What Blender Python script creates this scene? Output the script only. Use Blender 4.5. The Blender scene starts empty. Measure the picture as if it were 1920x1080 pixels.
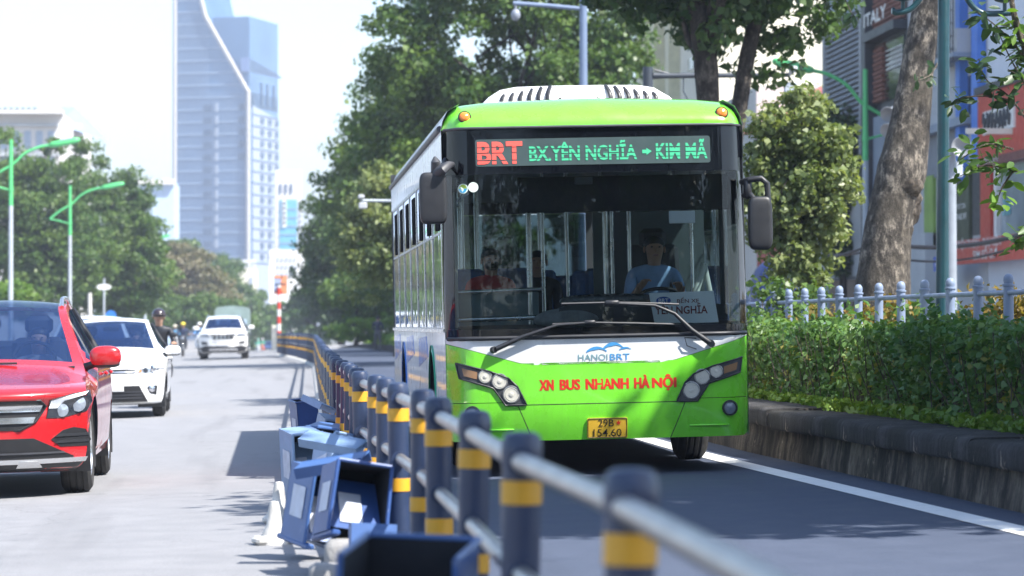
import bpy, bmesh, math, random
import numpy as np
from mathutils import Vector, Matrix, noise
R = math.radians
scene = bpy.context.scene
COL = scene.collection
random.seed(7)

# ---------------------------------------------------------------- camera
YAW, PITCH, FPX = R(4.083), R(0.68), 5800.0
CAM_Z = 1.25
cam_d = bpy.data.cameras.new('camera')
cam = bpy.data.objects.new('camera', cam_d)
COL.objects.link(cam)
cam.location = (0, 0, CAM_Z)
cam.rotation_euler = (R(90) + PITCH, 0, -YAW)
cam_d.sensor_width = 36.0
cam_d.lens = 36.0 * FPX / 1920.0
cam_d.clip_start = 0.1
cam_d.clip_end = 9000
cam_d.dof.use_dof = True
cam_d.dof.focus_distance = 25.9
cam_d.dof.aperture_fstop = 3.3
scene.camera = cam

# ---------------------------------------------------------------- sky, sun, exposure
SUN_TO = Vector((0.60, -0.46, 1.0)).normalized()        # direction towards the sun
sun_el = math.asin(SUN_TO.z)
sun_az = math.atan2(SUN_TO.x, SUN_TO.y)
world = bpy.data.worlds.new('World')
scene.world = world
world.use_nodes = True
wn = world.node_tree.nodes
wn.clear()
sky = wn.new('ShaderNodeTexSky')
sky.sky_type = 'NISHITA'
sky.sun_disc = False
sky.sun_elevation = sun_el
sky.sun_rotation = sun_az
sky.air_density = 1.0
sky.dust_density = 1.0
sky.ozone_density = 2.0
bg = wn.new('ShaderNodeBackground')
bg.inputs['Strength'].default_value = 0.125
wo = wn.new('ShaderNodeOutputWorld')
world.node_tree.links.new(sky.outputs[0], bg.inputs[0])
world.node_tree.links.new(bg.outputs[0], wo.inputs[0])
sun_d = bpy.data.lights.new('sun', 'SUN')
sun_d.energy = 4.6
sun_d.angle = R(0.5)
sun_d.color = (1.0, 0.965, 0.90)
sun = bpy.data.objects.new('sun', sun_d)
COL.objects.link(sun)
sun.rotation_euler = (-SUN_TO).to_track_quat('-Z', 'Y').to_euler()
sun.location = (20, -20, 40)
vs = scene.view_settings
vs.view_transform = 'Standard'
vs.look = 'None'
vs.exposure = 1.35
vs.gamma = 1.0
vs.use_curve_mapping = False
scene.cycles.max_bounces = 8
scene.cycles.transparent_max_bounces = 24
scene.cycles.volume_bounces = 0
scene.cycles.sample_clamp_indirect = 6.0
scene.cycles.use_denoising = True

# ---------------------------------------------------------------- placing
def ray(px, py):
    u, v = (px - 960) / FPX, (540 - py) / FPX
    ct, st, cp, sp = math.cos(YAW), math.sin(YAW), math.cos(PITCH), math.sin(PITCH)
    r = Vector((ct, -st, 0)); f = Vector((st * cp, ct * cp, sp)); up = Vector((-st * sp, -ct * sp, cp))
    return r * u + up * v + f
def P(px, py, Y):
    """the point at distance Y along the street that the photograph shows at (px, py)"""
    d = ray(px, py)
    k = Y / d.y
    return Vector((d.x * k, Y, CAM_Z + d.z * k))
def PX(px, Y): return P(px, 609, Y).x
def lerp_pts(pts, t):
    if t <= pts[0][0]: return pts[0][1]
    for (a, va), (b, vb) in zip(pts, pts[1:]):
        if t <= b: return va + (vb - va) * (t - a) / (b - a)
    return pts[-1][1]
def dip(Y):
    if Y <= 100: return 0.0
    if Y <= 340: return 3.3e-5 * (Y - 100) ** 2
    t = min(1.0, (Y - 340) / 120.0)
    return 1.9 + 0.0158 * 60 * (1 - (1 - t) ** 2)
CROSS = 0.024
def zg(X, Y): return CROSS * (max(-10.5, min(4.6, X)) - 2.6) - dip(Y)
XW = [(-80, 5.5), (5, 5.2), (19.5, 4.62), (29, 4.29), (40, 4.15), (60, 4.15), (134, 4.5), (800, 4.5)]
def xw(Y): return lerp_pts(XW, Y)
XR = [(-40, .74), (3.4, .705), (6.4, .695), (8.7, .640), (10.9, .635), (14.5, .61), (17.8, .54), (20.5, .475), (30, .43), (50, .50), (94, .74), (104, .55), (118, .16), (141, -.61)]
def xr(Y): return lerp_pts(XR, Y)

# ---------------------------------------------------------------- objects
def tag(o, label=None, cat=None, group=None, kind=None):
    if label: o['label'] = label
    if cat: o['category'] = cat
    if group: o['group'] = group
    if kind: o['kind'] = kind
    return o
def empty(name, loc=(0, 0, 0), rot=(0, 0, 0), label=None, cat=None, group=None):
    o = bpy.data.objects.new(name, None)
    o.empty_display_size = 0.2
    COL.objects.link(o)
    o.location = loc
    o.rotation_euler = rot
    return tag(o, label, cat, group)
def link_mesh(name, me, parent=None, mats=()):
    o = bpy.data.objects.new(name, me)
    for m in (mats if isinstance(mats, (list, tuple)) else [mats]):
        me.materials.append(m)
    COL.objects.link(o)
    if parent is not None: o.parent = parent
    return o
def copy_tree(o, parent=None):
    c = o.copy(); COL.objects.link(c)
    c.parent = parent
    for ch in list(o.children): copy_tree(ch, c)
    return c
def wmat(o):
    """matrix of an object from its own and its parents' settings, without a depsgraph update"""
    m = Matrix.LocRotScale(o.location, o.rotation_euler, o.scale)
    return m if o.parent is None else wmat(o.parent) @ m

def rotm(rx=0, ry=0, rz=0): return Matrix.Rotation(rz, 3, 'Z') @ Matrix.Rotation(ry, 3, 'Y') @ Matrix.Rotation(rx, 3, 'X')

class MB:
    """collects shapes and links them as ONE mesh object"""
    def __init__(s): s.v, s.f, s.m, s.cur = [], [], [], 0
    def add(s, vs, fs, m=None):
        b = len(s.v)
        s.v += [tuple(v) for v in vs]
        for f in fs:
            s.f.append(tuple(b + i for i in f)); s.m.append(s.cur if m is None else m)
        return s
    def box(s, c, d, rot=None, m=None, bev=0.0):
        hx, hy, hz = d[0] / 2, d[1] / 2, d[2] / 2
        if bev > 0:
            b = min(bev, hx * .9, hy * .9, hz * .9)
            vs, fs = [], []
            pts = []
            for sz in (-1, 1):
                for (ex, ey, ez) in ((hx - b, hy - b, hz), (hx, hy, hz - b)):
                    pass
            rings = [(-hz, hx - b, hy - b, b * .4), (-hz + b, hx, hy, b), (hz - b, hx, hy, b), (hz, hx - b, hy - b, b * .4)]
            for z, x, y, k in rings:
                for (px, py) in ((x - k, -y), (x, -y + k), (x, y - k), (x - k, y), (-x + k, y), (-x, y - k), (-x, -y + k), (-x + k, -y)):
                    vs.append((px, py, z))
            for r in range(3):
                for i in range(8):
                    a, c2 = r * 8 + i, r * 8 + (i + 1) % 8
                    fs.append((a, c2, c2 + 8, a + 8))
            fs.append(tuple(reversed(range(8)))); fs.append(tuple(range(24, 32)))
        else:
            vs = [(x, y, z) for z in (-hz, hz) for y in (-hy, hy) for x in (-hx, hx)]
            fs = [(0, 2, 3, 1), (4, 5, 7, 6), (0, 1, 5, 4), (2, 6, 7, 3), (0, 4, 6, 2), (1, 3, 7, 5)]
        c = Vector(c)
        vs = [((rot @ Vector(v)) if rot else Vector(v)) + c for v in vs]
        return s.add(vs, fs, m)
    def tube(s, pts, r, n=10, m=None, cap=True):
        pts = [Vector(p) for p in pts]
        rs = r if isinstance(r, (list, tuple)) else [r] * len(pts)
        vs, fs = [], []
        ref = None
        for i, p in enumerate(pts):
            d = (pts[min(i + 1, len(pts) - 1)] - pts[max(i - 1, 0)])
            if d.length < 1e-9: d = Vector((0, 0, 1))
            d.normalize()
            if ref is None:
                ref = Vector((1, 0, 0)) if abs(d.x) < .8 else Vector((0, 1, 0))
            a = (ref - d * ref.dot(d))
            if a.length < 1e-6: a = d.orthogonal()
            a.normalize(); ref = a
            b = d.cross(a)
            for k in range(n):
                t = 2 * math.pi * k / n
                vs.append(p + a * (math.cos(t) * rs[i]) + b * (math.sin(t) * rs[i]))
        for i in range(len(pts) - 1):
            for k in range(n):
                fs.append((i * n + k, i * n + (k + 1) % n, (i + 1) * n + (k + 1) % n, (i + 1) * n + k))
        if cap:
            fs.append(tuple(reversed(range(n)))); fs.append(tuple(range((len(pts) - 1) * n, len(pts) * n)))
        return s.add(vs, fs, m)
    def lathe(s, prof, c=(0, 0, 0), n=24, rot=None, m=None, cap=True):
        """prof: (radius, height) pairs turned about z"""
        vs, fs = [], []
        c = Vector(c)
        for (r, h) in prof:
            for k in range(n):
                t = 2 * math.pi * k / n
                v = Vector((r * math.cos(t), r * math.sin(t), h))
                vs.append((rot @ v if rot else v) + c)
        for i in range(len(prof) - 1):
            for k in range(n):
                fs.append((i * n + k, i * n + (k + 1) % n, (i + 1) * n + (k + 1) % n, (i + 1) * n + k))
        if cap:
            if prof[0][0] > 1e-4: fs.append(tuple(reversed(range(n))))
            if prof[-1][0] > 1e-4: fs.append(tuple(range((len(prof) - 1) * n, len(prof) * n)))
        return s.add(vs, fs, m)
    def blob(s, c, r, e=1.0, rot=None, nu=20, nv=12, m=None, fn=None):
        """superellipsoid: e<1 boxier"""
        vs, fs = [], []
        c = Vector(c)
        sg = lambda x, p: math.copysign(abs(x) ** p, x)
        for j in range(nv + 1):
            ph = -math.pi / 2 + math.pi * j / nv
            for i in range(nu):
                th = 2 * math.pi * i / nu
                v = Vector((r[0] * sg(math.cos(ph), e) * sg(math.cos(th), e), r[1] * sg(math.cos(ph), e) * sg(math.sin(th), e), r[2] * sg(math.sin(ph), e)))
                if fn: v = fn(v)
                vs.append((rot @ v if rot else v) + c)
        for j in range(nv):
            for i in range(nu):
                fs.append((j * nu + i, j * nu + (i + 1) % nu, (j + 1) * nu + (i + 1) % nu, (j + 1) * nu + i))
        return s.add(vs, fs, m)
    def prism(s, poly, d, m=None):
        """poly: 3-D points; extruded by vector d"""
        d = Vector(d); n = len(poly)
        vs = [Vector(p) for p in poly] + [Vector(p) + d for p in poly]
        fs = [tuple(range(n)), tuple(reversed(range(n, 2 * n)))]
        for i in range(n): fs.append((i, i + n, (i + 1) % n + n, (i + 1) % n))
        return s.add(vs, fs, m)
    def grid(s, Pts, m=None, mask=None):
        nu, nv = len(Pts), len(Pts[0])
        vs = [p for row in Pts for p in row]
        fs = []
        for i in range(nu - 1):
            for j in range(nv - 1):
                if mask is None or mask(i, j):
                    fs.append((i * nv + j, (i + 1) * nv + j, (i + 1) * nv + j + 1, i * nv + j + 1))
        return s.add(vs, fs, m)
    def build(s, name, mats, parent=None, smooth=None, loc=None, recalc=True):
        me = bpy.data.meshes.new(name)
        me.from_pydata([tuple(v) for v in s.v], [], s.f)
        mats = mats if isinstance(mats, (list, tuple)) else [mats]
        for m in mats: me.materials.append(m)
        if len(mats) > 1: me.polygons.foreach_set('material_index', s.m)
        bm = bmesh.new(); bm.from_mesh(me)
        loose = [v for v in bm.verts if not v.link_faces]
        if loose: bmesh.ops.delete(bm, geom=loose, context='VERTS')
        if recalc: bmesh.ops.recalc_face_normals(bm, faces=bm.faces)
        bm.to_mesh(me); bm.free()
        if smooth is not None:
            me.polygons.foreach_set('use_smooth', [True] * len(me.polygons))
            try: me.set_sharp_from_angle(angle=R(smooth))
            except Exception: pass
        o = bpy.data.objects.new(name, me)
        COL.objects.link(o)
        if parent is not None: o.parent = parent
        if loc is not None: o.location = loc
        return o

# ---------------------------------------------------------------- materials
def srgb(h):
    h = h.lstrip('#')
    c = [int(h[i:i + 2], 16) / 255 for i in (0, 2, 4)]
    return tuple(((x + .055) / 1.055) ** 2.4 if x > .04045 else x / 12.92 for x in c)
class NT:
    def __init__(s, name):
        s.mat = bpy.data.materials.new(name); s.mat.use_nodes = True
        s.n, s.l = s.mat.node_tree.nodes, s.mat.node_tree.links
        s.n.clear(); s.out = s.n.new('ShaderNodeOutputMaterial')
    def new(s, t, **kw):
        x = s.n.new('ShaderNode' + t)
        for k, v in kw.items():
            if k in ('operation', 'blend_type', 'data_type', 'noise_dimensions', 'feature', 'distance', 'wave_type', 'bands_direction'): setattr(x, k, v)
            else: x.inputs[k.replace('_', ' ')].default_value = v
        return x
    def link(s, a, b): s.l.new(a, b)
    def noise(s, scale, detail=4, rough=.55, coord='Object', stretch=None):
        tc = s.n.new('ShaderNodeTexCoord')
        nz = s.new('TexNoise', Scale=scale, Detail=detail, Roughness=rough)
        if stretch:
            mp = s.n.new('ShaderNodeMapping'); mp.inputs['Scale'].default_value = stretch
            s.link(tc.outputs[coord], mp.inputs[0]); s.link(mp.outputs[0], nz.inputs['Vector'])
        else: s.link(tc.outputs[coord], nz.inputs['Vector'])
        return nz.outputs[0]
    def ramp(s, fac, stops):
        r = s.n.new('ShaderNodeValToRGB')
        e = r.color_ramp.elements
        while len(e) < len(stops): e.new(.5)
        for k, (p, c) in enumerate(stops):
            e[k].position = p; e[k].color = (c[0], c[1], c[2], 1) if hasattr(c, '__len__') else (c, c, c, 1)
        s.link(fac, r.inputs[0]); return r.outputs[0]
    def mix(s, fac, a, b, mode='MIX'):
        m = s.n.new('ShaderNodeMix'); m.data_type = 'RGBA'; m.blend_type = mode
        for sock, val in ((m.inputs[0], fac), (m.inputs[6], a), (m.inputs[7], b)):
            if hasattr(val, 'links'): s.link(val, sock)
            else: sock.default_value = val if not hasattr(val, '__len__') else (val[0], val[1], val[2], 1)
        return m.outputs[2]
    def math(s, op, a, b=0.0):
        m = s.n.new('ShaderNodeMath'); m.operation = op
        for sock, val in ((m.inputs[0], a), (m.inputs[1], b)):
            if hasattr(val, 'links'): s.link(val, sock)
            else: sock.default_value = val
        return m.outputs[0]
    def bsdf(s, color, rough=.5, metal=0.0, **kw):
        p = s.n.new('ShaderNodeBsdfPrincipled')
        for sock, val in ((p.inputs['Base Color'], color), (p.inputs['Roughness'], rough), (p.inputs['Metallic'], metal)):
            if hasattr(val, 'links'): s.link(val, sock)
            else: sock.default_value = val if not hasattr(val, '__len__') else (val[0], val[1], val[2], 1)
        for k, v in kw.items():
            k = k.replace('_', ' ')
            if hasattr(v, 'links'): s.link(v, p.inputs[k])
            else: p.inputs[k].default_value = v
        return p
    def bump(s, h, strength=.3, dist=.02):
        b = s.n.new('ShaderNodeBump'); b.inputs['Strength'].default_value = strength; b.inputs['Distance'].default_value = dist
        s.link(h, b.inputs['Height']); return b.outputs[0]
    def finish(s, sh):
        s.link(sh.outputs[0] if hasattr(sh, 'outputs') else sh, s.out.inputs[0]); return s.mat
_mc = {}
def plain(name, col, rough=.5, metal=0.0, var=.12, scale=3.0, bump=0.0, bscale=40, coat=0.0, spec=.5):
    """a surface with slight wear: colour and gloss vary a little"""
    if name in _mc: return _mc[name]
    col = srgb(col) if isinstance(col, str) else col
    t = NT(name)
    nz = t.noise(scale, 5)
    dark = tuple(c * (1 - var) for c in col); lite = tuple(min(1, c * (1 + var * .6)) for c in col)
    c = t.ramp(nz, [(.3, dark), (.7, lite)])
    rr = t.ramp(t.noise(scale * 2.3, 3), [(.3, max(0, rough - .07)), (.7, min(1, rough + .08))])
    kw = {}
    if coat: kw['Coat_Weight'] = coat
    p = t.bsdf(c, rr, metal, Specular_IOR_Level=spec, **kw)
    if bump: t.link(t.bump(t.noise(bscale, 4), bump, .01), p.inputs['Normal'])
    _mc[name] = t.finish(p); return _mc[name]
def worn(name, col, rough=.35, dirt=(.10, .085, .06), film=.22, scuff=.35, coat=.3, sc=1.0):
    """paint with road film, thin vertical streaks and small pale scuffs"""
    if name in _mc: return _mc[name]
    t = NT(name)
    c = t.ramp(t.noise(1.3 * sc, 4), [(.3, tuple(x * .90 for x in col)), (.7, tuple(min(1, x * 1.05) for x in col))])
    c = t.mix(t.ramp(t.noise(3.2 * sc, 7, .7, stretch=(1.2, 1.2, .35)), [(.46, 0.0), (.78, film)]), c, dirt)
    c = t.mix(t.ramp(t.noise(26 * sc, 5, .65, stretch=(1, 1, .12)), [(.58, 0.0), (.75, film * .7)]), c, dirt)
    c = t.mix(t.ramp(t.noise(34 * sc, 6, .75, stretch=(.5, 1, 1.4)), [(.66, 0.0), (.70, scuff)]), c, tuple(min(.7, x * .6 + .22) for x in col))
    r = t.ramp(t.noise(5 * sc, 6), [(.3, rough - .06), (.75, rough + .22)])
    p = t.bsdf(c, r, 0.0, Coat_Weight=coat)
    t.link(t.bump(t.noise(1.1 * sc, 3), .06, .05), p.inputs['Normal'])
    _mc[name] = t.finish(p); return _mc[name]
def emis(name, col, strength, base=(.02, .02, .02)):
    if name in _mc: return _mc[name]
    col = srgb(col) if isinstance(col, str) else col
    t = NT(name)
    p = t.bsdf(base, .4)
    p.inputs['Emission Color'].default_value = (*col, 1); p.inputs['Emission Strength'].default_value = strength
    _mc[name] = t.finish(p); return _mc[name]
def glass(name, tint=(.8, .85, .85), ior=1.5, rough=0.0, refl=1.0):
    if name in _mc: return _mc[name]
    t = NT(name)
    tr = t.n.new('ShaderNodeBsdfTransparent'); tr.inputs[0].default_value = (*tint, 1)
    gl = t.n.new('ShaderNodeBsdfGlossy'); gl.inputs['Roughness'].default_value = rough; gl.inputs[0].default_value = (refl, refl, refl, 1)
    fr = t.n.new('ShaderNodeFresnel'); fr.inputs[0].default_value = ior
    mx = t.n.new('ShaderNodeMixShader')
    t.link(fr.outputs[0], mx.inputs[0]); t.link(tr.outputs[0], mx.inputs[1]); t.link(gl.outputs[0], mx.inputs[2])
    _mc[name] = t.finish(mx); return _mc[name]
def leafmat(name, c0, c1, c2, trans=.35, gloss=.42):
    if name in _mc: return _mc[name]
    t = NT(name)
    g = t.n.new('ShaderNodeNewGeometry')
    c = t.ramp(g.outputs['Random Per Island'], [(0, c0), (.55, c1), (1, c2)])
    c = t.mix(.45, c, t.ramp(t.noise(.45, 3), [(.35, c0), (.65, c2)]))
    d = t.bsdf(c, gloss, Specular_IOR_Level=.35)
    tl = t.n.new('ShaderNodeBsdfTranslucent')
    t.link(t.mix(1.0, c, (1.25, 1.3, .55), 'MULTIPLY'), tl.inputs[0])
    mx = t.n.new('ShaderNodeMixShader'); mx.inputs[0].default_value = trans
    t.link(d.outputs[0], mx.inputs[1]); t.link(tl.outputs[0], mx.inputs[2])
    _mc[name] = t.finish(mx); return _mc[name]
def bark(name, c0, c1, scale=9):
    if name in _mc: return _mc[name]
    t = NT(name)
    n1 = t.noise(scale, 8, .75, stretch=(1, 1, .5)); n2 = t.noise(1.5, 6, .65); n3 = t.noise(scale * 4, 5, .7)
    c = t.mix(t.ramp(n2, [(.47, 0.0), (.56, 1.0)]), t.ramp(n1, [(.38, tuple(x * .5 for x in c0)), (.5, c0), (.62, c1)]), t.ramp(n1, [(.3, tuple(x * .25 for x in c0)), (.75, tuple(x * .5 for x in c1))]))
    c = t.mix(.55, c, t.mix(1.0, c, t.ramp(n3, [(.35, .25), (.6, 1.35)]), 'MULTIPLY'))
    p = t.bsdf(c, .9, Specular_IOR_Level=.2)
    t.link(t.bump(n1, .9, .04), p.inputs['Normal'])
    _mc[name] = t.finish(p); return _mc[name]

# ---------------------------------------------------------------- text
def text_geo(s, width=None, height=None, bold=0.0, spacing=1.0):
    """flat lettering as (verts 2-D, faces), its lower left corner at 0,0"""
    cu = bpy.data.curves.new('txt', 'FONT'); cu.body = s; cu.offset = bold; cu.resolution_u = 3; cu.space_character = spacing
    ob = bpy.data.objects.new('txt', cu); COL.objects.link(ob)
    dg = bpy.context.evaluated_depsgraph_get()
    me = bpy.data.meshes.new_from_object(ob.evaluated_get(dg))
    vs = [(v.co.x, v.co.y) for v in me.vertices]; fs = [tuple(p.vertices) for p in me.polygons]
    bpy.data.objects.remove(ob); bpy.data.curves.remove(cu); bpy.data.meshes.remove(me)
    x0, x1 = min(v[0] for v in vs), max(v[0] for v in vs); y0, y1 = min(v[1] for v in vs), max(v[1] for v in vs)
    sx = width / (x1 - x0) if width else None; sy = height / (y1 - y0) if height else None
    sx = sx or sy; sy = sy or sx
    return [((v[0] - x0) * sx, (v[1] - y0) * sy) for v in vs], fs
def cut_strips(vs, fs, gaps):
    """removes the strips (y0, y1) from flat lettering, as a failing display does"""
    bm = bmesh.new()
    bv = [bm.verts.new((x, y, 0)) for x, y in vs]
    for f in fs:
        try: bm.faces.new([bv[i] for i in f])
        except ValueError: pass
    for y0, y1 in gaps:
        for y in (y0, y1):
            bmesh.ops.bisect_plane(bm, geom=bm.verts[:] + bm.edges[:] + bm.faces[:], plane_co=(0, y, 0), plane_no=(0, 1, 0))
        kill = [f for f in bm.faces if y0 < f.calc_center_median().y < y1]
        bmesh.ops.delete(bm, geom=kill, context='FACES')
    bm.verts.index_update()
    r = [(v.co.x, v.co.y) for v in bm.verts], [tuple(v.index for v in f.verts) for f in bm.faces]
    bm.free(); return r
def put_text(mb, geo, place, m=None):
    vs, fs = geo
    mb.add([place(x, y) for x, y in vs], fs, m)
def wall_text(name, s, origin, right, up, width, height, mat, parent, bold=0.0):
    """lettering on a flat board: origin is its lower left corner"""
    o, r, u = Vector(origin), Vector(right).normalized(), Vector(up).normalized()
    mb = MB(); put_text(mb, text_geo(s, width, height, bold), lambda x, y: o + r * x + u * y)
    return mb.build(name, mat, parent, recalc=False)

# ---------------------------------------------------------------- curved panels
def in_poly_panel(poly, fy, off=0.0, depth=.03, step=.08):
    """a flat outline (x,z) wrapped on a front y=fy(x,z), standing off in front, with edges going back by depth"""
    bm = bmesh.new()
    f = bm.faces.new([bm.verts.new((x, 0, z)) for x, z in poly])
    bmesh.ops.triangulate(bm, faces=bm.faces[:])
    xs = [p[0] for p in poly]; zs = [p[1] for p in poly]
    for ax, lo, hi in ((0, min(xs), max(xs)), (2, min(zs), max(zs))):
        k = math.ceil(lo / step)
        while k * step < hi:
            co = [0, 0, 0]; no = [0, 0, 0]; co[ax] = k * step; no[ax] = 1
            bmesh.ops.bisect_plane(bm, geom=bm.verts[:] + bm.edges[:] + bm.faces[:], plane_co=co, plane_no=no)
            k += 1
    bmesh.ops.remove_doubles(bm, verts=bm.verts[:], dist=1e-5)
    for v in bm.verts: v.co.y = fy(v.co.x, v.co.z) - off
    be = [e for e in bm.edges if len(e.link_faces) == 1]
    if depth:
        r = bmesh.ops.extrude_edge_only(bm, edges=be)
        for g in r['geom']:
            if isinstance(g, bmesh.types.BMVert): g.co.y += depth
    bmesh.ops.recalc_face_normals(bm, faces=bm.faces[:])
    bm.verts.index_update()
    r = [tuple(v.co) for v in bm.verts], [tuple(v.index for v in f.verts) for f in bm.faces]
    bm.free(); return r
def panel(name, poly, fy, mat, parent, off=0.0, depth=.03, step=.08, smooth=40):
    mb = MB(); mb.add(*in_poly_panel(poly, fy, off, depth, step))
    return mb.build(name, mat, parent, smooth=smooth, recalc=True)
def disc_poly(cx, cz, r, n=20, ry=None):
    return [(cx + r * math.cos(2 * math.pi * k / n), cz + (ry or r) * math.sin(2 * math.pi * k / n)) for k in range(n)]
def round_rect(x0, z0, x1, z1, r, n=5):
    pts = []
    for cx, cz, a0 in ((x1 - r, z1 - r, 0), (x0 + r, z1 - r, 90), (x0 + r, z0 + r, 180), (x1 - r, z0 + r, 270)):
        for k in range(n + 1):
            a = R(a0 + 90 * k / n); pts.append((cx + r * math.cos(a), cz + r * math.sin(a)))
    return pts
def catmull(pts, sub):
    """dense Catmull-Rom through rows of numbers"""
    p = np.array(pts, float); n = len(p); out, ts = [], []
    for i in range(n - 1):
        p0, p1, p2, p3 = p[max(i - 1, 0)], p[i], p[i + 1], p[min(i + 2, n - 1)]
        for k in range(sub):
            t = k / sub
            out.append(.5 * ((2 * p1) + (-p0 + p2) * t + (2 * p0 - 5 * p1 + 4 * p2 - p3) * t * t + (-p0 + 3 * p1 - 3 * p2 + p3) * t ** 3)); ts.append(i + t)
    out.append(p[-1]); ts.append(n - 1.0)
    return np.array(out), ts

# ---------------------------------------------------------------- leaves
def leaf_mesh(name, cen, rad, per, size, rng, flat=.65, up=.35, jitter=.35, droop=0.0):
    """small four-sided leaves spread through clumps"""
    cen = np.asarray(cen, float); rad = np.asarray(rad, float)
    per = np.broadcast_to(np.asarray(per), (len(cen),))
    idx = np.repeat(np.arange(len(cen)), per)
    n = len(idx)
    g = rng.normal(size=(n, 3)); g /= np.linalg.norm(g, axis=1)[:, None]
    r = rng.random(n) ** .45
    off = g * r[:, None]; off[:, 2] *= flat
    pos = cen[idx] + off * rad[idx][:, None]
    nor = g * .55 + rng.normal(size=(n, 3)) * .6; nor[:, 2] += up
    nor /= np.linalg.norm(nor, axis=1)[:, None]
    t = rng.normal(size=(n, 3)) + g * .5; t[:, 2] -= droop
    t -= nor * (t * nor).sum(1)[:, None]; t /= np.linalg.norm(t, axis=1)[:, None]
    b = np.cross(nor, t)
    s = size * (1 + jitter * rng.normal(size=n)); s = np.clip(s, size * .4, size * 1.9)
    L = s[:, None]; W = L * (.30 + .12 * rng.random(n))[:, None]
    fold = nor * (W * .35)
    vs = np.empty((n, 4, 3))
    vs[:, 0] = pos - t * L * .5; vs[:, 1] = pos + b * W + fold; vs[:, 2] = pos + t * L * .5 - nor * L * .12; vs[:, 3] = pos - b * W + fold
    me = bpy.data.meshes.new(name)
    me.vertices.add(n * 4); me.vertices.foreach_set('co', vs.reshape(-1))
    me.loops.add(n * 4); me.loops.foreach_set('vertex_index', np.arange(n * 4, dtype=np.int32))
    me.polygons.add(n); me.polygons.foreach_set('loop_start', np.arange(0, n * 4, 4, dtype=np.int32)); me.polygons.foreach_set('loop_total', np.full(n, 4, dtype=np.int32))
    me.update(); me.validate()
    return me
def clumps(blobs, n, rng, shell=.5, rmin=.5, rmax=1.0):
    """clump centres through a set of ellipsoids (cx,cy,cz,rx,ry,rz), denser to the outside"""
    blobs = np.asarray(blobs, float)
    vol = blobs[:, 3] * blobs[:, 4] * blobs[:, 5]; pick = rng.choice(len(blobs), n, p=vol / vol.sum())
    g = rng.normal(size=(n, 3)); g /= np.linalg.norm(g, axis=1)[:, None]
    r = shell + (1 - shell) * rng.random(n) ** .6
    c = blobs[pick, :3] + g * r[:, None] * blobs[pick, 3:]
    return c, rmin + (rmax - rmin) * rng.random(n)
def tree(name, label, base, trunk, blobs, n_cl, per, size, lm, bm_, seed, group=None, cl=(.5, 1.0), limbs=10, shell=.5, cat='tree', flat=.65, droop=.2, tn=12, up=.35, knob=.05, limb_t=.55):
    """base: world point; trunk: [(x,y,z,r)...] local; blobs local"""
    rng = np.random.default_rng(seed)
    root = empty(name, base, label=label, cat=cat, group=group)
    mb = MB()
    pts = [Vector(t[:3]) for t in trunk]
    # knobbly trunk
    sub = 5; dense, _ = catmull([t for t in trunk], sub)
    mb.tube([d[:3] for d in dense], [d[3] * (1 + knob * math.sin(i * 1.7 + seed)) for i, d in enumerate(dense)], tn)
    c, rad = clumps(blobs, n_cl, rng, shell, *cl)
    order = rng.permutation(n_cl)[:limbs]
    for k in order:
        t = rng.uniform(limb_t, 1.0); q = dense[int(t * (len(dense) - 1))]
        p0, p2 = Vector(q[:3]), Vector(c[k])
        mid = p0.lerp(p2, .5) + Vector((rng.normal() * .12, rng.normal() * .12, abs(rng.normal()) * .1)) * (p2 - p0).length
        r0 = q[3] * rng.uniform(.3, .55)
        mb.tube([p0, p0.lerp(mid, .55), mid, mid.lerp(p2, .6), p2], [r0, r0 * .8, r0 * .6, r0 * .4, r0 * .15], 6)
    mb.build('trunk', bm_, root, smooth=60)
    me = leaf_mesh('crown', c, rad, per, size, rng, flat=flat, droop=droop, up=up)
    me.materials.append(lm)
    o = bpy.data.objects.new('crown', me); COL.objects.link(o); o.parent = root
    return root
# ================================================================ THE SETTING
def asphalt(name, c0, c1, crack=True, streak=.5):
    t = NT(name)
    big = t.noise(.22, 4, stretch=(1.6, .22, 1)); mid = t.noise(3.1, 5); fine = t.noise(95, 4, .7)
    c = t.mix(t.ramp(big, [(.32, 0.0), (.68, 1.0)]), c0, c1)
    c = t.mix(.55, c, t.ramp(mid, [(.3, tuple(x * .78 for x in c0)), (.7, tuple(x * 1.12 for x in c1))]))
    c = t.mix(.5, c, t.ramp(fine, [(.3, tuple(x * .6 for x in c0)), (.72, tuple(x * 1.35 for x in c1))]))
    # oil and tyre wear, stretched along the road
    oil = t.ramp(t.noise(1.1, 3, stretch=(1.5, .08, 1)), [(.54, 0.0), (.74, streak)])
    c = t.mix(oil, c, tuple(x * .62 for x in c0))
    if crack:
        tc = t.n.new('ShaderNodeTexCoord'); v = t.new('TexVoronoi', Scale=.35, feature='DISTANCE_TO_EDGE')
        wob = t.new('TexNoise', Scale=1.4, Detail=5.0)
        t.link(tc.outputs['Object'], wob.inputs['Vector'])
        vm = t.n.new('ShaderNodeVectorMath'); vm.operation = 'ADD'
        t.link(tc.outputs['Object'], vm.inputs[0]); t.link(wob.outputs['Color'], vm.inputs[1])
        t.link(vm.outputs[0], v.inputs['Vector'])
        c = t.mix(t.ramp(v.outputs['Distance'], [(.0, .3), (.005, 0.0)]), c, tuple(x * .35 for x in c0))
    p = t.bsdf(c, t.ramp(mid, [(.3, .72), (.7, .9)]), Specular_IOR_Level=.3)
    t.link(t.bump(fine, .35, .006), p.inputs['Normal'])
    return t.finish(p)
M_ROAD = asphalt('worn_asphalt', (.20, .20, .207), (.262, .262, .274), streak=.55)
M_LANE = asphalt('dark_asphalt', (.054, .068, .105), (.072, .088, .130), crack=False, streak=.3)  # dark lane grey with the blue of shade mixed into the colour
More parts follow.
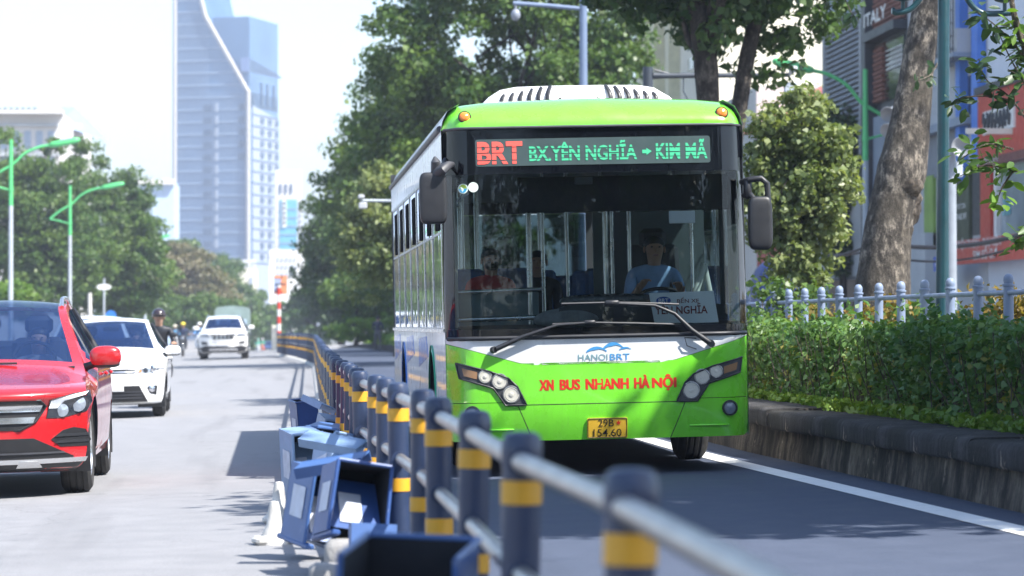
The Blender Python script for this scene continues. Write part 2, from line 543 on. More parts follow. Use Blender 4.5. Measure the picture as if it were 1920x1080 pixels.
M_PAVE = plain('pavement', (.25, .235, .22), .85, var=.25, scale=2)
M_EARTH = plain('earth', (.11, .09, .06), .95, var=.4, scale=3, bump=.6, bscale=18)
def paint_mat(name, col, wear=.35):
    t = NT(name)
    n = t.noise(7, 6, .7); n2 = t.noise(.9, 3)
    c = t.mix(t.ramp(n, [(.56, 0.0), (.72, wear)]), col, tuple(x * .35 for x in col))
    c = t.mix(t.ramp(n2, [(.45, 0.0), (.8, .3)]), c, tuple(x * .6 for x in col))
    return t.finish(t.bsdf(c, .7))
M_LINE = paint_mat('road_paint', (.78, .78, .76))

YS = [-60, -30, -10, 0] + list(range(4, 60, 4)) + list(range(60, 160, 8)) + list(range(160, 480, 16)) + [500, 560, 700, 900, 1200]
def strip(name, xa, xb, z_off, mat, nx=6, kind='structure', ys=YS):
    mb = MB()
    rows = []
    for Y in ys:
        a, b = xa(Y), xb(Y)
        rows.append([(a + (b - a) * k / nx, Y, zg(a + (b - a) * k / nx, Y) + z_off) for k in range(nx + 1)])
    mb.grid(rows)
    return tag(mb.build(name, mat, smooth=30), kind=kind)
# the ground as one sheet to the horizon
gx = [-2400, -1000, -400, -150, -60, -25, -10.5, -5, 0, 4.6, 12, 30, 80, 200, 600, 1400, 2400]
gy = [-300, -120] + YS[1:] + [1800, 2600, 3900]
gb = MB(); gb.grid([[(x, y, zg(x, y) - .05) for x in gx] for y in gy])
tag(gb.build('ground', M_PAVE, smooth=30), kind='structure')
strip('road', lambda Y: -10.5, lambda Y: xr(Y) + .02, 0.0, M_ROAD)
strip('bus_lane', lambda Y: xr(Y) + .02, lambda Y: xw(Y) + .1, 0.004, M_LANE)
ln = strip('road_marking', lambda Y: xw(Y) - .46 - .004 * min(Y, 30), lambda Y: xw(Y) - .25 - .004 * min(Y, 30), 0.009, M_LINE, 1, ys=[-60, -30, -10] + list(range(0, 61, 3)))
# broken lane line on the far left carriageway
mb = MB()
for Y0 in range(30, 330, 12):
    for X in (-7.2,):
        mb.grid([[(X + k * .13, Y, zg(X + k * .13, Y) + .006) for k in (0, 1)] for Y in (Y0, Y0 + 2, Y0 + 4)])
tag(mb.build('lane_marking', M_LINE), kind='structure')
# left pavement with its kerb
mb = MB()
rows = []
for Y in YS:
    z = zg(-10.5, Y)
    rows.append([(-10.5, Y, z - .06), (-10.52, Y, z + .14), (-10.75, Y, z + .15), (-18, Y, z + .17)])
mb.grid(rows); tag(mb.build('pavement', M_PAVE), kind='structure')
mb = MB()
rows = []
for Y in YS:
    z = zg(4.6, Y)
    rows.append([(13.4, Y, z - .06), (13.42, Y, z + .13), (13.6, Y, z + .14), (17.2, Y, z + .16)])
mb.grid(rows); tag(mb.build('far_pavement', M_PAVE), kind='structure')
strip('far_road', lambda Y: 9.6, lambda Y: 13.42, 0.0, M_ROAD, 3)

# ---- raised median: stained wall, cap slabs, soil
def stained(name, c0, c1, stain=.8):
    t = NT(name)
    base = t.ramp(t.noise(2.5, 6, .65), [(.3, c0), (.7, c1)])
    drips = t.ramp(t.noise(3.4, 8, .72, stretch=(1, 1, .38)), [(.40, stain), (.60, 0.0)])
    c = t.mix(drips, base, (.020, .019, .021))
    fine = t.ramp(t.noise(11, 6, .7, stretch=(1, 1, .22)), [(.42, .55), (.56, 0.0)])
    c = t.mix(fine, c, (.024, .022, .022))
    moss = t.ramp(t.noise(.8, 5), [(.50, 0.0), (.64, .75)])
    c = t.mix(moss, c, (.03, .029, .027))
    pale = t.ramp(t.noise(4.6, 7, .7, stretch=(1, 1, .5)), [(.61, 0.0), (.68, .8)])
    c = t.mix(pale, c, (.42, .35, .28))
    p = t.bsdf(c, .92, Specular_IOR_Level=.2)
    t.link(t.bump(t.noise(22, 8, .7), .8, .03), p.inputs['Normal'])
    return t.finish(p)
M_WALL = stained('stained_wall', (.14, .12, .10), (.32, .27, .21), .9)
M_CAP = stained('stained_cap', (.055, .054, .056), (.095, .093, .095), .6)
CAP_T, CAP_B = .49, .32
med = empty('planter_wall', (4.4, 12, 0), label='low stained stone planter wall with dark cap slabs along the bus lane', cat='wall')
med.location = (0, 0, 0)
rng = np.random.default_rng(5)
mb = MB(); rows = []
ysw = [12 + k * .5 for k in range(60)] + [42 + k * 4 for k in range(9)]
for Y in ysw:
    x = xw(Y); j = rng.normal() * .003
    rows.append([(x + .02 + j, Y, zg(x, Y) - .05), (x + .03 - j, Y, .12), (x + .05 + rng.normal() * .003, Y, .22), (x + .06, Y, CAP_B + .01), (x + .5, Y, CAP_B + .01)])
mb.grid(rows); mb.build('wall_face', M_WALL, med, smooth=40)
slab_meshes = []
for v in range(4):
    mb = MB(); nseg = 6; L = 2.39; rws = []
    for k in range(nseg + 1):
        y = -L / 2 + L * k / nseg; e = .003 if k in (0, nseg) else 0
        q = lambda: rng.normal() * .002
        rws.append([(.02 + q(), y, CAP_B), (0 + e + q(), y, CAP_B + .02), (0 + e + q(), y, CAP_T - .045 - e), (.018 + q(), y, CAP_T - .012 - e), (.05, y, CAP_T - e + q() * .5), (.30, y, CAP_T + .004 - e + q() * .5), (.56, y, CAP_T - e), (.57, y, CAP_B)])
    mb.grid(rws)
    for k in (0, nseg): mb.add(rws[k], [tuple(range(len(rws[k])))])
    slab_meshes.append(mb)
sm = []
Y = 12.2; k = 0
while Y < 62:
    if k < 4:
        o = slab_meshes[k].build('cap_slab', M_CAP, med, smooth=50); sm.append(o)
    else:
        o = sm[k % 4].copy(); COL.objects.link(o); o.parent = med
    o.location = (xw(Y) - .03, Y, rng.normal() * .004)
    o.rotation_euler = (rng.normal() * .004, 0, math.atan2(xw(Y - 1.2) - xw(Y + 1.2), 2.4))
    Y += 2.4; k += 1
mb = MB(); mb.grid([[(xw(Y) + .45, Y, CAP_T - .05), (xw(Y) + 1, Y, CAP_T - .02), (7.5, Y, CAP_T), (9.55, Y, CAP_T - .02), (9.6, Y, zg(4.6, Y) - .05)] for Y in YS[2:22]])
tag(mb.build('median_soil', M_EARTH), kind='structure')
# farther along the median is a low kerb with a grass verge
mb = MB(); rows = []
for Y in [62] + list(range(66, 160, 6)) + list(range(160, 470, 20)):
    z = zg(4.6, Y); x = xw(Y)
    rows.append([(x + .1, Y, z - .05), (x + .1, Y, z + .3), (x + .35, Y, z + .33), (9.5, Y, z + .3), (9.6, Y, z - .05)])
mb.grid(rows); tag(mb.build('verge_kerb', M_CAP, smooth=30), kind='structure')

# grass and low cover
L_HEDGE = leafmat('hedge_leaf', (.034, .105, .034), (.072, .175, .056), (.18, .27, .07))
L_GRASS = leafmat('grass_leaf', (.08, .18, .02), (.13, .25, .03), (.24, .32, .06))
L_DARK = leafmat('dark_leaf', (.022, .055, .018), (.045, .098, .028), (.095, .155, .04), trans=.32)
L_MID = leafmat('mid_leaf', (.036, .088, .022), (.075, .15, .034), (.16, .23, .05))
L_PALE = leafmat('pale_leaf', (.09, .135, .045), (.18, .23, .08), (.33, .36, .16))
L_DRY = leafmat('dry_leaf', (.09, .11, .05), (.17, .16, .09), (.30, .24, .16))
L_YEL = leafmat('croton_leaf', (.10, .10, .02), (.20, .17, .03), (.35, .20, .04))
L_BIG = leafmat('big_leaf', (.022, .048, .022), (.04, .08, .03), (.07, .12, .04), trans=.25)
B_GREY = bark('grey_bark', (.080, .070, .060), (.32, .275, .22), 13)
B_DARK = bark('dark_bark', (.05, .042, .036), (.13, .11, .09))
B_STEM = bark('stem_bark', (.12, .10, .075), (.26, .22, .17), 30)

rng = np.random.default_rng(11)
# near verge grass on the cap edge
n = 900
ys = rng.uniform(13, 34, n); cen = np.stack([[xw(y) + .50 + abs(rng.normal()) * .16 for y in ys], ys, CAP_T + .02 + rng.random(n) * .03], 1)
me = leaf_mesh('grass', cen, np.full(n, .09), 10, .055, rng, up=.2); me.materials.append(L_GRASS)
tag(link_mesh('grass', me), kind='stuff')
ys = rng.uniform(70, 200, 2600); cen = np.stack([[xw(y) + .25 + abs(rng.normal()) * .6 for y in ys], ys, [zg(4.6, y) + .40 + rng.random() * .30 for y in ys]], 1)
me = leaf_mesh('verge_grass', cen, np.full(2600, .35), 9, .12, rng, up=.5); me.materials.append(L_GRASS)
tag(link_mesh('verge_grass', me), kind='stuff')

# ---- clipped hedge with its stems
hedge = empty('hedge', (5.2, 24, 0), label='dense dark green leafy hedge growing along the top of the stained planter wall', cat='hedge'); hedge.location = (0, 0, 0)
n = 3000
ys = rng.uniform(13.5, 36, n)
hz = .50 + .72 * rng.random(n) ** .72 + .05 * np.sin(ys * 3.1) * rng.random(n)
thin = (ys < 23.0) & (hz < .92)
hx = np.array([xw(y) + .62 for y in ys]) + np.abs(rng.normal(size=n)) * .22
keep = ~(thin & (rng.random(n) < .62))
cen = np.stack([hx, ys, hz], 1)[keep]
me = leaf_mesh('leaves', cen, rng.uniform(.07, .15, len(cen)), 16, .058, rng, flat=.9, up=.55); me.materials.append(L_HEDGE)
o = link_mesh('leaves', me, hedge); o['kind'] = 'stuff'
n = 230
ys = rng.uniform(13.5, 35, n); cen = np.stack([[xw(y) + .68 for y in ys] + rng.random(n) * .8, ys, 1.12 + .30 * rng.random(n) ** 2.0], 1)
me = leaf_mesh('shoots', cen, rng.uniform(.05, .10, n), 11, .06, rng, flat=1.5, up=.1); me.materials.append(L_HEDGE)
o = link_mesh('shoots', me, hedge); o['kind'] = 'stuff'
n = 420
ys = rng.uniform(13.5, 34, n); cen = np.stack([[xw(y) + .62 for y in ys] + np.abs(rng.normal(size=n)) * .15, ys, .6 + .55 * rng.random(n)], 1)
me = leaf_mesh('yellow_leaves', cen, np.full(n, .10), 4, .055, rng, flat=.9, up=.5); me.materials.append(leafmat('hedge_yellow_leaf', (.10, .15, .03), (.22, .24, .05), (.34, .28, .07)))
o = link_mesh('yellow_leaves', me, hedge); o['kind'] = 'stuff'
n = 1500
ys = rng.uniform(13.5, 36, n); cen = np.stack([[xw(y) + 1.0 for y in ys] + rng.random(n) * .5, ys, .55 + .55 * rng.random(n)], 1)
me = leaf_mesh('inner_leaves', cen, np.full(len(cen), .16), 10, .07, rng, flat=.9); me.materials.append(L_HEDGE)
o = link_mesh('inner_leaves', me, hedge); o['kind'] = 'stuff'
mb = MB()
for k in range(520):
    y = rng.uniform(13.5, 35); x = xw(y) + .62 + abs(rng.normal()) * .25
    dx, dy = rng.normal() * .10, rng.normal() * .22
    h = rng.uniform(.4, .78)
    mb.tube([(x, y, .47), (x + dx * .3 - .03, y + dy * .4, .47 + h * .45), (x + dx - .05, y + dy, .47 + h)], [.007, .0055, .003], 5)
o = mb.build('stems', B_STEM, hedge, smooth=60); o['kind'] = 'stuff'

# ---- ball-topped fence behind the hedge
M_FENCE = plain('fence_paint', (.19, .24, .34), .5, var=.18, scale=4)
def ball_fence(label, X, y0, y1, step, z0, ztop, group):
    root = empty('railing', (X, y0, z0), label=label, cat='railing')
    first = None
    k = 0
    y = y0
    while y <= y1:
        if first is None:
            mb = MB(); r = .044; h = ztop - z0
            mb.lathe([(r * 1.15, 0), (r, .03), (r, h - .11), (r * 1.2, h - .105), (r * 1.2, h - .09), (r * .9, h - .085), (r * 1.02, h - .06), (r * .95, h - .03), (r * .6, h - .008), (0, h)], n=14)
            first = mb.build('post', M_FENCE, root, smooth=40); o = first
        else:
            o = first.copy(); COL.objects.link(o); o.parent = root
        o.location = (0, y - y0, 0); y += step; k += 1
    for zr in (ztop - .16 - z0, ztop - .55 - z0):
        mb = MB(); mb.tube([(0, -.3, zr), (0, y1 - y0 + .3, zr)], .024, 10); mb.build('rail', M_FENCE, root, smooth=60)
    return root
ball_fence('blue grey pipe railing with ball topped posts right behind the hedge', 6.0, 16.4, 62, 1.147, CAP_T - .02, 1.68, None)
ball_fence('lower grey pipe railing on the far side of the planted median', 9.3, 24, 70, 1.3, CAP_T - .03, 1.36, None)

# ---- trees of the median (right)
T_OUT = tree('shade_tree', 'spreading street tree standing on the median before the hedge', (8.3, 17.5, .45), [(0, 0, 0, .28), (.05, 0, 2, .24), (.1, .1, 4.5, .2), (.2, .2, 7, .12)],
     [(0.1, .6, 7.4, 3.6, 3.6, 2.4), (1.3, 2.4, 6.8, 2.8, 2.2, 1.7), (1.4, 5.1, 6.2, 2.4, 2.2, 1.2)], 310, 125, .22, L_MID, B_GREY, 3, limbs=14)
tree('shade_tree', 'street tree whose crown hangs over the near end of the railing', (5.6, 4.6, .45), [(0, 0, 0, .24), (-.05, 0, 2, .2), (-.1, .1, 4.5, .16), (-.2, .2, 7, .1)],
     [(-.3, 0, 7.6, 2.5, 3.0, 1.9), (-1.0, 2.4, 7.4, 2.2, 2.4, 1.7), (-.8, 4.6, 7.4, 1.9, 1.9, 1.5), (.2, -3, 7.6, 2.2, 2.2, 1.6), (-3.0, 2.0, 7.8, 1.8, 2.4, 1.4), (-2.6, 5, 7.6, 1.6, 1.8, 1.3)], 320, 110, .22, L_MID, B_GREY, 4, limbs=12)
# unseen mass of street foliage, added behind the camera to darken glass reflections
rgb = np.random.default_rng(77)
c_, r_ = clumps([(x, y, 11, 6.5, 8, 10.5) for x in (-30, -16, 7.5, 21, 34, 48) for y in (-75, -62, -49)] + [(-4, -112, 14, 15, 5, 14)], 4200, rgb, .4, .9, 2.0)
me = leaf_mesh('unseen_tree_mass', c_, r_, 34, .55, rgb); me.materials.append(L_DARK)
tag(link_mesh('unseen_tree_mass', me), kind='stuff')
# big leaning trunk
base = P(1655, 560, 39.0); base.z = .45
k39 = 39.0 * 1.004 / FPX
tk = []
for (py, xl, xr_) in ((640, 1590, 1712), (560, 1600, 1708), (480, 1612, 1708), (420, 1622, 1712), (360, 1636, 1724), (320, 1644, 1738), (240, 1666, 1744), (120, 1690, 1752), (0, 1713, 1766), (-160, 1740, 1782), (-330, 1780, 1812)):
    p = P((xl + xr_) / 2, py, 39.0)
    tk.append((p.x - base.x, 0, p.z - base.z, (xr_ - xl) / 2 * k39))
big = tree('leaning_tree', 'huge leaning tree trunk with rough pale bark and a burl beside the teal lamp post', base, tk,
     [(5.2, -3.5, 14.5, 2.4, 2.4, 1.4), (3.6, -2.4, 15.6, 1.8, 2.0, 1.2)], 60, 60, .2, L_MID, B_GREY, 9, limbs=5, tn=36, knob=.012, limb_t=.97)
mb = MB(); pb = P(1722, 345, 38.75) - base
def lump(v):
    k = 1 + .22 * noise.noise(v * 7 + Vector((3, 1, 4))) + .10 * noise.noise(v * 19)
    return v * k
mb.blob(pb + Vector((-.13, .08, -.03)), (.19, .16, .15), nu=36, nv=24, fn=lump); mb.blob(P(1690, 380, 39) - base, (.24, .22, .36), nu=36, nv=24, fn=lump); mb.blob(P(1668, 440, 39) - base, (.28, .27, .5), nu=36, nv=24, fn=lump)
mb.build('burl', bark('burl_bark', (.07, .058, .048), (.20, .165, .13), 7), big, smooth=70)
# forked dark tree behind the bus roof
b2 = P(1330, 609, 50); b2.z = .45
fk = P(1318, 60, 50) - b2
t2 = tree('forked_tree', 'dark leafed tree with two leaning trunks seen above the bus roof', b2, [(.2, 0, 0, .22), (.12, 0, 2.2, .2), (P(1326, 160, 50).x - b2.x, 0, P(1326, 160, 50).z - b2.z, .19), (fk.x, 0, fk.z, .2), (fk.x - .25, 0, fk.z + 2, .13)],
     [(.1, 0, 8.0, 2.6, 2.6, 1.8), (-1.0, .2, 6.5, 1.1, 1.6, .95), (1.1, 0, 6.3, 1.1, 1.4, 1.0), (1.75, .2, 6.1, .65, 1.2, .85), (.35, .3, 5.7, 1.2, 1.0, .55), (.3, .2, 6.3, 1.5, 1.2, .8), (-.1, -2.4, 8.2, 2.2, 1.8, 1.3), (.8, .3, 4.95, .5, .6, .45)], 330, 80, .15, L_DARK, B_DARK, 21, limbs=16, cl=(.25, .5), shell=.35, droop=.6)
mb = MB(); q = [P(1372, 300, 50.3), P(1388, 190, 50.3), P(1402, 100, 50.3), P(1424, 10, 50.4), P(1440, -90, 50.5)]
mb.tube([Vector((b2.x + .25, 50, .45)) - b2] + [p - b2 for p in q], [.16, .14, .135, .13, .11, .08], 12); mb.build('second_trunk', B_DARK, t2, smooth=60)
# small sunlit tree
b3 = P(1500, 609, 44); b3.z = .45
tree('small_tree', 'small bushy tree with bright yellow green leaves between the bus mirror and the big trunk', b3, [(0, 0, 0, .07), (.05, 0, 1.2, .06), (0, 0, 2.6, .04), (.05, 0, 4, .02)],
     [(-.05, 0, 3.0, .70, .6, 1.2), (.1, 0, 2.6, .74, .6, .8), (-.40, .1, 2.6, .5, .5, 1.0), (.0, 0, 1.75, .5, .4, .55), (.45, 0, 3.3, .32, .4, .5), (-.05, -.1, 1.0, .5, .4, .35)], 260, 75, .085, L_PALE, B_DARK, 33, limbs=30, cl=(.14, .30), shell=.35)
b4 = P(1578, 609, 92); b4.z = .25
tree('small_tree', 'dark leafed tree behind the green street lamp, between the sunlit tree and the trunk', b4, [(0, 0, 0, .14), (.05, 0, 2.2, .12), (0, 0, 5.0, .08), (.05, 0, 7.4, .03)],
     [(0, 0, 6.4, .9, .7, 1.3), (-.6, 0, 5.6, .9, .7, 1.2), (.5, 0, 5.0, .9, .7, 1.2), (-.7, 0, 7.2, .7, .7, .7), (.3, 0, 3.4, 1.0, .7, 1.0)], 150, 90, .15, L_DARK, B_DARK, 35, limbs=14, cl=(.2, .5), shell=.35)
# trees in the middle of the picture, beyond the bus
GM = 'tall trees along the median beyond the bus'
def mid_tree(label, px, Y, blobs, n, per, size, lm, seed, h=9.0, tr=.32, **kw):
    b = P(px, 609, Y); b.z = zg(4.6, Y) + .25
    return tree('street_tree', label, b, [(0, 0, 0, tr), (.1, .1, .28 * h, tr * .8), (0, 0, .6 * h, tr * .6), (.2, 0, h, tr * .35)], blobs, n, per, size, lm, B_DARK, seed, group=GM, **kw)
mid_tree('tallest dense tree rising above the left half of the bus roof', 955, 96, [(0, 0, 9.2, 4.2, 3.6, 3.6), (-1.2, 0, 6.6, 3.4, 3.2, 2.4), (1.6, .5, 7.2, 3.0, 3, 2.4), (.2, 0, 12.5, 3.8, 3.2, 2.4), (-.4, -1, 4.2, 2.8, 2.4, 1.5), (-3.3, 0, 8.0, 1.7, 1.8, 1.6), (-3.0, 0, 10.6, 1.3, 1.6, 1.3)], 440, 150, .17, L_MID, 41, cl=(.45, .95), limbs=18, shell=.45)
mid_tree('dense green tree whose crown leans out over the bus lane left of the bus roof', 790, 128, [(0, 0, 7.6, 3.6, 3.4, 3.0), (-.6, 0, 5.0, 3.2, 3, 2.2), (-2.4, 0, 6.6, 2.0, 2, 1.9), (.2, 0, 10.0, 3.0, 2.6, 2.2), (.6, -.6, 3.0, 2.8, 2.4, 1.2), (-3.0, 0, 8.0, 1.1, 1.2, 1.0)], 400, 140, .18, L_MID, 42, cl=(.45, .95), limbs=16, shell=.45)
mid_tree('dark green tree with a low crown behind the standing person', 705, 168, [(0, 0, 4.8, 3.4, 3.2, 2.6), (-1.9, 0, 6.0, 2.3, 2.4, 2.3), (1.5, 0, 7.2, 3, 3, 2.6), (-2.4, 0, 3.4, 1.7, 2, 1.6), (.6, 0, 2.2, 3, 2.4, 1.1), (-.4, 0, 8.4, 2.0, 2, 1.6)], 340, 120, .21, L_DARK, 43, h=7, tr=.24, cl=(.5, 1.0), limbs=12)
mid_tree('dark tree farther down the median beside the white towers', 640, 225, [(0, 0, 5.2, 3.0, 3, 3.0), (.8, 0, 8.4, 2.6, 3, 2.4), (.4, 0, 2.6, 3.2, 3, 1.6)], 200, 100, .27, L_DARK, 44, h=7, tr=.28, cl=(.6, 1.1), limbs=8)
mid_tree('bluish far tree at the end of the railing, lowest of the median trees', 590, 300, [(0, 0, 3.2, 3.0, 3, 2.4), (1.4, 0, 5.2, 2.4, 3, 2.4)], 120, 60, .42, L_DARK, 45, h=4.5, tr=.24, cl=(.6, 1.1), limbs=6)
mid_tree('pale leafed tree close behind the left side of the bus', 745, 92, [(0, 0, 4.2, 1.5, 1.3, 1.5), (-.75, 0, 3.3, 1.0, 1.0, 1.2), (.6, 0, 3.0, 1.3, 1.2, 1.4), (-.9, 0, 2.2, .75, .8, .8), (1.4, 0, 2.0, 1.0, 1, .7), (-.3, 0, 5.3, .6, .6, .6)], 190, 70, .14, L_PALE, 46, h=4.2, tr=.13, cl=(.25, .55), limbs=18)
mid_tree('mid green bushy tree under the pale leafed tree beside the bus', 668, 162, [(0, 0, 2.7, 1.9, 1.6, 1.5), (1.5, 0, 2.2, 1.9, 1.6, 1.3), (3.0, 0, 2.4, 1.8, 1.6, 1.6)], 150, 60, .2, L_MID, 47, h=2.6, tr=.12, cl=(.35, .7), limbs=8)
mid_tree('tall tree of the median hidden behind the bus', 1080, 118, [(0, 0, 7.6, 3.0, 3, 3.4), (1.2, 0, 6.0, 2.6, 3, 2.4), (.4, 0, 11, 2.4, 3, 2)], 170, 70, .24, L_MID, 48, cl=(.5, 1), limbs=8)
# shrubs on the verge and in the planter
GS = 'shrubs planted on the median'
def shrub(label, base, blobs, n, per, size, lm, seed, cl=(.12, .3), cat='shrub', group=GS):
    rng = np.random.default_rng(seed)
    root = empty('shrub', base, label=label, cat=cat, group=group)
    c, rad = clumps(blobs, n, rng, .3, *cl)
    me = leaf_mesh('foliage', c, rad, per, size, rng, up=.5); me.materials.append(lm)
    o = link_mesh('foliage', me, root)
    mb = MB()
    for k in range(14):
        q = Vector(c[k % n]); mb.tube([(rng.normal() * .06, rng.normal() * .06, 0), q * .5 + Vector((rng.normal() * .05, rng.normal() * .05, 0)), q], [.016, .011, .005], 5)
    mb.build('stems', B_STEM, root, smooth=60)
    return root
def gz(px, Y, z=None):
    p = P(px, 609, Y); p.z = zg(4.6, Y) + .28 if z is None else z
    return p
shrub('low yellow green croton shrub right behind the railing under the red shop sign', gz(1862, 30.2, .47), [(0, 0, .85, .30, .4, .30), (.25, 0, .75, .3, .4, .3)], 60, 30, .07, L_YEL, 61)
shrub('reddish green croton shrub behind the railing at the foot of the big trunk', gz(1600, 36.5, .47), [(0, 0, .7, .5, .5, .42), (.6, 0, .7, .45, .5, .40), (-.5, 0, .65, .4, .5, .4)], 90, 26, .07, L_YEL, 62)
shrub('dark leafy shrub behind the railing between the trunk and the green lamp post', gz(1715, 36.2, .47), [(0, 0, .7, .45, .5, .45), (.5, 0, .65, .4, .5, .4)], 60, 26, .07, L_MID, 63)
shrub('dark green shrub behind the railing beside the right edge of the bus', gz(1455, 38, .47), [(0, 0, .9, .5, .5, .5), (.4, 0, .8, .4, .5, .5)], 60, 26, .08, L_MID, 64)
shrub('bright green bush on the grass verge left of the standing person', gz(665, 151), [(0, 0, .8, .9, .8, .55), (.6, 0, .6, .6, .6, .5)], 60, 40, .13, L_GRASS, 65)
shrub('light green bush on the grass verge behind the standing person', gz(728, 154), [(0, 0, .9, 1.0, .8, .7), (-1.0, 0, .75, .7, .8, .6)], 80, 50, .11, L_GRASS, 66)
shrub('long low green bush at the far end of the verge', gz(640, 180), [(0, 0, .7, 1.1, 1.4, .6)], 50, 40, .16, L_MID, 67)
# ---- trees on the left pavement
GL = 'trees along the left pavement'
def left_tree(label, px, Y, blobs, n, per, size, lm, seed, tr=.3, h=6, **kw):
    b = P(px, 609, Y); b.z = zg(-10.5, Y) + .15
    return tree('street_tree', label, b, [(0, 0, 0, tr), (.15, 0, h * .35, tr * .85), (0, 0, h * .7, tr * .65), (.2, 0, h, tr * .4)], blobs, n, per, size, lm, kw.pop('bk', B_DARK), seed, group=GL, **kw)
left_tree('large dark green tree filling the left edge behind the red car', 55, 190, [(0, 0, 8.4, 3.8, 3, 3.2), (1.6, 0, 6.0, 3.8, 3, 2.6), (-2.0, 0, 8.0, 2.8, 3, 3.4), (-1.5, 0, 11.8, 1.8, 2, 1.6), (2.0, 0, 11.0, 1.9, 2, 2.0), (.5, 0, 3.8, 3.6, 3, 1.8)], 420, 130, .21, L_MID, 51, cl=(.5, 1.05), limbs=14)
left_tree('tall green tree with a pointed top left of the glass tower', 205, 196, [(0, 0, 7.6, 3.2, 3, 3.0), (1.2, 0, 5.2, 2.9, 3, 2.6), (-1.3, 0, 11.2, 1.2, 1.5, 2.2), (1.0, 0, 9.8, 1.8, 2, 1.6), (-1.2, 0, 5.6, 2.8, 3, 2.4), (2.2, 0, 8.4, 1.2, 1.2, 1.4), (0, 0, 3.4, 2.6, 2.4, 1.4), (.9, 0, 11.6, .6, .6, 1.0)], 420, 130, .21, L_MID, 52, cl=(.45, 1.0), limbs=16)
left_tree('small rounded bright green tree at the left edge behind the red car roof', 18, 150, [(0, 0, 2.6, 1.3, 1.3, 1.0)], 60, 60, .17, L_GRASS, 53, tr=.1, h=2.4, cl=(.3, .5), limbs=6)
left_tree('flowering pale pinkish tree before the glass tower', 330, 285, [(0, 0, 7.4, 3.8, 3, 2.6), (-2.8, 0, 6.0, 2.6, 3, 2.4), (3.2, 0, 5.4, 2.6, 3, 2.2), (0, 0, 5, 4, 3, 2)], 380, 110, .27, L_DRY, 54, cl=(.5, 1.1), limbs=12)
left_tree('green tree under the flowering tree with visible trunks', 300, 262, [(0, 0, 3.2, 3.8, 3, 1.5), (3.8, 0, 3.2, 3.0, 2, 1.5), (-3, 0, 3.4, 2.4, 2, 1.4), (6.4, 0, 3.0, 1.6, 2, 1.4)], 260, 90, .25, L_MID, 55, cl=(.5, 1.0), limbs=10)
left_tree('mid green far tree right of the flowering tree', 405, 360, [(0, 0, 8.6, 3.6, 3, 3.2), (1.8, 0, 5.8, 3.4, 3, 2.6), (-4.0, 0, 11.0, 3.0, 3, 2.6), (3.2, 0, 4.2, 2.4, 3, 2.4), (-4, 0, 7.5, 3, 3, 2.5)], 320, 90, .30, L_MID, 56, cl=(.6, 1.2), limbs=8)
left_tree('small far bluish tree before the cream building', 490, 395, [(0, 0, 6.6, 1.6, 2, 1.6), (.4, 0, 4.2, 2.4, 2, 2.0), (-.6, 0, 2.6, 3.4, 2, 2.0)], 110, 50, .46, L_MID, 57, cl=(.6, 1.0), limbs=6)
left_tree('grey green far tree closing the end of the street', 545, 430, [(0, 0, 3.6, 3.4, 3, 2.6), (3.2, 0, 3.6, 3, 3, 2.8), (-4, 0, 3.4, 3, 3, 2.2)], 130, 50, .5, L_DARK, 58, cl=(.7, 1.2), limbs=6)
mb = MB()
# ================================================================ THE BUS
M_GREEN = worn('bus_green_paint', (.185, .70, .034), .22, (.10, .16, .04), .24, .14, .9)
M_WHITE = worn('bus_white_paint', (.72, .73, .73), .28, (.30, .29, .26), .22, .0, .4)
M_BLUEP = plain('bus_blue_paint', (.05, .20, .62), .3, var=.06, coat=.4)
M_BLACKG = plain('black_glass_frit', (.004, .005, .008), .06, var=.1, spec=.4)
M_BLACKP = plain('black_plastic', (.022, .023, .027), .45, var=.2, scale=8)
M_DGREY = plain('dark_grey_plastic', (.05, .052, .06), .5, var=.2, scale=8)
M_RUBBER = plain('tyre_rubber', (.032, .031, .031), .85, var=.3, scale=6, bump=.3)
M_ALU = plain('aluminium', (.62, .63, .65), .25, metal=1.0, var=.08)
M_CHROME = plain('chrome', (.8, .8, .82), .08, metal=1.0, var=.04)
M_SEAM = plain('dark_seam', (.015, .03, .01), .8)
M_RED = plain('red_print', (.62, .03, .015), .4, var=.05)
M_LOGOB = plain('blue_print', (.06, .27, .55), .4, var=.05)
M_LOGOG = plain('grey_print', (.16, .30, .33), .4, var=.05)
M_AMBER = plain('amber_lens', (.75, .22, .03), .2, var=.05, coat=.6)
M_LAMPW = plain('lamp_reflector', (.75, .75, .72), .14, metal=.6, var=.1)
M_LAMPI = plain('lamp_inner', (.56, .54, .47), .22, var=.05)
M_CLEAR = glass('clear_lens', (.93, .95, .96))
M_WSCREEN = glass('windscreen_glass', (.60, .67, .68), 1.42)
def side_glass_mat():
    t = NT('bus_side_glass')
    tr = t.n.new('ShaderNodeBsdfTransparent'); tr.inputs[0].default_value = (.42, .50, .52, 1)
    gl = t.n.new('ShaderNodeBsdfGlossy'); gl.inputs['Roughness'].default_value = .015; gl.inputs[0].default_value = (.95, .97, 1, 1)
    fr = t.n.new('ShaderNodeFresnel'); fr.inputs[0].default_value = 2.6
    n = t.noise(1.3, 2, stretch=(1, 1, .25)); t_b = t.bump(n, .07, .08)
    t.link(t_b, gl.inputs['Normal'])
    mx = t.n.new('ShaderNodeMixShader')
    t.link(fr.outputs[0], mx.inputs[0]); t.link(tr.outputs[0], mx.inputs[1]); t.link(gl.outputs[0], mx.inputs[2])
    return t.finish(mx)
M_SGLASS = side_glass_mat()
M_INT = plain('bus_interior_trim', (.07, .085, .09), .6, var=.15)
M_INTD = plain('bus_dash', (.035, .037, .042), .6, var=.2)
M_SEAT = plain('bus_seat_fabric', (.06, .12, .28), .8, var=.2, scale=20)
M_FLOOR = plain('bus_floor', (.05, .05, .052), .7)
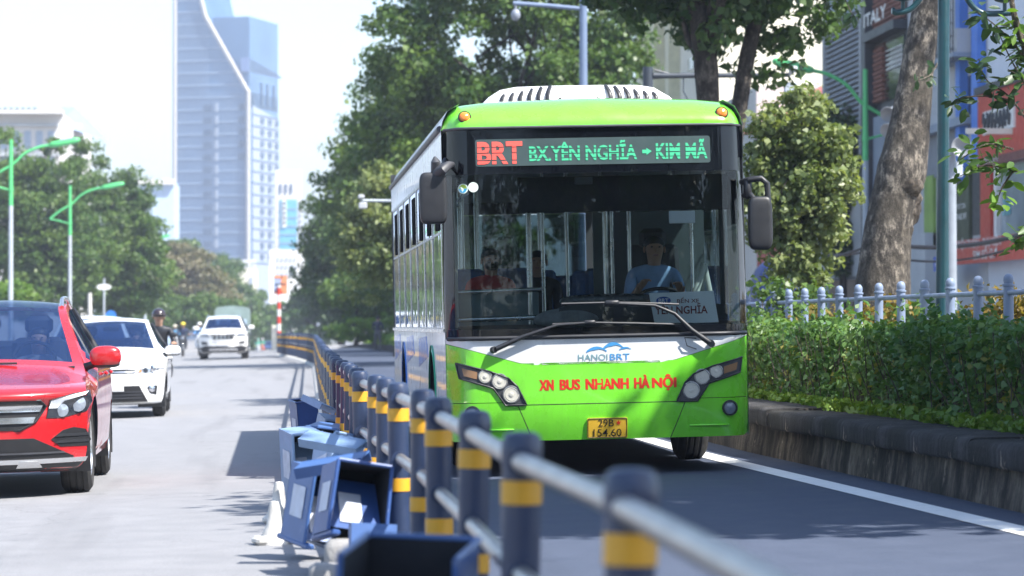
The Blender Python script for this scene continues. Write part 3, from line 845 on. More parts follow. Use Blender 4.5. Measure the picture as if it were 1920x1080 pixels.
M_POLE = plain('steel_pole', (.70, .71, .72), .22, metal=.85, var=.06)
M_CREAMT = plain('pale_door_trim', (.70, .74, .66), .5)
M_YEL = plain('plate_yellow', (.80, .48, .04), .45, var=.06)
M_INK = plain('plate_ink', (.012, .012, .012), .5)
M_PAPER = plain('paper_card', (.86, .90, .92), .7, var=.04)
M_BROWNT = plain('maroon_print', (.22, .035, .03), .6)
M_NAVY = plain('navy_print', (.03, .09, .42), .5)

BW, BL = 1.272, 11.7
BUS_X, BUS_Y = 2.585, 25.55
bus = empty('city_bus', (BUS_X, BUS_Y, zg(BUS_X, BUS_Y)), (0, -math.atan(CROSS) * .92, R(.25)), label='green and white rapid transit city bus with a lit destination display', cat='bus')
def fy(x, z):
    a = abs(x) / BW
    y = .055 * a * a + .26 * max(0, (a - .84) / .16) ** 2.2
    y += .075 * max(0.0, (z - 1.15) / 1.8) ** 1.4
    y += .05 * max(0.0, (.62 - z) / .32) ** 2
    return y
Z0, ZBELT, ZW0, ZW1 = .30, 1.13, 1.16, 2.90
RING = [(BW, 2.72), (BW, 2.90), (BW - .015, 2.98), (BW - .06, 3.07), (BW - .16, 3.125), (BW - .4, 3.15), (0, 3.175)]
# front panels
xs = [-BW + 2 * BW * k / 40 for k in range(41)]
def poly_front(name, poly, mat, off=0.0, depth=.03, step=.07): return panel(name, poly, fy, mat, bus, off, depth, step)
low = [(-BW, Z0 + .02), (-BW + .06, Z0), (BW - .06, Z0), (BW, Z0 + .02), (BW, .585), (.74, .585), (-.56, .585), (-BW, .585)]
HL_L = [(-1.20, .955), (-.93, .885), (-.775, .825), (-.70, .755), (-.625, .60), (-.80, .60), (-.90, .745), (-1.175, .83)]
HL_R = [(-x, z) for x, z in reversed(HL_L)]
corner_x = .455
def seam_x(z): return .70 - (.70 - .575) * (.60 - z) / .30
# lower: middle bumper, two corner bumpers
g = .004
poly_front('bumper', [(-seam_x(Z0) + g, Z0), (seam_x(Z0) - g, Z0), (seam_x(.595) - g, .595), (-seam_x(.595) + g, .595)], M_GREEN)
for s in (-1, 1):
    q = [(s * (seam_x(Z0) + g), Z0), (s * (BW - .05), Z0), (s * BW, Z0 + .03), (s * BW, .62), (s * (seam_x(.62) + g), .62)]
    poly_front('corner_bumper', q if s > 0 else q[::-1], M_GREEN)
poly_front('front_panel', [(-.70, .603), (.70, .603), (.705, .625), (BW, .625), (BW, 1.135), (.62, .945), (.5, .925), (-.55, .925), (-.68, .945), (-BW, 1.115), (-BW, .625), (-.705, .625)], M_GREEN)
poly_front('belt_panel', [(-.55, .929), (.5, .929), (.62, .949), (BW, 1.139), (BW, ZBELT + .025), (-BW, ZBELT + .025), (-BW, 1.119), (-.68, .949)], M_WHITE)
for nm, pts in (('seam', [(-.70, .598), (.70, .598)]), ):
    mb = MB(); mb.tube([(x, fy(x, .599) + .004, .599) for x in np.linspace(-.70, .70, 15)], .006, 6); mb.build(nm, M_SEAM, bus)
for s in (-1, 1):
    mb = MB(); mb.tube([(s * seam_x(z), fy(seam_x(z), z) + .006, z) for z in np.linspace(Z0, .6, 6)], .007, 6); mb.build('seam', M_SEAM, bus)
# moulded recess and emblem bulge on the front panel
mb = MB(); mb.blob((0, fy(0, .78) + .012, .765), (.17, .0145, .10)); mb.build('emblem_bulge', M_GREEN, bus, smooth=60)
for s in (-1, 1):
    mb = MB(); mb.box((s * .90, fy(.9, .40) - .002, .395), (.34, .03, .018), bev=.008); mb.build('bumper_ledge', M_GREEN, bus, smooth=40)
# roof header (quarter-round up to the roof)
def ring_pt(t):
    """t in -1..1 over the ring above the windscreen"""
    pts = [(-x, z) for x, z in RING[1:]][:-1] + [(x, z) for x, z in reversed(RING[1:])]
    d = [0]
    for a, b in zip(pts, pts[1:]): d.append(d[-1] + math.hypot(b[0] - a[0], b[1] - a[1]))
    u = (t + 1) / 2 * d[-1]
    for i in range(len(pts) - 1):
        if u <= d[i + 1] + 1e-9:
            k = (u - d[i]) / (d[i + 1] - d[i]); return pts[i][0] + (pts[i + 1][0] - pts[i][0]) * k, pts[i][1] + (pts[i + 1][1] - pts[i][1]) * k
    return pts[-1]
rows = []
NV = 14
for t in np.linspace(-1, 1, 61):
    bx, bz = ring_pt(t); ax = max(-BW, min(BW, bx * 1.0)); ay = fy(ax, ZW1) - .004
    row = []
    by = .62
    for k in range(NV + 1):
        v = k / NV; s_, c_ = math.sin(v * math.pi / 2), 1 - math.cos(v * math.pi / 2)
        row.append((ax + (bx - ax) * c_, ay + (by - ay) * c_, ZW1 + .005 + (bz - ZW1 - .005) * s_))
    rows.append(row)
mb = MB(); mb.grid(rows); mb.build('roof_header', M_GREEN, bus, smooth=60)
for x in (-1.09, 1.09):
    zz = 3.0; yy = .05
    k_ = bus
    # find the header surface at this height
    best = min((p for r in rows for p in r), key=lambda p: (p[0] - x) ** 2 + (p[2] - zz) ** 2)
    mb = MB(); rt = rotm(R(90 - 20), 0, 0)
    mb.lathe([(.056, -.005), (.056, .008), (.050, .014), (.046, .010)], best, 20, rt, m=0, cap=False)
    mb.lathe([(.046, .006), (.040, .020), (.022, .030), (0, .033)], best, 20, rt, m=1)
    mb.build('marker_lamp', [M_BLACKP, M_AMBER], bus, smooth=40)
# windscreen: the frit band round it and the clear pane
xo = BW
def fr(name, poly, off=.0): return poly_front(name, poly, M_BLACKG, off, .02, .07)
XI0, XI1, ZI0, ZI1 = -1.195, 1.195, 1.235, 2.52
fr('windscreen_frit', [(-xo, ZI1), (xo, ZI1), (xo, ZW1 - .05), (xo - .04, ZW1), (-xo + .04, ZW1), (-xo, ZW1 - .05)])
fr('windscreen_frit', [(-xo, ZW0), (xo, ZW0), (xo, ZI0 - .002), (-xo, ZI0 - .002)])
for s in (-1, 1):
    q = [(s * xo, ZI0), (s * xo, ZI1 - .002), (s * XI1, ZI1 - .002), (s * XI1, ZI0)]
    fr('windscreen_frit', q if s < 0 else q[::-1])
poly_front('windscreen', [(XI0 + .002, ZI0), (XI1 - .002, ZI0), (XI1 - .002, ZI1 - .003), (XI0 + .002, ZI1 - .003)], M_WSCREEN, 0, 0, .08)
mb = MB(); mb.tube([(x, fy(x, ZW1) - .012, ZW1 + .004) for x in np.linspace(-xo + .02, xo - .02, 25)], .013, 8); mb.build('windscreen_trim', M_DGREY, bus, smooth=60)
mb = MB(); mb.tube([(x, fy(x, ZW0) - .010, ZW0 - .003) for x in np.linspace(-xo + .02, xo - .02, 25)], .018, 8); mb.build('windscreen_trim', M_BLACKP, bus, smooth=60)
# destination display behind the upper glass
M_LEDBG = plain('display_ground', (.055, .085, .085), .35, var=.15, scale=5)
M_LEDR = emis('display_red', (1.0, .12, .09), .62)
M_LEDG = emis('display_green', (.08, .80, .42), .46)
disp = poly_front('destination_display', round_rect(-1.0, 2.585, .965, 2.81, .02), M_LEDBG, .006, .01, .1)
def led(geo, x0, z0, mat, tilt=0.0):
    mb = MB(); put_text(mb, geo, lambda x, y: (x0 + x, fy(x0 + x, z0 + y) - .0095, z0 + y + tilt * x))
    return mb.build('display_text', mat, disp, recalc=False)
led(cut_strips(*text_geo('BRT', .375, .188, .034), [(.026, .036), (.088, .096), (.136, .143)]), -.985, 2.602, M_LEDR)
led(cut_strips(*text_geo('BX.YÊN NGHĨA', .90, .165, .026), [(.020, .026), (.056, .064), (.096, .106)]), -.555, 2.620, M_LEDG)
led(cut_strips(*text_geo('KIM MÃ', .435, .165, .026), [(.020, .026), (.056, .064), (.096, .106)]), .505, 2.620, M_LEDG)
mb = MB()
for q in ([(.39, 2.67), (.425, 2.67), (.425, 2.655), (.47, 2.687), (.425, 2.715), (.425, 2.70), (.39, 2.70)],):
    mb.add([(x, fy(x, z) - .0095, z) for x, z in q], [tuple(range(len(q)))])
mb.build('display_text', M_LEDG, disp, recalc=False)
# headlights
for s, HL in ((-1, HL_L), (1, HL_R)):
    h = poly_front('headlight', HL, M_DGREY, .006, .03, .06)
    inner = lambda k: [(cx + (x - cx) * k, cz + (z - cz) * k) for x, z in HL]
    cx = sum(p[0] for p in HL) / len(HL); cz = sum(p[1] for p in HL) / len(HL)
    mb = MB(); n = len(HL); L = HL + HL[:1]
    mb.tube([(x, fy(x, z) - .010, z) for x, z in [(a[0] + (b[0] - a[0]) * k / 6, a[1] + (b[1] - a[1]) * k / 6) for a, b in zip(L, L[1:]) for k in range(6)] + [HL[0]]], .008, 6)
    mb.build('lens_rim', M_BLACKP, h, smooth=60)
    for (lx, lz, r) in ((-.965, .842, .052), (-.845, .800, .060), (-.75, .690, .066)):
        lx *= -s; y = fy(lx, lz)
        mb = MB(); rt = rotm(R(90), 0, 0)
        mb.lathe([(r * 1.12, 0), (r * 1.12, .006), (r, .008), (r * .9, .002)], (lx, y - .008, lz), 24, rt, m=0, cap=False)
        mb.lathe([(r * .93, .0), (r * .80, -.003), (r * .78, .003), (r * .74, -.004), (r * .34, -.008), (r * .30, .004), (0, .007)], (lx, y - .012, lz), 24, rt, m=1)
        mb.build('lamp', [plain('lamp_ring', (.30, .30, .29), .25, metal=.5), M_LAMPI], h, smooth=40)
    q = [(-1.155, .915), (-1.03, .880), (-1.03, .820), (-1.14, .850)]
    q = [(x * -s, z) for x, z in q]
    panel('indicator', q if s < 0 else q[::-1], fy, plain('smoked_amber', (.30, .17, .09), .2, coat=.5), h, .010, .006, .05)
# fog lamps, plate, lettering, emblem
for s in (-1, 1):
    mb = MB(); x, z = s * 1.075, .535; y = fy(x, z) - .003; rt = rotm(R(90), 0, R(12 * s))
    mb.lathe([(.066, -.01), (.066, .012), (.055, .014), (.052, .0)], (x, y, z), 24, rt, m=0, cap=False)
    mb.lathe([(.053, .0), (.04, .006), (0, .009)], (x, y, z), 24, rt, m=1)
    mb.build('fog_lamp', [M_BLACKP, plain('fog_lens', (.18, .21, .26), .12, coat=.8)], bus, smooth=40)
pl = poly_front('number_plate', round_rect(-.125, .308, .210, .478, .012), M_YEL, .014, .02, .2)
def fp(z0, x0, off): return lambda x, y: (x0 + x, fy(x0 + x, z0 + y) - off, z0 + y)
mb = MB(); put_text(mb, text_geo('29B', .13, .060, .004), fp(.405, -.035, .0165)); put_text(mb, text_geo('154.60', .235, .064, .004), fp(.321, -.075, .0165))
mb.build('plate_number', M_INK, pl, recalc=False)
mb = MB(); mb.tube([(x, fy(x, z) - .0155, z) for x, z in round_rect(-.119, .314, .204, .472, .012) + [(.204, .46)]], .0028, 4); mb.build('plate_border', M_INK, pl)
st = [(.135 + .024 * (1 if k % 2 == 0 else .42) * math.sin(k * math.pi / 5), .435 + .024 * (1 if k % 2 == 0 else .42) * math.cos(k * math.pi / 5)) for k in range(10)]
mb = MB(); mb.add([(x, fy(x, z) - .0168, z) for x, z in st], [tuple(range(10))]); mb.build('plate_star', M_RED, pl, recalc=False)
W = [('XN', -.515, .115), ('BUS', -.345, .165), ('NHANH', -.13, .355), ('HÀ', .275, .125), ('NỘI', .425, .20)]
for w, x0, wd in W:
    hgt = .088
    geo = text_geo(w, wd, {'HÀ': .112, 'NỘI': .135}.get(w, hgt), .020)
    dz = -.022 if w == 'NỘI' else 0
    mb = MB(); [put_text(mb, geo, fp(.716 + dz, x0 + dx, .0015 + o_)) for dx, o_ in ((-.004, 0), (0, .0005), (.004, .001))]; mb.build('lettering', M_RED, bus, recalc=False)
mb = MB(); put_text(mb, text_geo('HANOI', .245, .052, .004), fp(.955, -.19, .0035)); mb.build('lettering', M_LOGOG, bus, recalc=False)
mb = MB(); put_text(mb, text_geo('BRT', .165, .052, .006), fp(.955, .075, .0035)); mb.build('lettering', M_LOGOB, bus, recalc=False)
mb = MB()
for (cx, zc, w, h, th) in ((-.035, 1.035, .085, .04, .03), (.105, 1.06, .085, .05, .035), (.205, 1.045, .05, .02, .018)):
    up_ = []; dn = []
    for k in range(13):
        u = -1 + k / 6
        up_.append((cx + w * u, zc + h * (1 - u * u) * .9)); dn.append((cx + w * u * .98, zc + h * (1 - u * u) * .9 - th * (.35 + .65 * max(0, 1 - abs(u + .2)))))
    vs = up_ + dn; fs = [(k, k + 1, 14 + k, 13 + k) for k in range(12)]
    mb.add([(x, fy(x, z) - .0035, z) for x, z in vs], fs)
mb.build('wave_emblem', M_LOGOB, bus, recalc=False)

# shell: sides, roof, rear
def yside(z): return fy(BW, z)
Y0S = yside(1.5)
wheels_y = (2.55, 8.75)
def side(s):
    X = s * BW
    # lower skirt with wheel openings
    ys = np.linspace(Y0S - .02, BL, 118); zs = np.linspace(Z0, 1.22, 19)
    P_ = [[[X, y, z] for z in zs] for y in ys]
    ra = .56
    for i in range(len(ys)):
        for j in range(len(zs)):
            for wy in wheels_y:
                dy, dz = ys[i] - wy, zs[j] - .48; d = math.hypot(dy, dz)
                if abs(d - ra) < .055 and zs[j] > Z0 + .01:
                    P_[i][j] = [X, wy + dy * ra / d, .48 + dz * ra / d]
    def msk(i, j):
        y = sum(P_[a][b][1] for a in (i, i + 1) for b in (j, j + 1)) / 4; z = sum(P_[a][b][2] for a in (i, i + 1) for b in (j, j + 1)) / 4
        return all(math.hypot(y - wy, z - .48) > ra - .012 for wy in wheels_y)
    mb = MB(); mb.grid(P_, m=0, mask=lambda i, j: msk(i, j)); sk = mb.build('side_skirt', [M_WHITE], bus, smooth=40)
    for wy, mt in zip(wheels_y, (plain('arch_green', (.03, .40, .22), .4), M_BLUEP)):
        mb = MB()
        a = np.linspace(R(-20), R(200), 25)
        mb.grid([[(X + s * .012, wy + ra * math.cos(t), .48 + ra * math.sin(t)), (X - s * .02, wy + (ra + .05) * math.cos(t), .48 + (ra + .05) * math.sin(t)), (X + s * .014, wy + (ra + .055) * math.cos(t), .48 + (ra + .055) * math.sin(t))] for t in a])
        mb.build('wheel_arch', mt, bus, smooth=40)
        mb = MB(); mb.grid([[(X - s * .005, wy + ra * math.cos(t), .48 + ra * math.sin(t)), (X - s * .5, wy + ra * math.cos(t), .48 + ra * math.sin(t))] for t in a]); mb.build('wheel_well', M_BLACKP, bus)
    # blue swoosh on the skirt
    for (ya, yb, mt) in ((3.3, 5.2, M_BLUEP), (6.2, 8.0, M_BLUEP), (9.6, 11.4, M_BLUEP)):
        mb = MB(); mb.prism([(X, ya, .98), (X, yb, .86), (X, yb, 1.14), (X, ya + .3, 1.17)], (s * .004, 0, 0)); mb.build('side_stripe', mt, bus)
    # pillars and window panes
    npan = 7; y0, y1 = Y0S + .22, BL - .35; wpan = (y1 - y0) / npan
    for k in range(npan):
        ya, yb = y0 + k * wpan + .05, y0 + (k + 1) * wpan - .05
        mb = MB(); mb.grid([[(X - s * .003, ya, 1.24), (X - s * .003, ya, 2.62)], [(X - s * .003, yb, 1.24), (X - s * .003, yb, 2.62)]]); w = mb.build('side_window', M_SGLASS, bus)
        mb = MB()
        for (c, d) in (((X, ya - .0, 1.93), (.004, .03, 1.40)), ((X, yb, 1.93), (.004, .03, 1.40)), ((X, (ya + yb) / 2, 1.24), (.006, wpan - .1, .03)), ((X, (ya + yb) / 2, 2.62), (.006, wpan - .1, .03)), ((X, (ya + yb) / 2, 2.06), (.003, wpan - .12, .02))): mb.box(c, d)
        mb.build('frame', plain('window_frame_silver', (.34, .36, .38), .3, metal=.6), w)
        mb = MB(); mb.box((X + s * .004, ya + .42, 2.32), (.014, .62, .46)); mb.build('vent_slot', plain('slot_black', (.004, .004, .006), .95, spec=.02), w)
        mb = MB(); mb.box((X, y0 + k * wpan, 1.93), (.008, .095, 1.42)); mb.build('pillar', M_ALU, bus, smooth=40)
    mb = MB(); mb.box((X, (Y0S + BL) / 2 + .02, 1.226), (.03, BL - Y0S - .02, .03)); mb.build('belt_moulding', M_ALU, bus)
    mb = MB(); mb.grid([[(X, y, 2.635), (X, y, 2.90), (s * (BW - .015), y, 2.98), (s * (BW - .06), y, 3.07), (s * (BW - .16), y, 3.125)] for y in (Y0S - .02, .62, 4, 8, BL)], mask=None); mb.build('cant_panel', M_WHITE, bus, smooth=50)
    mb = MB(); mb.tube([(s * (BW + .005), y, 2.925) for y in (Y0S + .1, 4, 8, BL)], .026, 8); mb.build('gutter_rail', M_DGREY, bus, smooth=60)
    mb = MB(); mb.box((X - s * .014, Y0S + .09, 1.93), (.035, .18, 1.42), bev=.01); mb.build('corner_post', M_BLACKG, bus, smooth=40)
for s in (-1, 1): side(s)
mb = MB(); mb.grid([[(s_ * (BW - .16) * 1.0, y, 3.126 + .05 * (1 - s_ * s_)) for s_ in np.linspace(-1, 1, 13)] for y in (.62, 4, 8, BL)]); mb.build('roof', M_WHITE, bus, smooth=50)
mb = MB(); mb.box((0, BL, .95), (2 * BW, .06, 1.3)); mb.box((0, BL, 2.83), (2 * BW, .06, .5))
for s in (-1, 1): mb.box((s * (BW - .1), BL, 2.09), (.2, .06, .98))
mb.build('rear_panel', M_INTD, bus)
mb = MB(); mb.box((0, BL, 2.09), (2 * BW - .42, .012, .96)); mb.build('rear_window', M_SGLASS, bus)
# roof air-conditioning unit with slots
M_AC = plain('air_unit_white', (.74, .74, .73), .4, var=.06)
mb = MB(); rows = []
AW, A0, A1, AH = .86, 1.35, 4.6, .225
for y, hh, ww in ((A0, .02, .88), (A0 + .02, .10, .88), (A0 + .06, .165, .87), (A0 + .16, .205, .855), (A0 + .5, AH, .84), (A1 - .4, AH, .84), (A1 - .05, .2, .86), (A1, .02, .88)):
    h0 = 3.15
    hw = ww * 1.03
    rows.append([(-hw, y, 3.09), (-hw + .02, y, h0 + hh * .12), (-hw + .10, y, h0 + hh * .55), (-hw + .20, y, h0 + hh * .85), (-hw + .34, y, h0 + hh * .97), (-.2, y, h0 + hh), (.2, y, h0 + hh), (hw - .34, y, h0 + hh * .97), (hw - .20, y, h0 + hh * .85), (hw - .10, y, h0 + hh * .55), (hw - .02, y, h0 + hh * .12), (hw, y, 3.09)])
mb.grid(rows); ac = mb.build('air_conditioner', M_AC, bus, smooth=45)
for s in (-1, 1):
    for k in range(6):
        x = s * (.24 + .08 * k + .04); z0 = 3.215; z1 = z0 + .128 - .013 * k
        mb = MB()
        pts = [(x + s * .030 * (u ** 2) * -1.2, A0 - .0 + .10 * u * u - .014, z0 + (z1 - z0) * u) for u in np.linspace(0, 1, 6)]
        mb.tube(pts, .018, 6); mb.build('vent_slot', M_BLACKP, ac, smooth=60)
    mb = MB(); mb.prism([(s * .13, A0 - .008, 3.19), (s * .19, A0 - .008, 3.19), (s * .185, A0 + .02, 3.24), (s * .165, A0 + .02, 3.25)], (0, .02, 0)); mb.build('vent_slot', M_BLACKP, ac)

# mirrors
mr = MB(); mr.blob((-1.36, .08, 2.33), (.115, .06, .215), .35, nu=28, nv=16); mL = mr.build('wing_mirror', M_BLACKP, bus, smooth=50)
mr = MB(); mr.tube([(-1.33, .08, 2.53), (-1.335, .04, 2.63), (-1.34, .06, 2.67)], [.045, .04, .012], 12); mr.tube([(-1.32, .06, 2.54), (-1.27, -.01, 2.57), (-1.23, .02, 2.60), (-1.19, .10, 2.61)], [.05, .045, .035, .02], 12); mr.tube([(-1.335, .09, 2.53), (-1.26, .22, 2.60), (-1.24, .30, 2.66)], .022, 8)
mr.build('mirror_arm', M_DGREY, mL, smooth=50)
mr = MB(); mr.blob((1.375, .10, 2.07), (.10, .06, .225), .4, nu=28, nv=16); mRr = mr.build('wing_mirror', M_BLACKP, bus, smooth=50)
mr = MB(); mr.tube([(1.24, .2, 2.42), (1.29, .10, 2.435), (1.39, .09, 2.445), (1.44, .09, 2.40), (1.445, .10, 2.25)], .026, 10); mr.tube([(1.25, .2, 2.31), (1.30, .1, 2.31), (1.34, .09, 2.26)], .022, 8); mr.box((1.28, .14, 2.36), (.06, .10, .17), bev=.02)
mr.build('mirror_arm', M_BLACKP, mRr, smooth=50)
# wipers
def fpt(x, z, o=.03): return (x, fy(x, z) - o, z)
wp = MB(); wp.tube([fpt(-.90, 1.06, .02), fpt(-.88, 1.065, .05)], .028, 10); wp.tube([fpt(-.87, 1.07, .05), fpt(-.65, 1.165, .05), fpt(-.36, 1.255, .045), fpt(-.08, 1.27, .03)], [.022, .018, .013, .010], 8)
w1 = wp.build('wiper', M_BLACKP, bus, smooth=50)
wp = MB(); wp.tube([fpt(-.40, 1.262, .022), fpt(-.1, 1.27, .022), fpt(.30, 1.255, .022), fpt(.62, 1.24, .022)], .011, 6); wp.box(fpt(-.09, 1.272, .03), (.10, .025, .04), bev=.01); wp.build('wiper_blade', M_BLACKP, w1, smooth=50)
wp = MB(); wp.tube([fpt(.93, 1.07, .02), fpt(.92, 1.075, .06)], .030, 10); wp.tube([fpt(.91, 1.08, .05), fpt(.76, 1.19, .05), fpt(.62, 1.33, .045), fpt(.46, 1.40, .035), fpt(.12, 1.425, .03)], [.024, .02, .015, .012, .010], 8)
w2 = wp.build('wiper', M_BLACKP, bus, smooth=50)
wp = MB(); wp.tube([fpt(-.32, 1.43, .022), fpt(.1, 1.432, .022), fpt(.5, 1.415, .022), fpt(.66, 1.405, .022)], .011, 6); wp.box(fpt(.10, 1.43, .03), (.12, .025, .045), bev=.01); wp.tube([fpt(.80, 1.12, .02), fpt(.70, 1.13, .04), fpt(.72, 1.06, .03), fpt(.80, 1.03, .02)], .005, 5); wp.build('wiper_blade', M_BLACKP, w2, smooth=50)
# stickers on the windscreen
for (x, z, kind) in ((-1.165 + .055, 2.405, 0), (-1.165 + .14, 2.415, 1)):
    mb = MB(); mb.add([(a, fy(a, b) - .003, b) for a, b in disc_poly(x, z, .042)], [tuple(range(20))], 0)
    if kind == 0:
        mb.add([(a, fy(a, b) - .004, b) for a, b in disc_poly(x, z, .031, ry=.034)[:11]], [tuple(range(11))], 1)
        mb.add([(a, fy(a, b) - .004, b) for a, b in disc_poly(x, z, .031, ry=.034)[10:] + disc_poly(x, z, .031, ry=.034)[:1]], [tuple(range(11))], 2)
    mb.build('sticker', [plain('sticker_white', (.70, .80, .72), .4), plain('sticker_lime', (.45, .65, .08), .4), plain('sticker_blue', (.05, .35, .6), .4)], bus, recalc=False)

# interior
mb = MB(); mb.box((0, BL / 2 + .3, .62), (2 * BW - .1, BL - .8, .06)); mb.build('floor', M_FLOOR, bus)
mb = MB(); mb.box((0, BL / 2 + .3, 2.74), (2 * BW - .1, BL - .8, .04)); mb.build('ceiling', M_INT, bus)
mb = MB(); mb.grid([[(x, fy(x, 1.22) + .02, 1.215), (x, .42 + .1 * (abs(x) / BW), 1.265 + .05 * math.exp(-((x - .72) / .3) ** 2)), (x, .75, 1.24 + .12 * math.exp(-((x - .72) / .35) ** 2)), (x, .86, 1.05), (x, .9, .7)] for x in np.linspace(-1.14, 1.14, 33)]); mb.build('dashboard', M_INTD, bus, smooth=60)
mb = MB(); mb.prism([(-.36, .30, 1.27), (1.12, .36, 1.27), (1.12, .36, 1.40), (.45, .33, 1.44), (-.05, .33, 1.46), (-.30, .31, 1.40)], (0, .25, 0)); mb.build('instrument_cowl', M_INTD, bus, smooth=30)
mb = MB(); mb.blob((-.22, .40, 1.30), (.30, .14, .10)); mb.build('dust_cloth', plain('pale_cloth', (.26, .27, .28), .9, var=.3, scale=12, bump=.6, bscale=14), bus, smooth=70)
mb = MB(); mb.blob((.12, .42, 1.45), (.42, .1, .06), .7); mb.build('plastic_cover', plain('dark_film', (.08, .085, .09), .25, var=.4, scale=9, bump=.8, bscale=16), bus, smooth=70)
mb = MB(); mb.tube([(.64 + .23 * math.cos(t), .95 + .20 * math.sin(t) * .5, 1.44 + .11 * math.sin(t)) for t in np.linspace(0, 2 * math.pi, 33)], .016, 8, cap=False); mb.tube([(.64, .95, 1.44), (.64, .85, 1.15)], .03, 8); mb.tube([(.42, .95, 1.44), (.86, .95, 1.44)], .014, 6); mb.build('steering_wheel', M_BLACKP, bus, smooth=60)
def vis(x0, x1, z0, z1, y, nm, mat): 
    mb = MB(); mb.box(((x0 + x1) / 2, y, (z0 + z1) / 2), (x1 - x0, .015, z1 - z0), bev=.005); return mb.build(nm, mat, bus)
vis(-.64, 1.14, 2.20, 2.50, .32, 'sun_blind', plain('blind_black', (.005, .006, .010), .8))
vis(.62, .84, 2.085, 2.19, .20, 'paper_notice', M_PAPER)
vis(-.17, -.02, 2.425, 2.49, .17, 'mirror_bracket', M_DGREY)
# card on the dash: BRT / BẾN XE / YÊN NGHĨA
cy = .20
card = [(.48, 1.245), (1.02, 1.25), (.985, 1.515), (.44, 1.505)]
mb = MB(); mb.prism([(x, cy + .10 * (z - 1.245), z) for x, z in card], (0, .006, 0)); cd = mb.build('route_card', M_PAPER, bus)
cpl = lambda x0, z0, o=.004: (lambda x, y: (x0 + x, cy + .10 * (z0 + y - 1.245) - o, z0 + y))
mb = MB(); mb.add([cpl(0, 0)(x, z) for x, z in disc_poly(.56, 1.44, .062, 24, .034)], [tuple(range(24))]); mb.build('print', M_NAVY, cd, recalc=False)
mb = MB(); put_text(mb, text_geo('BRT', .085, .034, .02), cpl(.518, 1.424, .007)); mb.build('print', M_PAPER, cd, recalc=False)
mb = MB(); put_text(mb, text_geo('BẾN XE', .185, .05, .01), cpl(.675, 1.418)); put_text(mb, text_geo('YÊN NGHĨA', .445, .088, .02), cpl(.485, 1.325)); mb.build('print', M_BROWNT, cd, recalc=False)
# grab poles, rails, partition, seats
def pole(x, y, z0, z1, r=.018, lean=0):
    mb = MB(); mb.tube([(x, y, z0), (x + lean, y, z1)], r, 10); mb.build('grab_pole', M_POLE, bus, smooth=60)
for a in ((-.455, 1.5, 1.2, 2.45, .026), (-.91, 3.6, .65, 2.72), (-.86, 5.0, .65, 2.72), (-.72, 4.6, .65, 2.72), (-.60, 6.2, .65, 2.72), (-.17, 3.4, .65, 2.72), (.0, 2.8, .65, 2.72), (.02, 6.0, .65, 2.72), (.24, 1.7, .7, 2.5, .024), (.32, 1.9, .7, 2.5), (.36, 3.2, .65, 2.72), (.44, 1.6, .7, 2.45), (.92, 2.4, .65, 2.72), (.70, 4.8, .65, 2.72), (.98, 1.5, .8, 2.5)): pole(*a)
mb = MB(); mb.tube([(-1.10, 1.45, 1.555), (-.36, 1.45, 1.57)], .020, 8); mb.tube([(-1.16, .42, 1.315), (-.30, .42, 1.325)], .022, 8); mb.tube([(-.95, 2, 2.45), (-.95, 9, 2.45)], .016, 8); mb.tube([(.5, 2, 2.45), (.5, 9, 2.45)], .016, 8); mb.build('grab_rail', M_POLE, bus, smooth=60)
mb = MB(); mb.box((-.76, 1.5, 1.30), (.76, .03, .50), bev=.01); mb.build('partition', plain('partition_grey', (.11, .16, .18), .4), bus, smooth=40)
mb = MB(); mb.box((.66, 2.0, 1.55), (1.0, .04, 1.4)); mb.build('driver_partition', plain('cab_screen', (.10, .13, .14), .4), bus)
mb = MB(); mb.box((-1.165, .46, 1.82), (.035, .05, 1.14), bev=.01); mb.build('door_pillar', M_CREAMT, bus, smooth=40)
mb = MB(); mb.box((1.12, .60, 1.80), (.045, .06, 1.10), bev=.01); mb.build('cab_pillar', M_INT, bus, smooth=40)
mb = MB(); mb.tube([(.86, .9, 1.30), (1.02, 1.0, 1.75)], .03, 8); mb.tube([(1.02, 1.0, 1.75), (1.10, 1.0, 1.3)], .025, 8); mb.build('cab_brace', M_CREAMT, bus, smooth=50)
seat0 = None
def seat(x, y, z=.66):
    mb = MB(); mb.box((x, y, z + .45), (.42, .42, .09), bev=.03); mb.box((x, y + .22, z + .80), (.42, .08, .66), bev=.03, rot=rotm(R(-8), 0, 0)); mb.box((x, y + .05, z + .2), (.3, .3, .4)); mb.build('seat', M_SEAT, bus, smooth=40)
for (x, y) in ((-.95, 3.0), (-.52, 3.0), (-.95, 4.2), (-.52, 4.2), (.52, 4.0), (.95, 4.0), (.52, 5.3), (.95, 5.3), (-.95, 5.8), (-.52, 5.8), (-.15, 4.4), (-.95, 7.4), (.95, 7.4), (.52, 8.6), (-.52, 8.6)): seat(x, y)
mb = MB(); mb.box((.66, 1.42, 1.12), (.48, .46, .10), bev=.03); mb.box((.66, 1.66, 1.55), (.46, .10, .80), bev=.04, rot=rotm(R(-8), 0, 0)); mb.box((.66, 1.70, 2.0), (.24, .09, .18), bev=.04); mb.box((.66, 1.45, .85), (.3, .3, .45)); mb.build('driver_seat', M_INTD, bus, smooth=40)
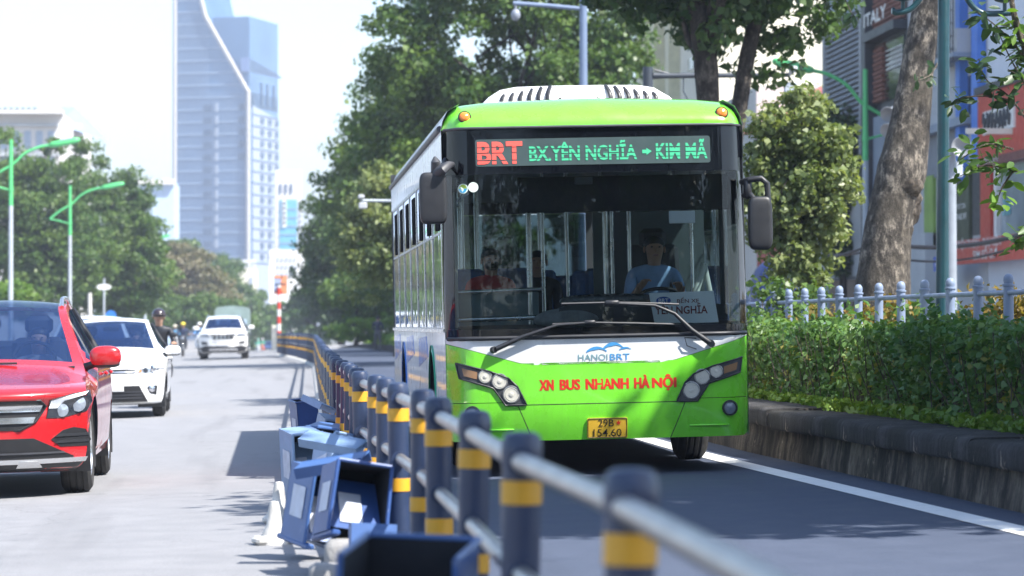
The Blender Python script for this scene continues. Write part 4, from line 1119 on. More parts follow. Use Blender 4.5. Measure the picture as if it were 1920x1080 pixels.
# running gear
def bus_wheel(x, y, r=.48, w=.27):
    root = empty('wheel', (x, y, r)); root.parent = bus
    mb = MB(); rt = rotm(0, R(90), 0)
    mb.lathe([(.29, -w / 2 + .02), (r - .05, -w / 2), (r - .012, -w / 2 + .03), (r, -w / 4), (r - .014, -w / 4 + .01), (r - .014, -w / 4 + .02), (r, -w / 4 + .03), (r, -.01), (r - .014, -.005), (r - .014, .005), (r, .01), (r, w / 4 - .03), (r - .014, w / 4 - .02), (r - .014, w / 4 - .01), (r, w / 4), (r - .012, w / 2 - .03), (r - .05, w / 2), (.29, w / 2 - .02)], (0, 0, 0), 36, rt, cap=False)
    mb.build('tyre', M_RUBBER, root, smooth=35)
    mb = MB(); mb.lathe([(0, .02), (.12, .06), (.14, .02), (.26, -.03), (.29, w / 2 - .03), (.30, w / 2 - .02)], (0, 0, 0), 28, rotm(0, R(90 if x > 0 else -90), 0), cap=False); mb.build('rim', M_ALU, root, smooth=40)
for x in (-1.06, 1.06):
    for wy in wheels_y: bus_wheel(x, wy)
mb = MB(); mb.box((0, 2.55, .5), (1.9, .18, .2)); mb.box((0, 8.75, .5), (1.9, .3, .3)); mb.box((0, 6, .48), (1.3, 11, .28)); mb.box((.1, .8, .36), (.12, .2, .16)); mb.build('chassis', M_BLACKP, bus)
# ================================================================ CARS
def car_glass(name, col=(.010, .030, .10)):
    if name in _mc: return _mc[name]
    t = NT(name)
    p = t.bsdf(col, .02, Specular_IOR_Level=.9, Coat_Weight=.6)  # blue base colour: glass tint plus a painted sky reflection
    tr = t.n.new('ShaderNodeBsdfTransparent'); tr.inputs[0].default_value = (.55, .66, .80, 1)
    mx = t.n.new('ShaderNodeMixShader'); mx.inputs[0].default_value = .52
    t.link(p.outputs[0], mx.inputs[1]); t.link(tr.outputs[0], mx.inputs[2])
    _mc[name] = t.finish(mx); return _mc[name]
M_CGLASS = car_glass('car_window_glass', (.012, .035, .12))
M_CRED = plain('car_red_paint', (.44, .012, .016), .25, var=.05, scale=1.5, coat=1.0)
M_CWHITE = plain('car_white_paint', (.78, .78, .77), .28, var=.03, scale=1.5, coat=1.0)
M_CBLUE = plain('car_dark_blue_paint', (.02, .05, .16), .25, var=.05, coat=1.0)
M_LENS = plain('headlight_lens', (.32, .36, .42), .08, metal=.3, var=.35, scale=9, coat=1.0)
M_DARKLENS = plain('headlight_dark', (.03, .035, .045), .15, var=.3, scale=9, coat=1.0)
M_MESH = plain('grille_mesh', (.012, .012, .014), .5)
M_SILVER = plain('silver_trim', (.68, .69, .70), .22, metal=.9, var=.06)
M_PLATE = plain('white_plate', (.75, .75, .74), .5)
M_LIT = plain('seat_cream', (.3, .3, .28), .7)

def car(name, label, loc, rz, rows, paint, belt, wheels, wheel_r, tw, group=None, hood_t=(4, 6), glass_edge=.90, roof_mat=None, Ws=.945, sill=.26, rails=False, roof_glass=None):
    """a car facing -Y; rows run from under the front bumper over the roof to the rear bumper: (y, z, half width, dy, dz)"""
    X, Y, Z = loc
    root = empty(name, loc, (0, -math.atan(CROSS), rz), label=label, cat='car', group=group)
    D, ts = catmull(rows, 9)
    ss = np.concatenate([-np.array([1, .985, .965, .945, .92, .90, .87, .83, .78, .7, .6, .5, .38, .25, .12]), [0], np.array([.12, .25, .38, .5, .6, .7, .78, .83, .87, .90, .92, .945, .965, .985, 1])])
    G = [[(d[2] * s, d[0] + d[3] * abs(s) ** 2.6, d[1] - d[4] * s * s) for s in ss] for d in D]
    nb = hood_t[0]; t_cowl = hood_t[1]; t_head = t_cowl + 1
    t_rg0, t_rg1 = len(rows) - 5, len(rows) - 4      # rear glass between these rows
    def reg(i, j):
        t = (ts[i] + ts[i + 1]) / 2; s = abs(ss[j] + ss[j + 1]) / 2
        if t_cowl + .06 < t < t_head - .02 and s < glass_edge: return 'windscreen'
        if t_rg0 + .1 < t < t_rg1 - .05 and s < .86: return 'rear_window'
        if nb + .02 < t < t_cowl - .02 and s < .88: return 'bonnet'
        if roof_glass and roof_glass[0] < t < roof_glass[1] and s < .9: return 'roof_panel'
        return 'body'
    # side sheet
    i0 = next(i for i, t in enumerate(ts) if t >= nb); i1 = next(i for i, t in enumerate(ts) if t >= len(rows) - 3)
    E = [G[i][-1] for i in range(i0, i1 + 1)]
    y_s, y_e = E[0][1], E[-1][1]
    yy = []
    for e in E:
        if not yy or e[1] > yy[-1] + 1e-3: yy.append(e[1])
    L = y_e - y_s
    ysd = sorted(set([round(y, 4) for y in yy] + [round(y_s + L * k / 70, 4) for k in range(71)]))
    ysd = [y for k, y in enumerate(ysd) if k == 0 or y - ysd[k - 1] > .012]
    ex = lambda y, c: lerp_pts([(e[1], e[c]) for e in E], y)
    def wid(y):
        u, v = y - y_s, y_e - y
        return Ws * (1 - .05 * max(0, 1 - u / .55) ** 2 - .06 * max(0, 1 - v / .6) ** 2)
    def prof(z): return 1 - .035 * ((z - .68) / .42) ** 2 - (.02 if z < .34 else 0)
    NVS = 30
    S = []; 
    for y in ysd:
        ze, xe = ex(y, 2), ex(y, 0); row = []
        W = wid(y)
        for k in range(NVS + 1):
            z = ze + (sill - ze) * (k / NVS)
            if ze > belt + .12:
                if z > belt:
                    u = (ze - z) / (ze - belt); x = xe + (W * prof(belt) - xe) * (u ** 1.05)
                else: x = W * prof(z)
            else:
                f = max(0, 1 - (ze - z) / .14); f = f * f * (3 - 2 * f); x = W * prof(z) * (1 - f) + xe * f
            row.append([x, y, z])
        S.append(row)
    ra = wheel_r + .055
    for row in S:
        for p in row:
            for wy in wheels:
                dy, dz = p[1] - wy, p[2] - wheel_r; d = math.hypot(dy, dz)
                if abs(d - ra) < .032 and d > 1e-6: p[1], p[2] = wy + dy * ra / d, wheel_r + dz * ra / d
    def cen(i, j): return [sum(S[a][b][c] for a in (i, i + 1) for b in (j, j + 1)) / 4 for c in range(3)]
    y_c, y_h = rows[t_cowl][0] + rows[t_cowl][3], rows[t_head][0] + rows[t_head][3]
    def sreg(i, j):
        c = cen(i, j)
        for wy in wheels:
            if math.hypot(c[1] - wy, c[2] - wheel_r) < ra - .004: return None
        ze = ex(c[1], 2)
        if ze > belt + .10 and belt + .03 < c[2] < ze - .045 and y_c + .25 < c[1] < y_e - .35: return 'side_window'
        return 'body'
    body = MB()
    body.grid(G, mask=lambda i, j: reg(i, j) == 'body')
    for s in (1, -1):
        body.grid([[(p[0] * s, p[1], p[2]) for p in r] for r in S], mask=lambda i, j: sreg(i, j) == 'body')
    b = body.build('body', paint, root, smooth=38)
    for nm, mt in (('windscreen', M_CGLASS), ('rear_window', M_CGLASS), ('bonnet', paint), ('roof_panel', roof_mat or M_CGLASS)):
        if nm == 'roof_panel' and not roof_glass: continue
        mb = MB(); mb.grid(G, mask=lambda i, j: reg(i, j) == nm); mb.build(nm, mt, root, smooth=40)
    for s in (1, -1):
        mb = MB(); mb.grid([[(p[0] * s, p[1], p[2]) for p in r] for r in S], mask=lambda i, j: sreg(i, j) == 'side_window'); mb.build('side_window', M_CGLASS, root, smooth=40)
        # door pillar
        ym = y_c + (y_e - y_c) * .50
        mb = MB(); r_ = min(range(len(ysd)), key=lambda k: abs(ysd[k] - ym)); mb.tube([(S[r_][k][0] * s, S[r_][k][1], S[r_][k][2]) for k in range(1, 14)], .03, 6); mb.build('door_pillar', M_BLACKP, root, smooth=60)
        mb = MB()
        for dyh in (.42, .70):
            yh = y_c + (y_e - y_c) * dyh; mb.box((s * (wid(yh) + .012), yh, belt - .10), (.03, .20, .035), bev=.012)
        mb.build('door_handle', paint, root, smooth=40)
        for wy in wheels:
            mb = MB(); a = np.linspace(R(-25), R(205), 21); xw_ = wid(wy) * prof(.5)
            mb.grid([[(s * (xw_ - .02), wy + ra * math.cos(t), wheel_r + ra * math.sin(t)), (s * (xw_ - .42), wy + ra * math.cos(t), wheel_r + ra * math.sin(t))] for t in a]); mb.build('wheel_well', M_BLACKP, root)
            w = empty('wheel', (s * (Ws - .035 - tw / 2), wy, wheel_r)); w.parent = root
            mb = MB(); r, h = wheel_r, tw / 2
            mb.lathe([(r * .66, -h + .015), (r - .045, -h), (r - .010, -h + .025), (r, -h * .5), (r - .009, -h * .5 + .006), (r - .009, -h * .5 + .014), (r, -h * .5 + .02), (r, -.012), (r - .009, -.006), (r - .009, .006), (r, .012), (r, h * .5 - .02), (r - .009, h * .5 - .014), (r - .009, h * .5 - .006), (r, h * .5), (r - .010, h - .025), (r - .045, h), (r * .66, h - .015)], (0, 0, 0), 32, rotm(0, R(90), 0), cap=False)
            mb.build('tyre', M_RUBBER, w, smooth=35)
            mb = MB(); mb.lathe([(r * .67, h - .02), (r * .62, h - .01), (r * .60, h - .05), (r * .60, 0)], (0, 0, 0), 28, rotm(0, R(90 * s), 0), cap=False)
            for k in range(5):
                a = 2 * math.pi * k / 5; mb.box((s * (h - .04), math.cos(a) * r * .33, math.sin(a) * r * .33), (.03, r * .62, .05), rot=rotm(a, 0, 0))
            mb.lathe([(0, h - .015), (r * .14, h - .02), (r * .16, h - .06)], (0, 0, 0), 16, rotm(0, R(90 * s), 0), cap=False)
            mb.box((s * .02, 0, 0), (.01, r * 1.1, r * 1.1)); mb.build('rim', M_SILVER, w, smooth=40)
        if rails:
            i2 = next(i for i, t in enumerate(ts) if t >= t_head + .15); i3 = next(i for i, t in enumerate(ts) if t >= t_rg0 - .1)
            mb = MB(); jj = len(ss) - 4
            pts = [Vector(G[i][jj]) + Vector((0, 0, .045 if i not in (i2, i3) else .0)) for i in range(i2, i3 + 1, 2)]
            mb.tube([(p.x * s, p.y, p.z) for p in pts], .020, 8); mb.build('roof_rail', M_SILVER, root, smooth=60)
    # cabin: dashboard, front seats, rear bench, mirror, wheel
    yc_, yh_ = rows[t_cowl][0], rows[t_head][0]
    mb = MB(); mb.prism([(-Ws * .8, yc_ + .15, belt - .25), (-Ws * .8, yc_ + .15, belt - .02), (-Ws * .8, yc_ + .55, belt + .02), (-Ws * .8, yc_ + .7, belt - .25)], (Ws * 1.6, 0, 0)); mb.build('dashboard', M_BLACKP, root)
    mb = MB()
    for s in (-1, 1):
        mb.box((s * Ws * .42, yh_ + .35, belt - .08), (.46, .13, .62), bev=.05, rot=rotm(R(-12), 0, 0)); mb.box((s * Ws * .42, yh_ + .44, belt + .33), (.24, .09, .16), bev=.04)
    mb.build('front_seats', M_DGREY, root, smooth=40)
    mb = MB(); mb.box((0, yh_ + 1.35, belt - .1), (Ws * 1.4, .15, .6), bev=.05); mb.build('rear_seat', M_DGREY, root, smooth=40)
    mb = MB(); hz_m = rows[t_head][1] - .12; mb.box((0, yh_ - .12, hz_m), (.24, .03, .07), bev=.012); mb.build('rear_view_mirror', M_BLACKP, root)
    mb = MB(); mb.tube([(Ws * .42 + .18 * math.cos(a), yh_ - .28 + .06 * math.sin(a), belt + .02 + .17 * math.sin(a)) for a in np.linspace(0, 2 * math.pi, 25)], .016, 6, cap=False); mb.build('steering_wheel', M_BLACKP, root)
    mb = MB(); mb.box((0, (y_s + y_e) / 2, sill + .02), (Ws * 1.6, y_e - y_s, .10)); mb.build('underbody', M_BLACKP, root)
    Dz = [(d[1], d[0], d[2], d[3]) for d, t in zip(D, ts) if t <= nb + .5]
    Dz.sort()
    def fcar(x, z):
        y = lerp_pts([(q[0], q[1]) for q in Dz], z); w = lerp_pts([(q[0], q[2]) for q in Dz], z); dy = lerp_pts([(q[0], q[3]) for q in Dz], z)
        return y + dy * min(1.15, abs(x) / w) ** 2.6
    return root, fcar, dict(G=G, ts=ts, ss=ss, rows=rows, belt=belt, y_c=y_c)
def both(fn):
    for s in (1, -1): fn(s)
def mir(poly, s): return poly if s > 0 else [(-x, z) for x, z in reversed(poly)]
def cpanel(root, f, name, poly, mat, off=.006, depth=.03, step=.06): return panel(name, poly, f, mat, root, off, depth, step)
def wing_mirror(root, x, y, z, paint, sx=.12, szz=.085):
    for s in (1, -1):
        mb = MB(); mb.blob((s * x, y, z), (sx, .075, szz), .72, nu=24, nv=14, m=0)
        m = mb.build('wing_mirror', paint, root, smooth=60)
        mb = MB(); mb.blob((s * x, y + .01, z - szz * .72), (sx * .9, .07, szz * .35), .8); mb.tube([(s * (x - sx * .6), y + .02, z - szz * .6), (s * (x - sx - .09), y + .06, z - szz * 1.1)], [.03, .035], 8); mb.build('mirror_base', M_BLACKP, m, smooth=60)
def wipers(root, info, x=0):
    pass

# ---- red sport utility car, lower left
rX, rY = -2.50, 24.35
rows = [(.22, .20, .74, .22, 0), (.06, .235, .84, .38, 0), (.02, .32, .885, .42, 0), (.0, .50, .90, .44, 0), (.0, .68, .905, .44, .0), (.08, .86, .895, .36, .0), (1.22, 1.045, .83, .24, .05), (2.02, 1.50, .655, .14, .045), (2.75, 1.585, .64, 0, .05), (3.75, 1.53, .62, 0, .05), (4.35, 1.12, .74, -.05, .03), (4.55, .92, .84, -.22, 0), (4.62, .55, .88, -.28, 0), (4.5, .25, .80, -.2, 0)]
rows[4] = (.012, .70, .905, .428, 0)
suv, f, inf = car('red_car', 'shiny red sport utility car with a chrome barred grille, cut by the left edge', (rX, rY, zg(rX, rY)), R(.6), rows, M_CRED, 1.03, (.90, 3.77), .36, .245, hood_t=(5, 6), rails=True, roof_glass=(7.05, 9), roof_mat=M_CGLASS)
gr = [(-.56, .765), (-.60, .72), (-.52, .60), (-.40, .535), (.40, .535), (.52, .60), (.60, .72), (.56, .765)]
g_ = cpanel(suv, f, 'grille', gr, M_MESH, .006)
for (z, w) in ((.705, .555), (.615, .50)):
    q = [(-w, z - .026), (w, z - .026), (w + .02, z + .022), (-w - .02, z + .022)]
    cpanel(suv, f, 'grille_bar', q, M_SILVER, .022, .03).parent = g_
mb = MB(); mb.tube([(x, f(x, z) - .008, z) for x, z in gr + gr[:1]], .010, 6); mb.build('grille_rim', M_BLACKP, g_, smooth=60)
mb = MB(); mb.lathe([(.10, 0), (.10, .012), (.085, .02), (0, .02)], (0, f(0, .66) - .02, .66), 28, rotm(R(90), 0, 0)); mb.build('emblem', M_SILVER, g_, smooth=40)
def red_side(s):
    hl = [(.60, .625), (.72, .622), (.90, .665), (.945, .745), (.93, .835), (.80, .812), (.63, .765)]
    h = cpanel(suv, f, 'headlight', mir(hl, s), M_DARKLENS, .008)
    cpanel(suv, f, 'light_strip', mir([(.62, .70), (.64, .755), (.80, .803), (.925, .828), (.90, .80), (.74, .755), (.68, .70)], s), plain('led_white', (.85, .87, .9), .25), .016, .02).parent = h
    for (x, z, r) in ((.715, .682, .045), (.835, .728, .055)):
        mb = MB(); mb.lathe([(r * 1.2, 0), (r * 1.15, .012), (r, .014), (r * .6, .02), (0, .024)], (s * x, f(x, z) - .006, z), 20, rotm(R(90), 0, R(20 * s))); mb.build('lamp', M_LENS, h, smooth=40)
    fv = [(.63, .455), (.70, .395), (.90, .39), (.925, .44), (.89, .525), (.80, .545), (.72, .525)]
    v = cpanel(suv, f, 'air_intake', mir(fv, s), M_MESH, .006)
    for z in (.425, .475):
        cpanel(suv, f, 'intake_blade', mir([(.66, z), (.915, z), (.905, z + .022), (.70, z + .022)], s), M_BLACKP, .018, .02).parent = v
    cpanel(suv, f, 'tow_loop', mir([(.36, .235), (.56, .235), (.53, .29), (.39, .29)], s), M_SILVER, .02, .02)
both(red_side)
lo = [(-.50, .47), (-.60, .42), (-.80, .315), (-.78, .30), (.78, .30), (.80, .315), (.60, .42), (.50, .47)]
cpanel(suv, f, 'lower_grille', lo, M_MESH, .007)
cpanel(suv, f, 'grille_slat', [(-.74, .345), (.74, .345), (.72, .36), (-.72, .36)], M_DGREY, .018, .02)
cpanel(suv, f, 'skid_trim', [(-.88, .268), (.88, .268), (.90, .305), (-.90, .305)], M_SILVER, .016, .03)
cpanel(suv, f, 'lower_lip', [(-.80, .205), (.80, .205), (.86, .266), (-.86, .266)], M_BLACKP, .012, .03)
pp = cpanel(suv, f, 'number_plate', [(-.235, .435), (.235, .435), (.235, .545), (-.235, .545)], M_PLATE, .035, .03, .2)
wing_mirror(suv, 1.005, 1.50, 1.085, M_CRED, .13, .09)
mb = MB(); mb.tube([(-.75, 1.22, 1.02), (-.2, 1.20, 1.055), (.3, 1.21, 1.05)], .010, 6); mb.build('wiper', M_BLACKP, suv, smooth=60)

# ---- white hatchback behind it
wX, wY = -2.66, 45.4
rows = [(.20, .20, .66, .20, 0), (.05, .225, .76, .37, 0), (.02, .34, .80, .40, 0), (.0, .52, .815, .42, 0), (.03, .68, .82, .39, 0), (.14, .78, .80, .28, .0), (1.0, 1.0, .745, .22, .05), (1.85, 1.43, .56, .14, .04), (2.5, 1.475, .55, 0, .05), (3.3, 1.42, .53, 0, .05), (3.85, 1.05, .66, -.05, .03), (4.02, .88, .74, -.18, 0), (4.1, .55, .78, -.22, 0), (4.0, .25, .70, -.15, 0)]
hat, f, inf = car('white_car', 'white hatchback with a wide black lower grille driving behind the red car', (wX, wY, zg(wX, wY)), R(.8), rows, M_CWHITE, .95, (.80, 3.35), .30, .19, hood_t=(5, 6), Ws=.85, sill=.22)
cpanel(hat, f, 'grille', [(-.42, .70), (-.40, .655), (.40, .655), (.42, .70), (.30, .72), (-.30, .72)], M_MESH, .006)
cpanel(hat, f, 'grille_bar', [(-.46, .672), (.46, .672), (.47, .688), (-.47, .688)], M_SILVER, .016, .02)
mb = MB(); mb.lathe([(.075, 0), (.075, .01), (0, .018)], (0, f(0, .69) - .015, .69), 20, rotm(R(90), 0, 0)); mb.build('emblem', M_SILVER, hat)
lg = cpanel(hat, f, 'lower_grille', [(-.58, .235), (.58, .235), (.46, .475), (-.46, .475)], M_MESH, .006)
for z in (.29, .335, .38):
    cpanel(hat, f, 'grille_slat', [(-.50, z), (.50, z), (.49, z + .012), (-.49, z + .012)], M_DGREY, .016, .02).parent = lg
cpanel(hat, f, 'number_plate', [(-.235, .40), (.235, .40), (.235, .505), (-.235, .505)], M_PLATE, .03, .03, .2)
cpanel(hat, f, 'bumper_trim', [(-.62, .205), (.62, .205), (.60, .232), (-.60, .232)], M_CWHITE, .03, .04)
def hat_side(s):
    h = cpanel(hat, f, 'headlight', mir([(.44, .665), (.60, .655), (.745, .70), (.76, .795), (.62, .765), (.47, .71)], s), M_LENS, .008)
    for (x, z, r) in ((.55, .698, .035), (.66, .722, .04)):
        mb = MB(); mb.lathe([(r * 1.2, 0), (r, .014), (0, .02)], (s * x, f(x, z) - .008, z), 16, rotm(R(90), 0, R(20 * s))); mb.build('lamp', M_DARKLENS if r < .04 else M_CHROME, h, smooth=40)
    panel('indicator', mir([(.45, .672), (.49, .67), (.49, .705), (.47, .705)], s), f, M_AMBER, h, .016, .01)
    v = cpanel(hat, f, 'fog_recess', mir([(.61, .36), (.70, .33), (.72, .47), (.60, .475), (.57, .44)], s), M_MESH, .006)
    mb = MB(); mb.lathe([(.05, 0), (.05, .012), (.042, .016), (0, .022)], (s * .635, f(.635, .425) - .008, .425), 16, rotm(R(90), 0, R(25 * s))); mb.build('fog_lamp', M_CHROME, v, smooth=40)
both(hat_side)
wing_mirror(hat, .93, 1.28, .97, M_CWHITE, .12, .075)

# ---- second white car, only its roof shows between the first two
vX, vY = -3.75, 57.5
vrows = [(y * 1.03, z * 1.06, w * 1.05, dy, dz) for y, z, w, dy, dz in rows]
v2, f, inf = car('white_car', 'white car mostly hidden between the red car and the white hatchback, only its roof showing', (vX, vY, zg(vX, vY)), R(.5), vrows, M_CWHITE, 1.0, (.82, 3.45), .31, .2, hood_t=(5, 6), Ws=.89, sill=.22)
cpanel(v2, f, 'grille', [(-.4, .5), (.4, .5), (.45, .72), (-.45, .72)], M_MESH, .006)
both(lambda s: cpanel(v2, f, 'headlight', mir([(.50, .68), (.76, .70), (.78, .80), (.52, .74)], s), M_LENS, .008))
wing_mirror(v2, .96, 1.3, 1.02, M_CWHITE, .11, .07)

# ---- large white sport utility car farther down
eX, eY = PX(419, 125), 125.0
rows = [(.25, .26, .76, .15, 0), (.08, .30, .90, .32, 0), (.02, .42, .955, .36, 0), (.0, .65, .97, .38, 0), (.0, .90, .97, .38, 0), (.08, 1.08, .96, .30, .0), (1.25, 1.22, .88, .22, .04), (1.95, 1.66, .70, .12, .04), (2.8, 1.78, .69, 0, .05), (4.2, 1.74, .68, 0, .05), (4.85, 1.25, .80, -.05, .02), (5.0, 1.0, .88, -.2, 0), (5.05, .6, .92, -.25, 0), (4.9, .3, .85, -.2, 0)]
exp_, f, inf = car('white_car', 'big white sport utility car with a latticed grille in front of the canvas truck', (eX, eY, zg(eX, eY)), 0, rows, M_CWHITE, 1.2, (.95, 3.85), .39, .26, hood_t=(5, 6), Ws=1.0, sill=.34, rails=True)
g_ = cpanel(exp_, f, 'grille', [(-.50, 1.03), (-.40, .80), (.40, .80), (.50, 1.03)], M_MESH, .006)
for r_ in range(3):
    for c in range(6):
        x = -.40 + c * .16 + (.0 if r_ != 2 else 0); z = .825 + r_ * .072
        if abs(x) < .36 + r_ * .05: cpanel(exp_, f, 'grille_hole', disc_poly(x, z, .055, 6, .026), M_SILVER, .016, .015, .3).parent = g_
cpanel(exp_, f, 'grille_slot', [(-.42, .695), (.42, .695), (.42, .715), (-.42, .715)], M_MESH, .006)
cpanel(exp_, f, 'lower_lip', [(-.86, .30), (.86, .30), (.97, .48), (.72, .56), (.40, .50), (-.40, .50), (-.72, .56), (-.97, .48)], M_BLACKP, .008)
cpanel(exp_, f, 'skid_trim', [(-.62, .36), (.62, .36), (.52, .44), (-.52, .44)], M_SILVER, .02, .02)
cpanel(exp_, f, 'number_plate', [(-.24, .58), (.24, .58), (.24, .69), (-.24, .69)], M_PLATE, .03, .03, .2)
def exp_side(s):
    cpanel(exp_, f, 'headlight', mir([(.56, .90), (.88, .92), (.90, 1.06), (.60, 1.04)], s), M_LENS, .008)
    cpanel(exp_, f, 'fog_recess', mir([(.60, .60), (.86, .60), (.88, .74), (.66, .72)], s), M_DGREY, .006)
both(exp_side)
wing_mirror(exp_, 1.12, 1.55, 1.27, M_CWHITE, .13, .09)
# ---- dark blue saloon far away
sX, sY = PX(502, 338), 338.0
rows = [(.20, .20, .66, .20, 0), (.05, .225, .80, .37, 0), (.02, .34, .84, .40, 0), (.0, .52, .85, .42, 0), (.03, .66, .85, .39, 0), (.14, .74, .83, .28, .0), (1.15, .95, .77, .22, .05), (2.0, 1.40, .58, .14, .04), (2.5, 1.45, .57, 0, .05), (3.3, 1.40, .55, 0, .05), (4.0, 1.02, .66, -.05, .03), (4.5, .98, .74, -.18, 0), (4.6, .55, .8, -.22, 0), (4.5, .25, .70, -.15, 0)]
sal, f, inf = car('blue_car', 'dark blue saloon car far down the street beside the striped pole', (sX, sY, zg(sX, sY)), 0, rows, M_CBLUE, .95, (.85, 3.5), .31, .2, hood_t=(5, 6), Ws=.88, sill=.22)
both(lambda s: cpanel(sal, f, 'headlight', mir([(.50, .60), (.78, .62), (.80, .72), (.52, .68)], s), plain('bright_lamp', (.85, .86, .84), .3), .008))
cpanel(sal, f, 'number_plate', [(-.235, .36), (.235, .36), (.235, .48), (-.235, .48)], M_PLATE, .02, .02, .2)
cpanel(sal, f, 'grille', [(-.42, .5), (.42, .5), (.46, .68), (-.46, .68)], M_MESH, .006)

# ---- canvas covered truck behind the big white car
tX, tY = PX(434, 200), 200.0
tr = empty('truck', (tX, tY, zg(tX, tY)), label='small truck with a grey green canvas cover behind the big white car', cat='truck')
M_CANVAS = plain('canvas', (.22, .29, .27), .85, var=.15, scale=2)
mb = MB(); ncv = 9
mb.grid([[(-1.12, y, 1.2), (-1.12, y, 2.65), (-1.0, y, 2.86), (-.5, y, 2.94), (0, y, 2.96), (.5, y, 2.94), (1.0, y, 2.86), (1.12, y, 2.65), (1.12, y, 1.2)] for y in np.linspace(1.8, 5.4, 9)])
mb.add([(-1.12, 1.8, 1.2), (-1.12, 1.8, 2.65), (-1.0, 1.8, 2.86), (-.5, 1.8, 2.94), (0, 1.8, 2.96), (.5, 1.8, 2.94), (1.0, 1.8, 2.86), (1.12, 1.8, 2.65), (1.12, 1.8, 1.2)], [tuple(range(9))])
mb.build('canvas_cover', M_CANVAS, tr)
mb = MB(); mb.box((0, 3.6, .95), (2.2, 3.7, .5)); mb.build('load_bed', M_DGREY, tr)
mb = MB(); mb.prism([(-.95, 0, .5), (-.95, 0, 1.25), (-.95, .35, 2.05), (-.95, 1.6, 2.1), (-.95, 1.6, .5)], (1.9, 0, 0)); cb = mb.build('cab', plain('truck_paint', (.25, .33, .42), .4), tr)
mb = MB(); mb.prism([(-.85, -.006, 1.28), (.85, -.006, 1.28), (.78, .32, 2.0), (-.78, .32, 2.0)], (0, -.012, 0)); mb.build('windscreen', M_CGLASS, tr)
for s in (-1, 1):
    mb = MB(); mb.box((s * .7, -.01, .78), (.26, .03, .16), bev=.01); mb.build('headlight', M_LENS, tr)
    mb = MB(); mb.box((s * 1.1, .1, 1.6), (.14, .06, .28), bev=.02); mb.build('wing_mirror', M_BLACKP, tr)
    for y in (.8, 4.2):
        mb = MB(); mb.lathe([(.2, -.12), (.38, -.12), (.4, -.08), (.4, .08), (.38, .12), (.2, .12)], (s * .85, y, .4), 24, rotm(0, R(90), 0)); mb.build('wheel', M_RUBBER, tr, smooth=40)
mb = MB(); mb.tube([(1.22, 1.9, 1.0), (1.22, 1.9, 3.3)], .03, 6); mb.tube([(1.1, 1.9, 2.9), (1.34, 1.9, 2.9)], .02, 6); mb.build('side_stake', M_DGREY, tr)
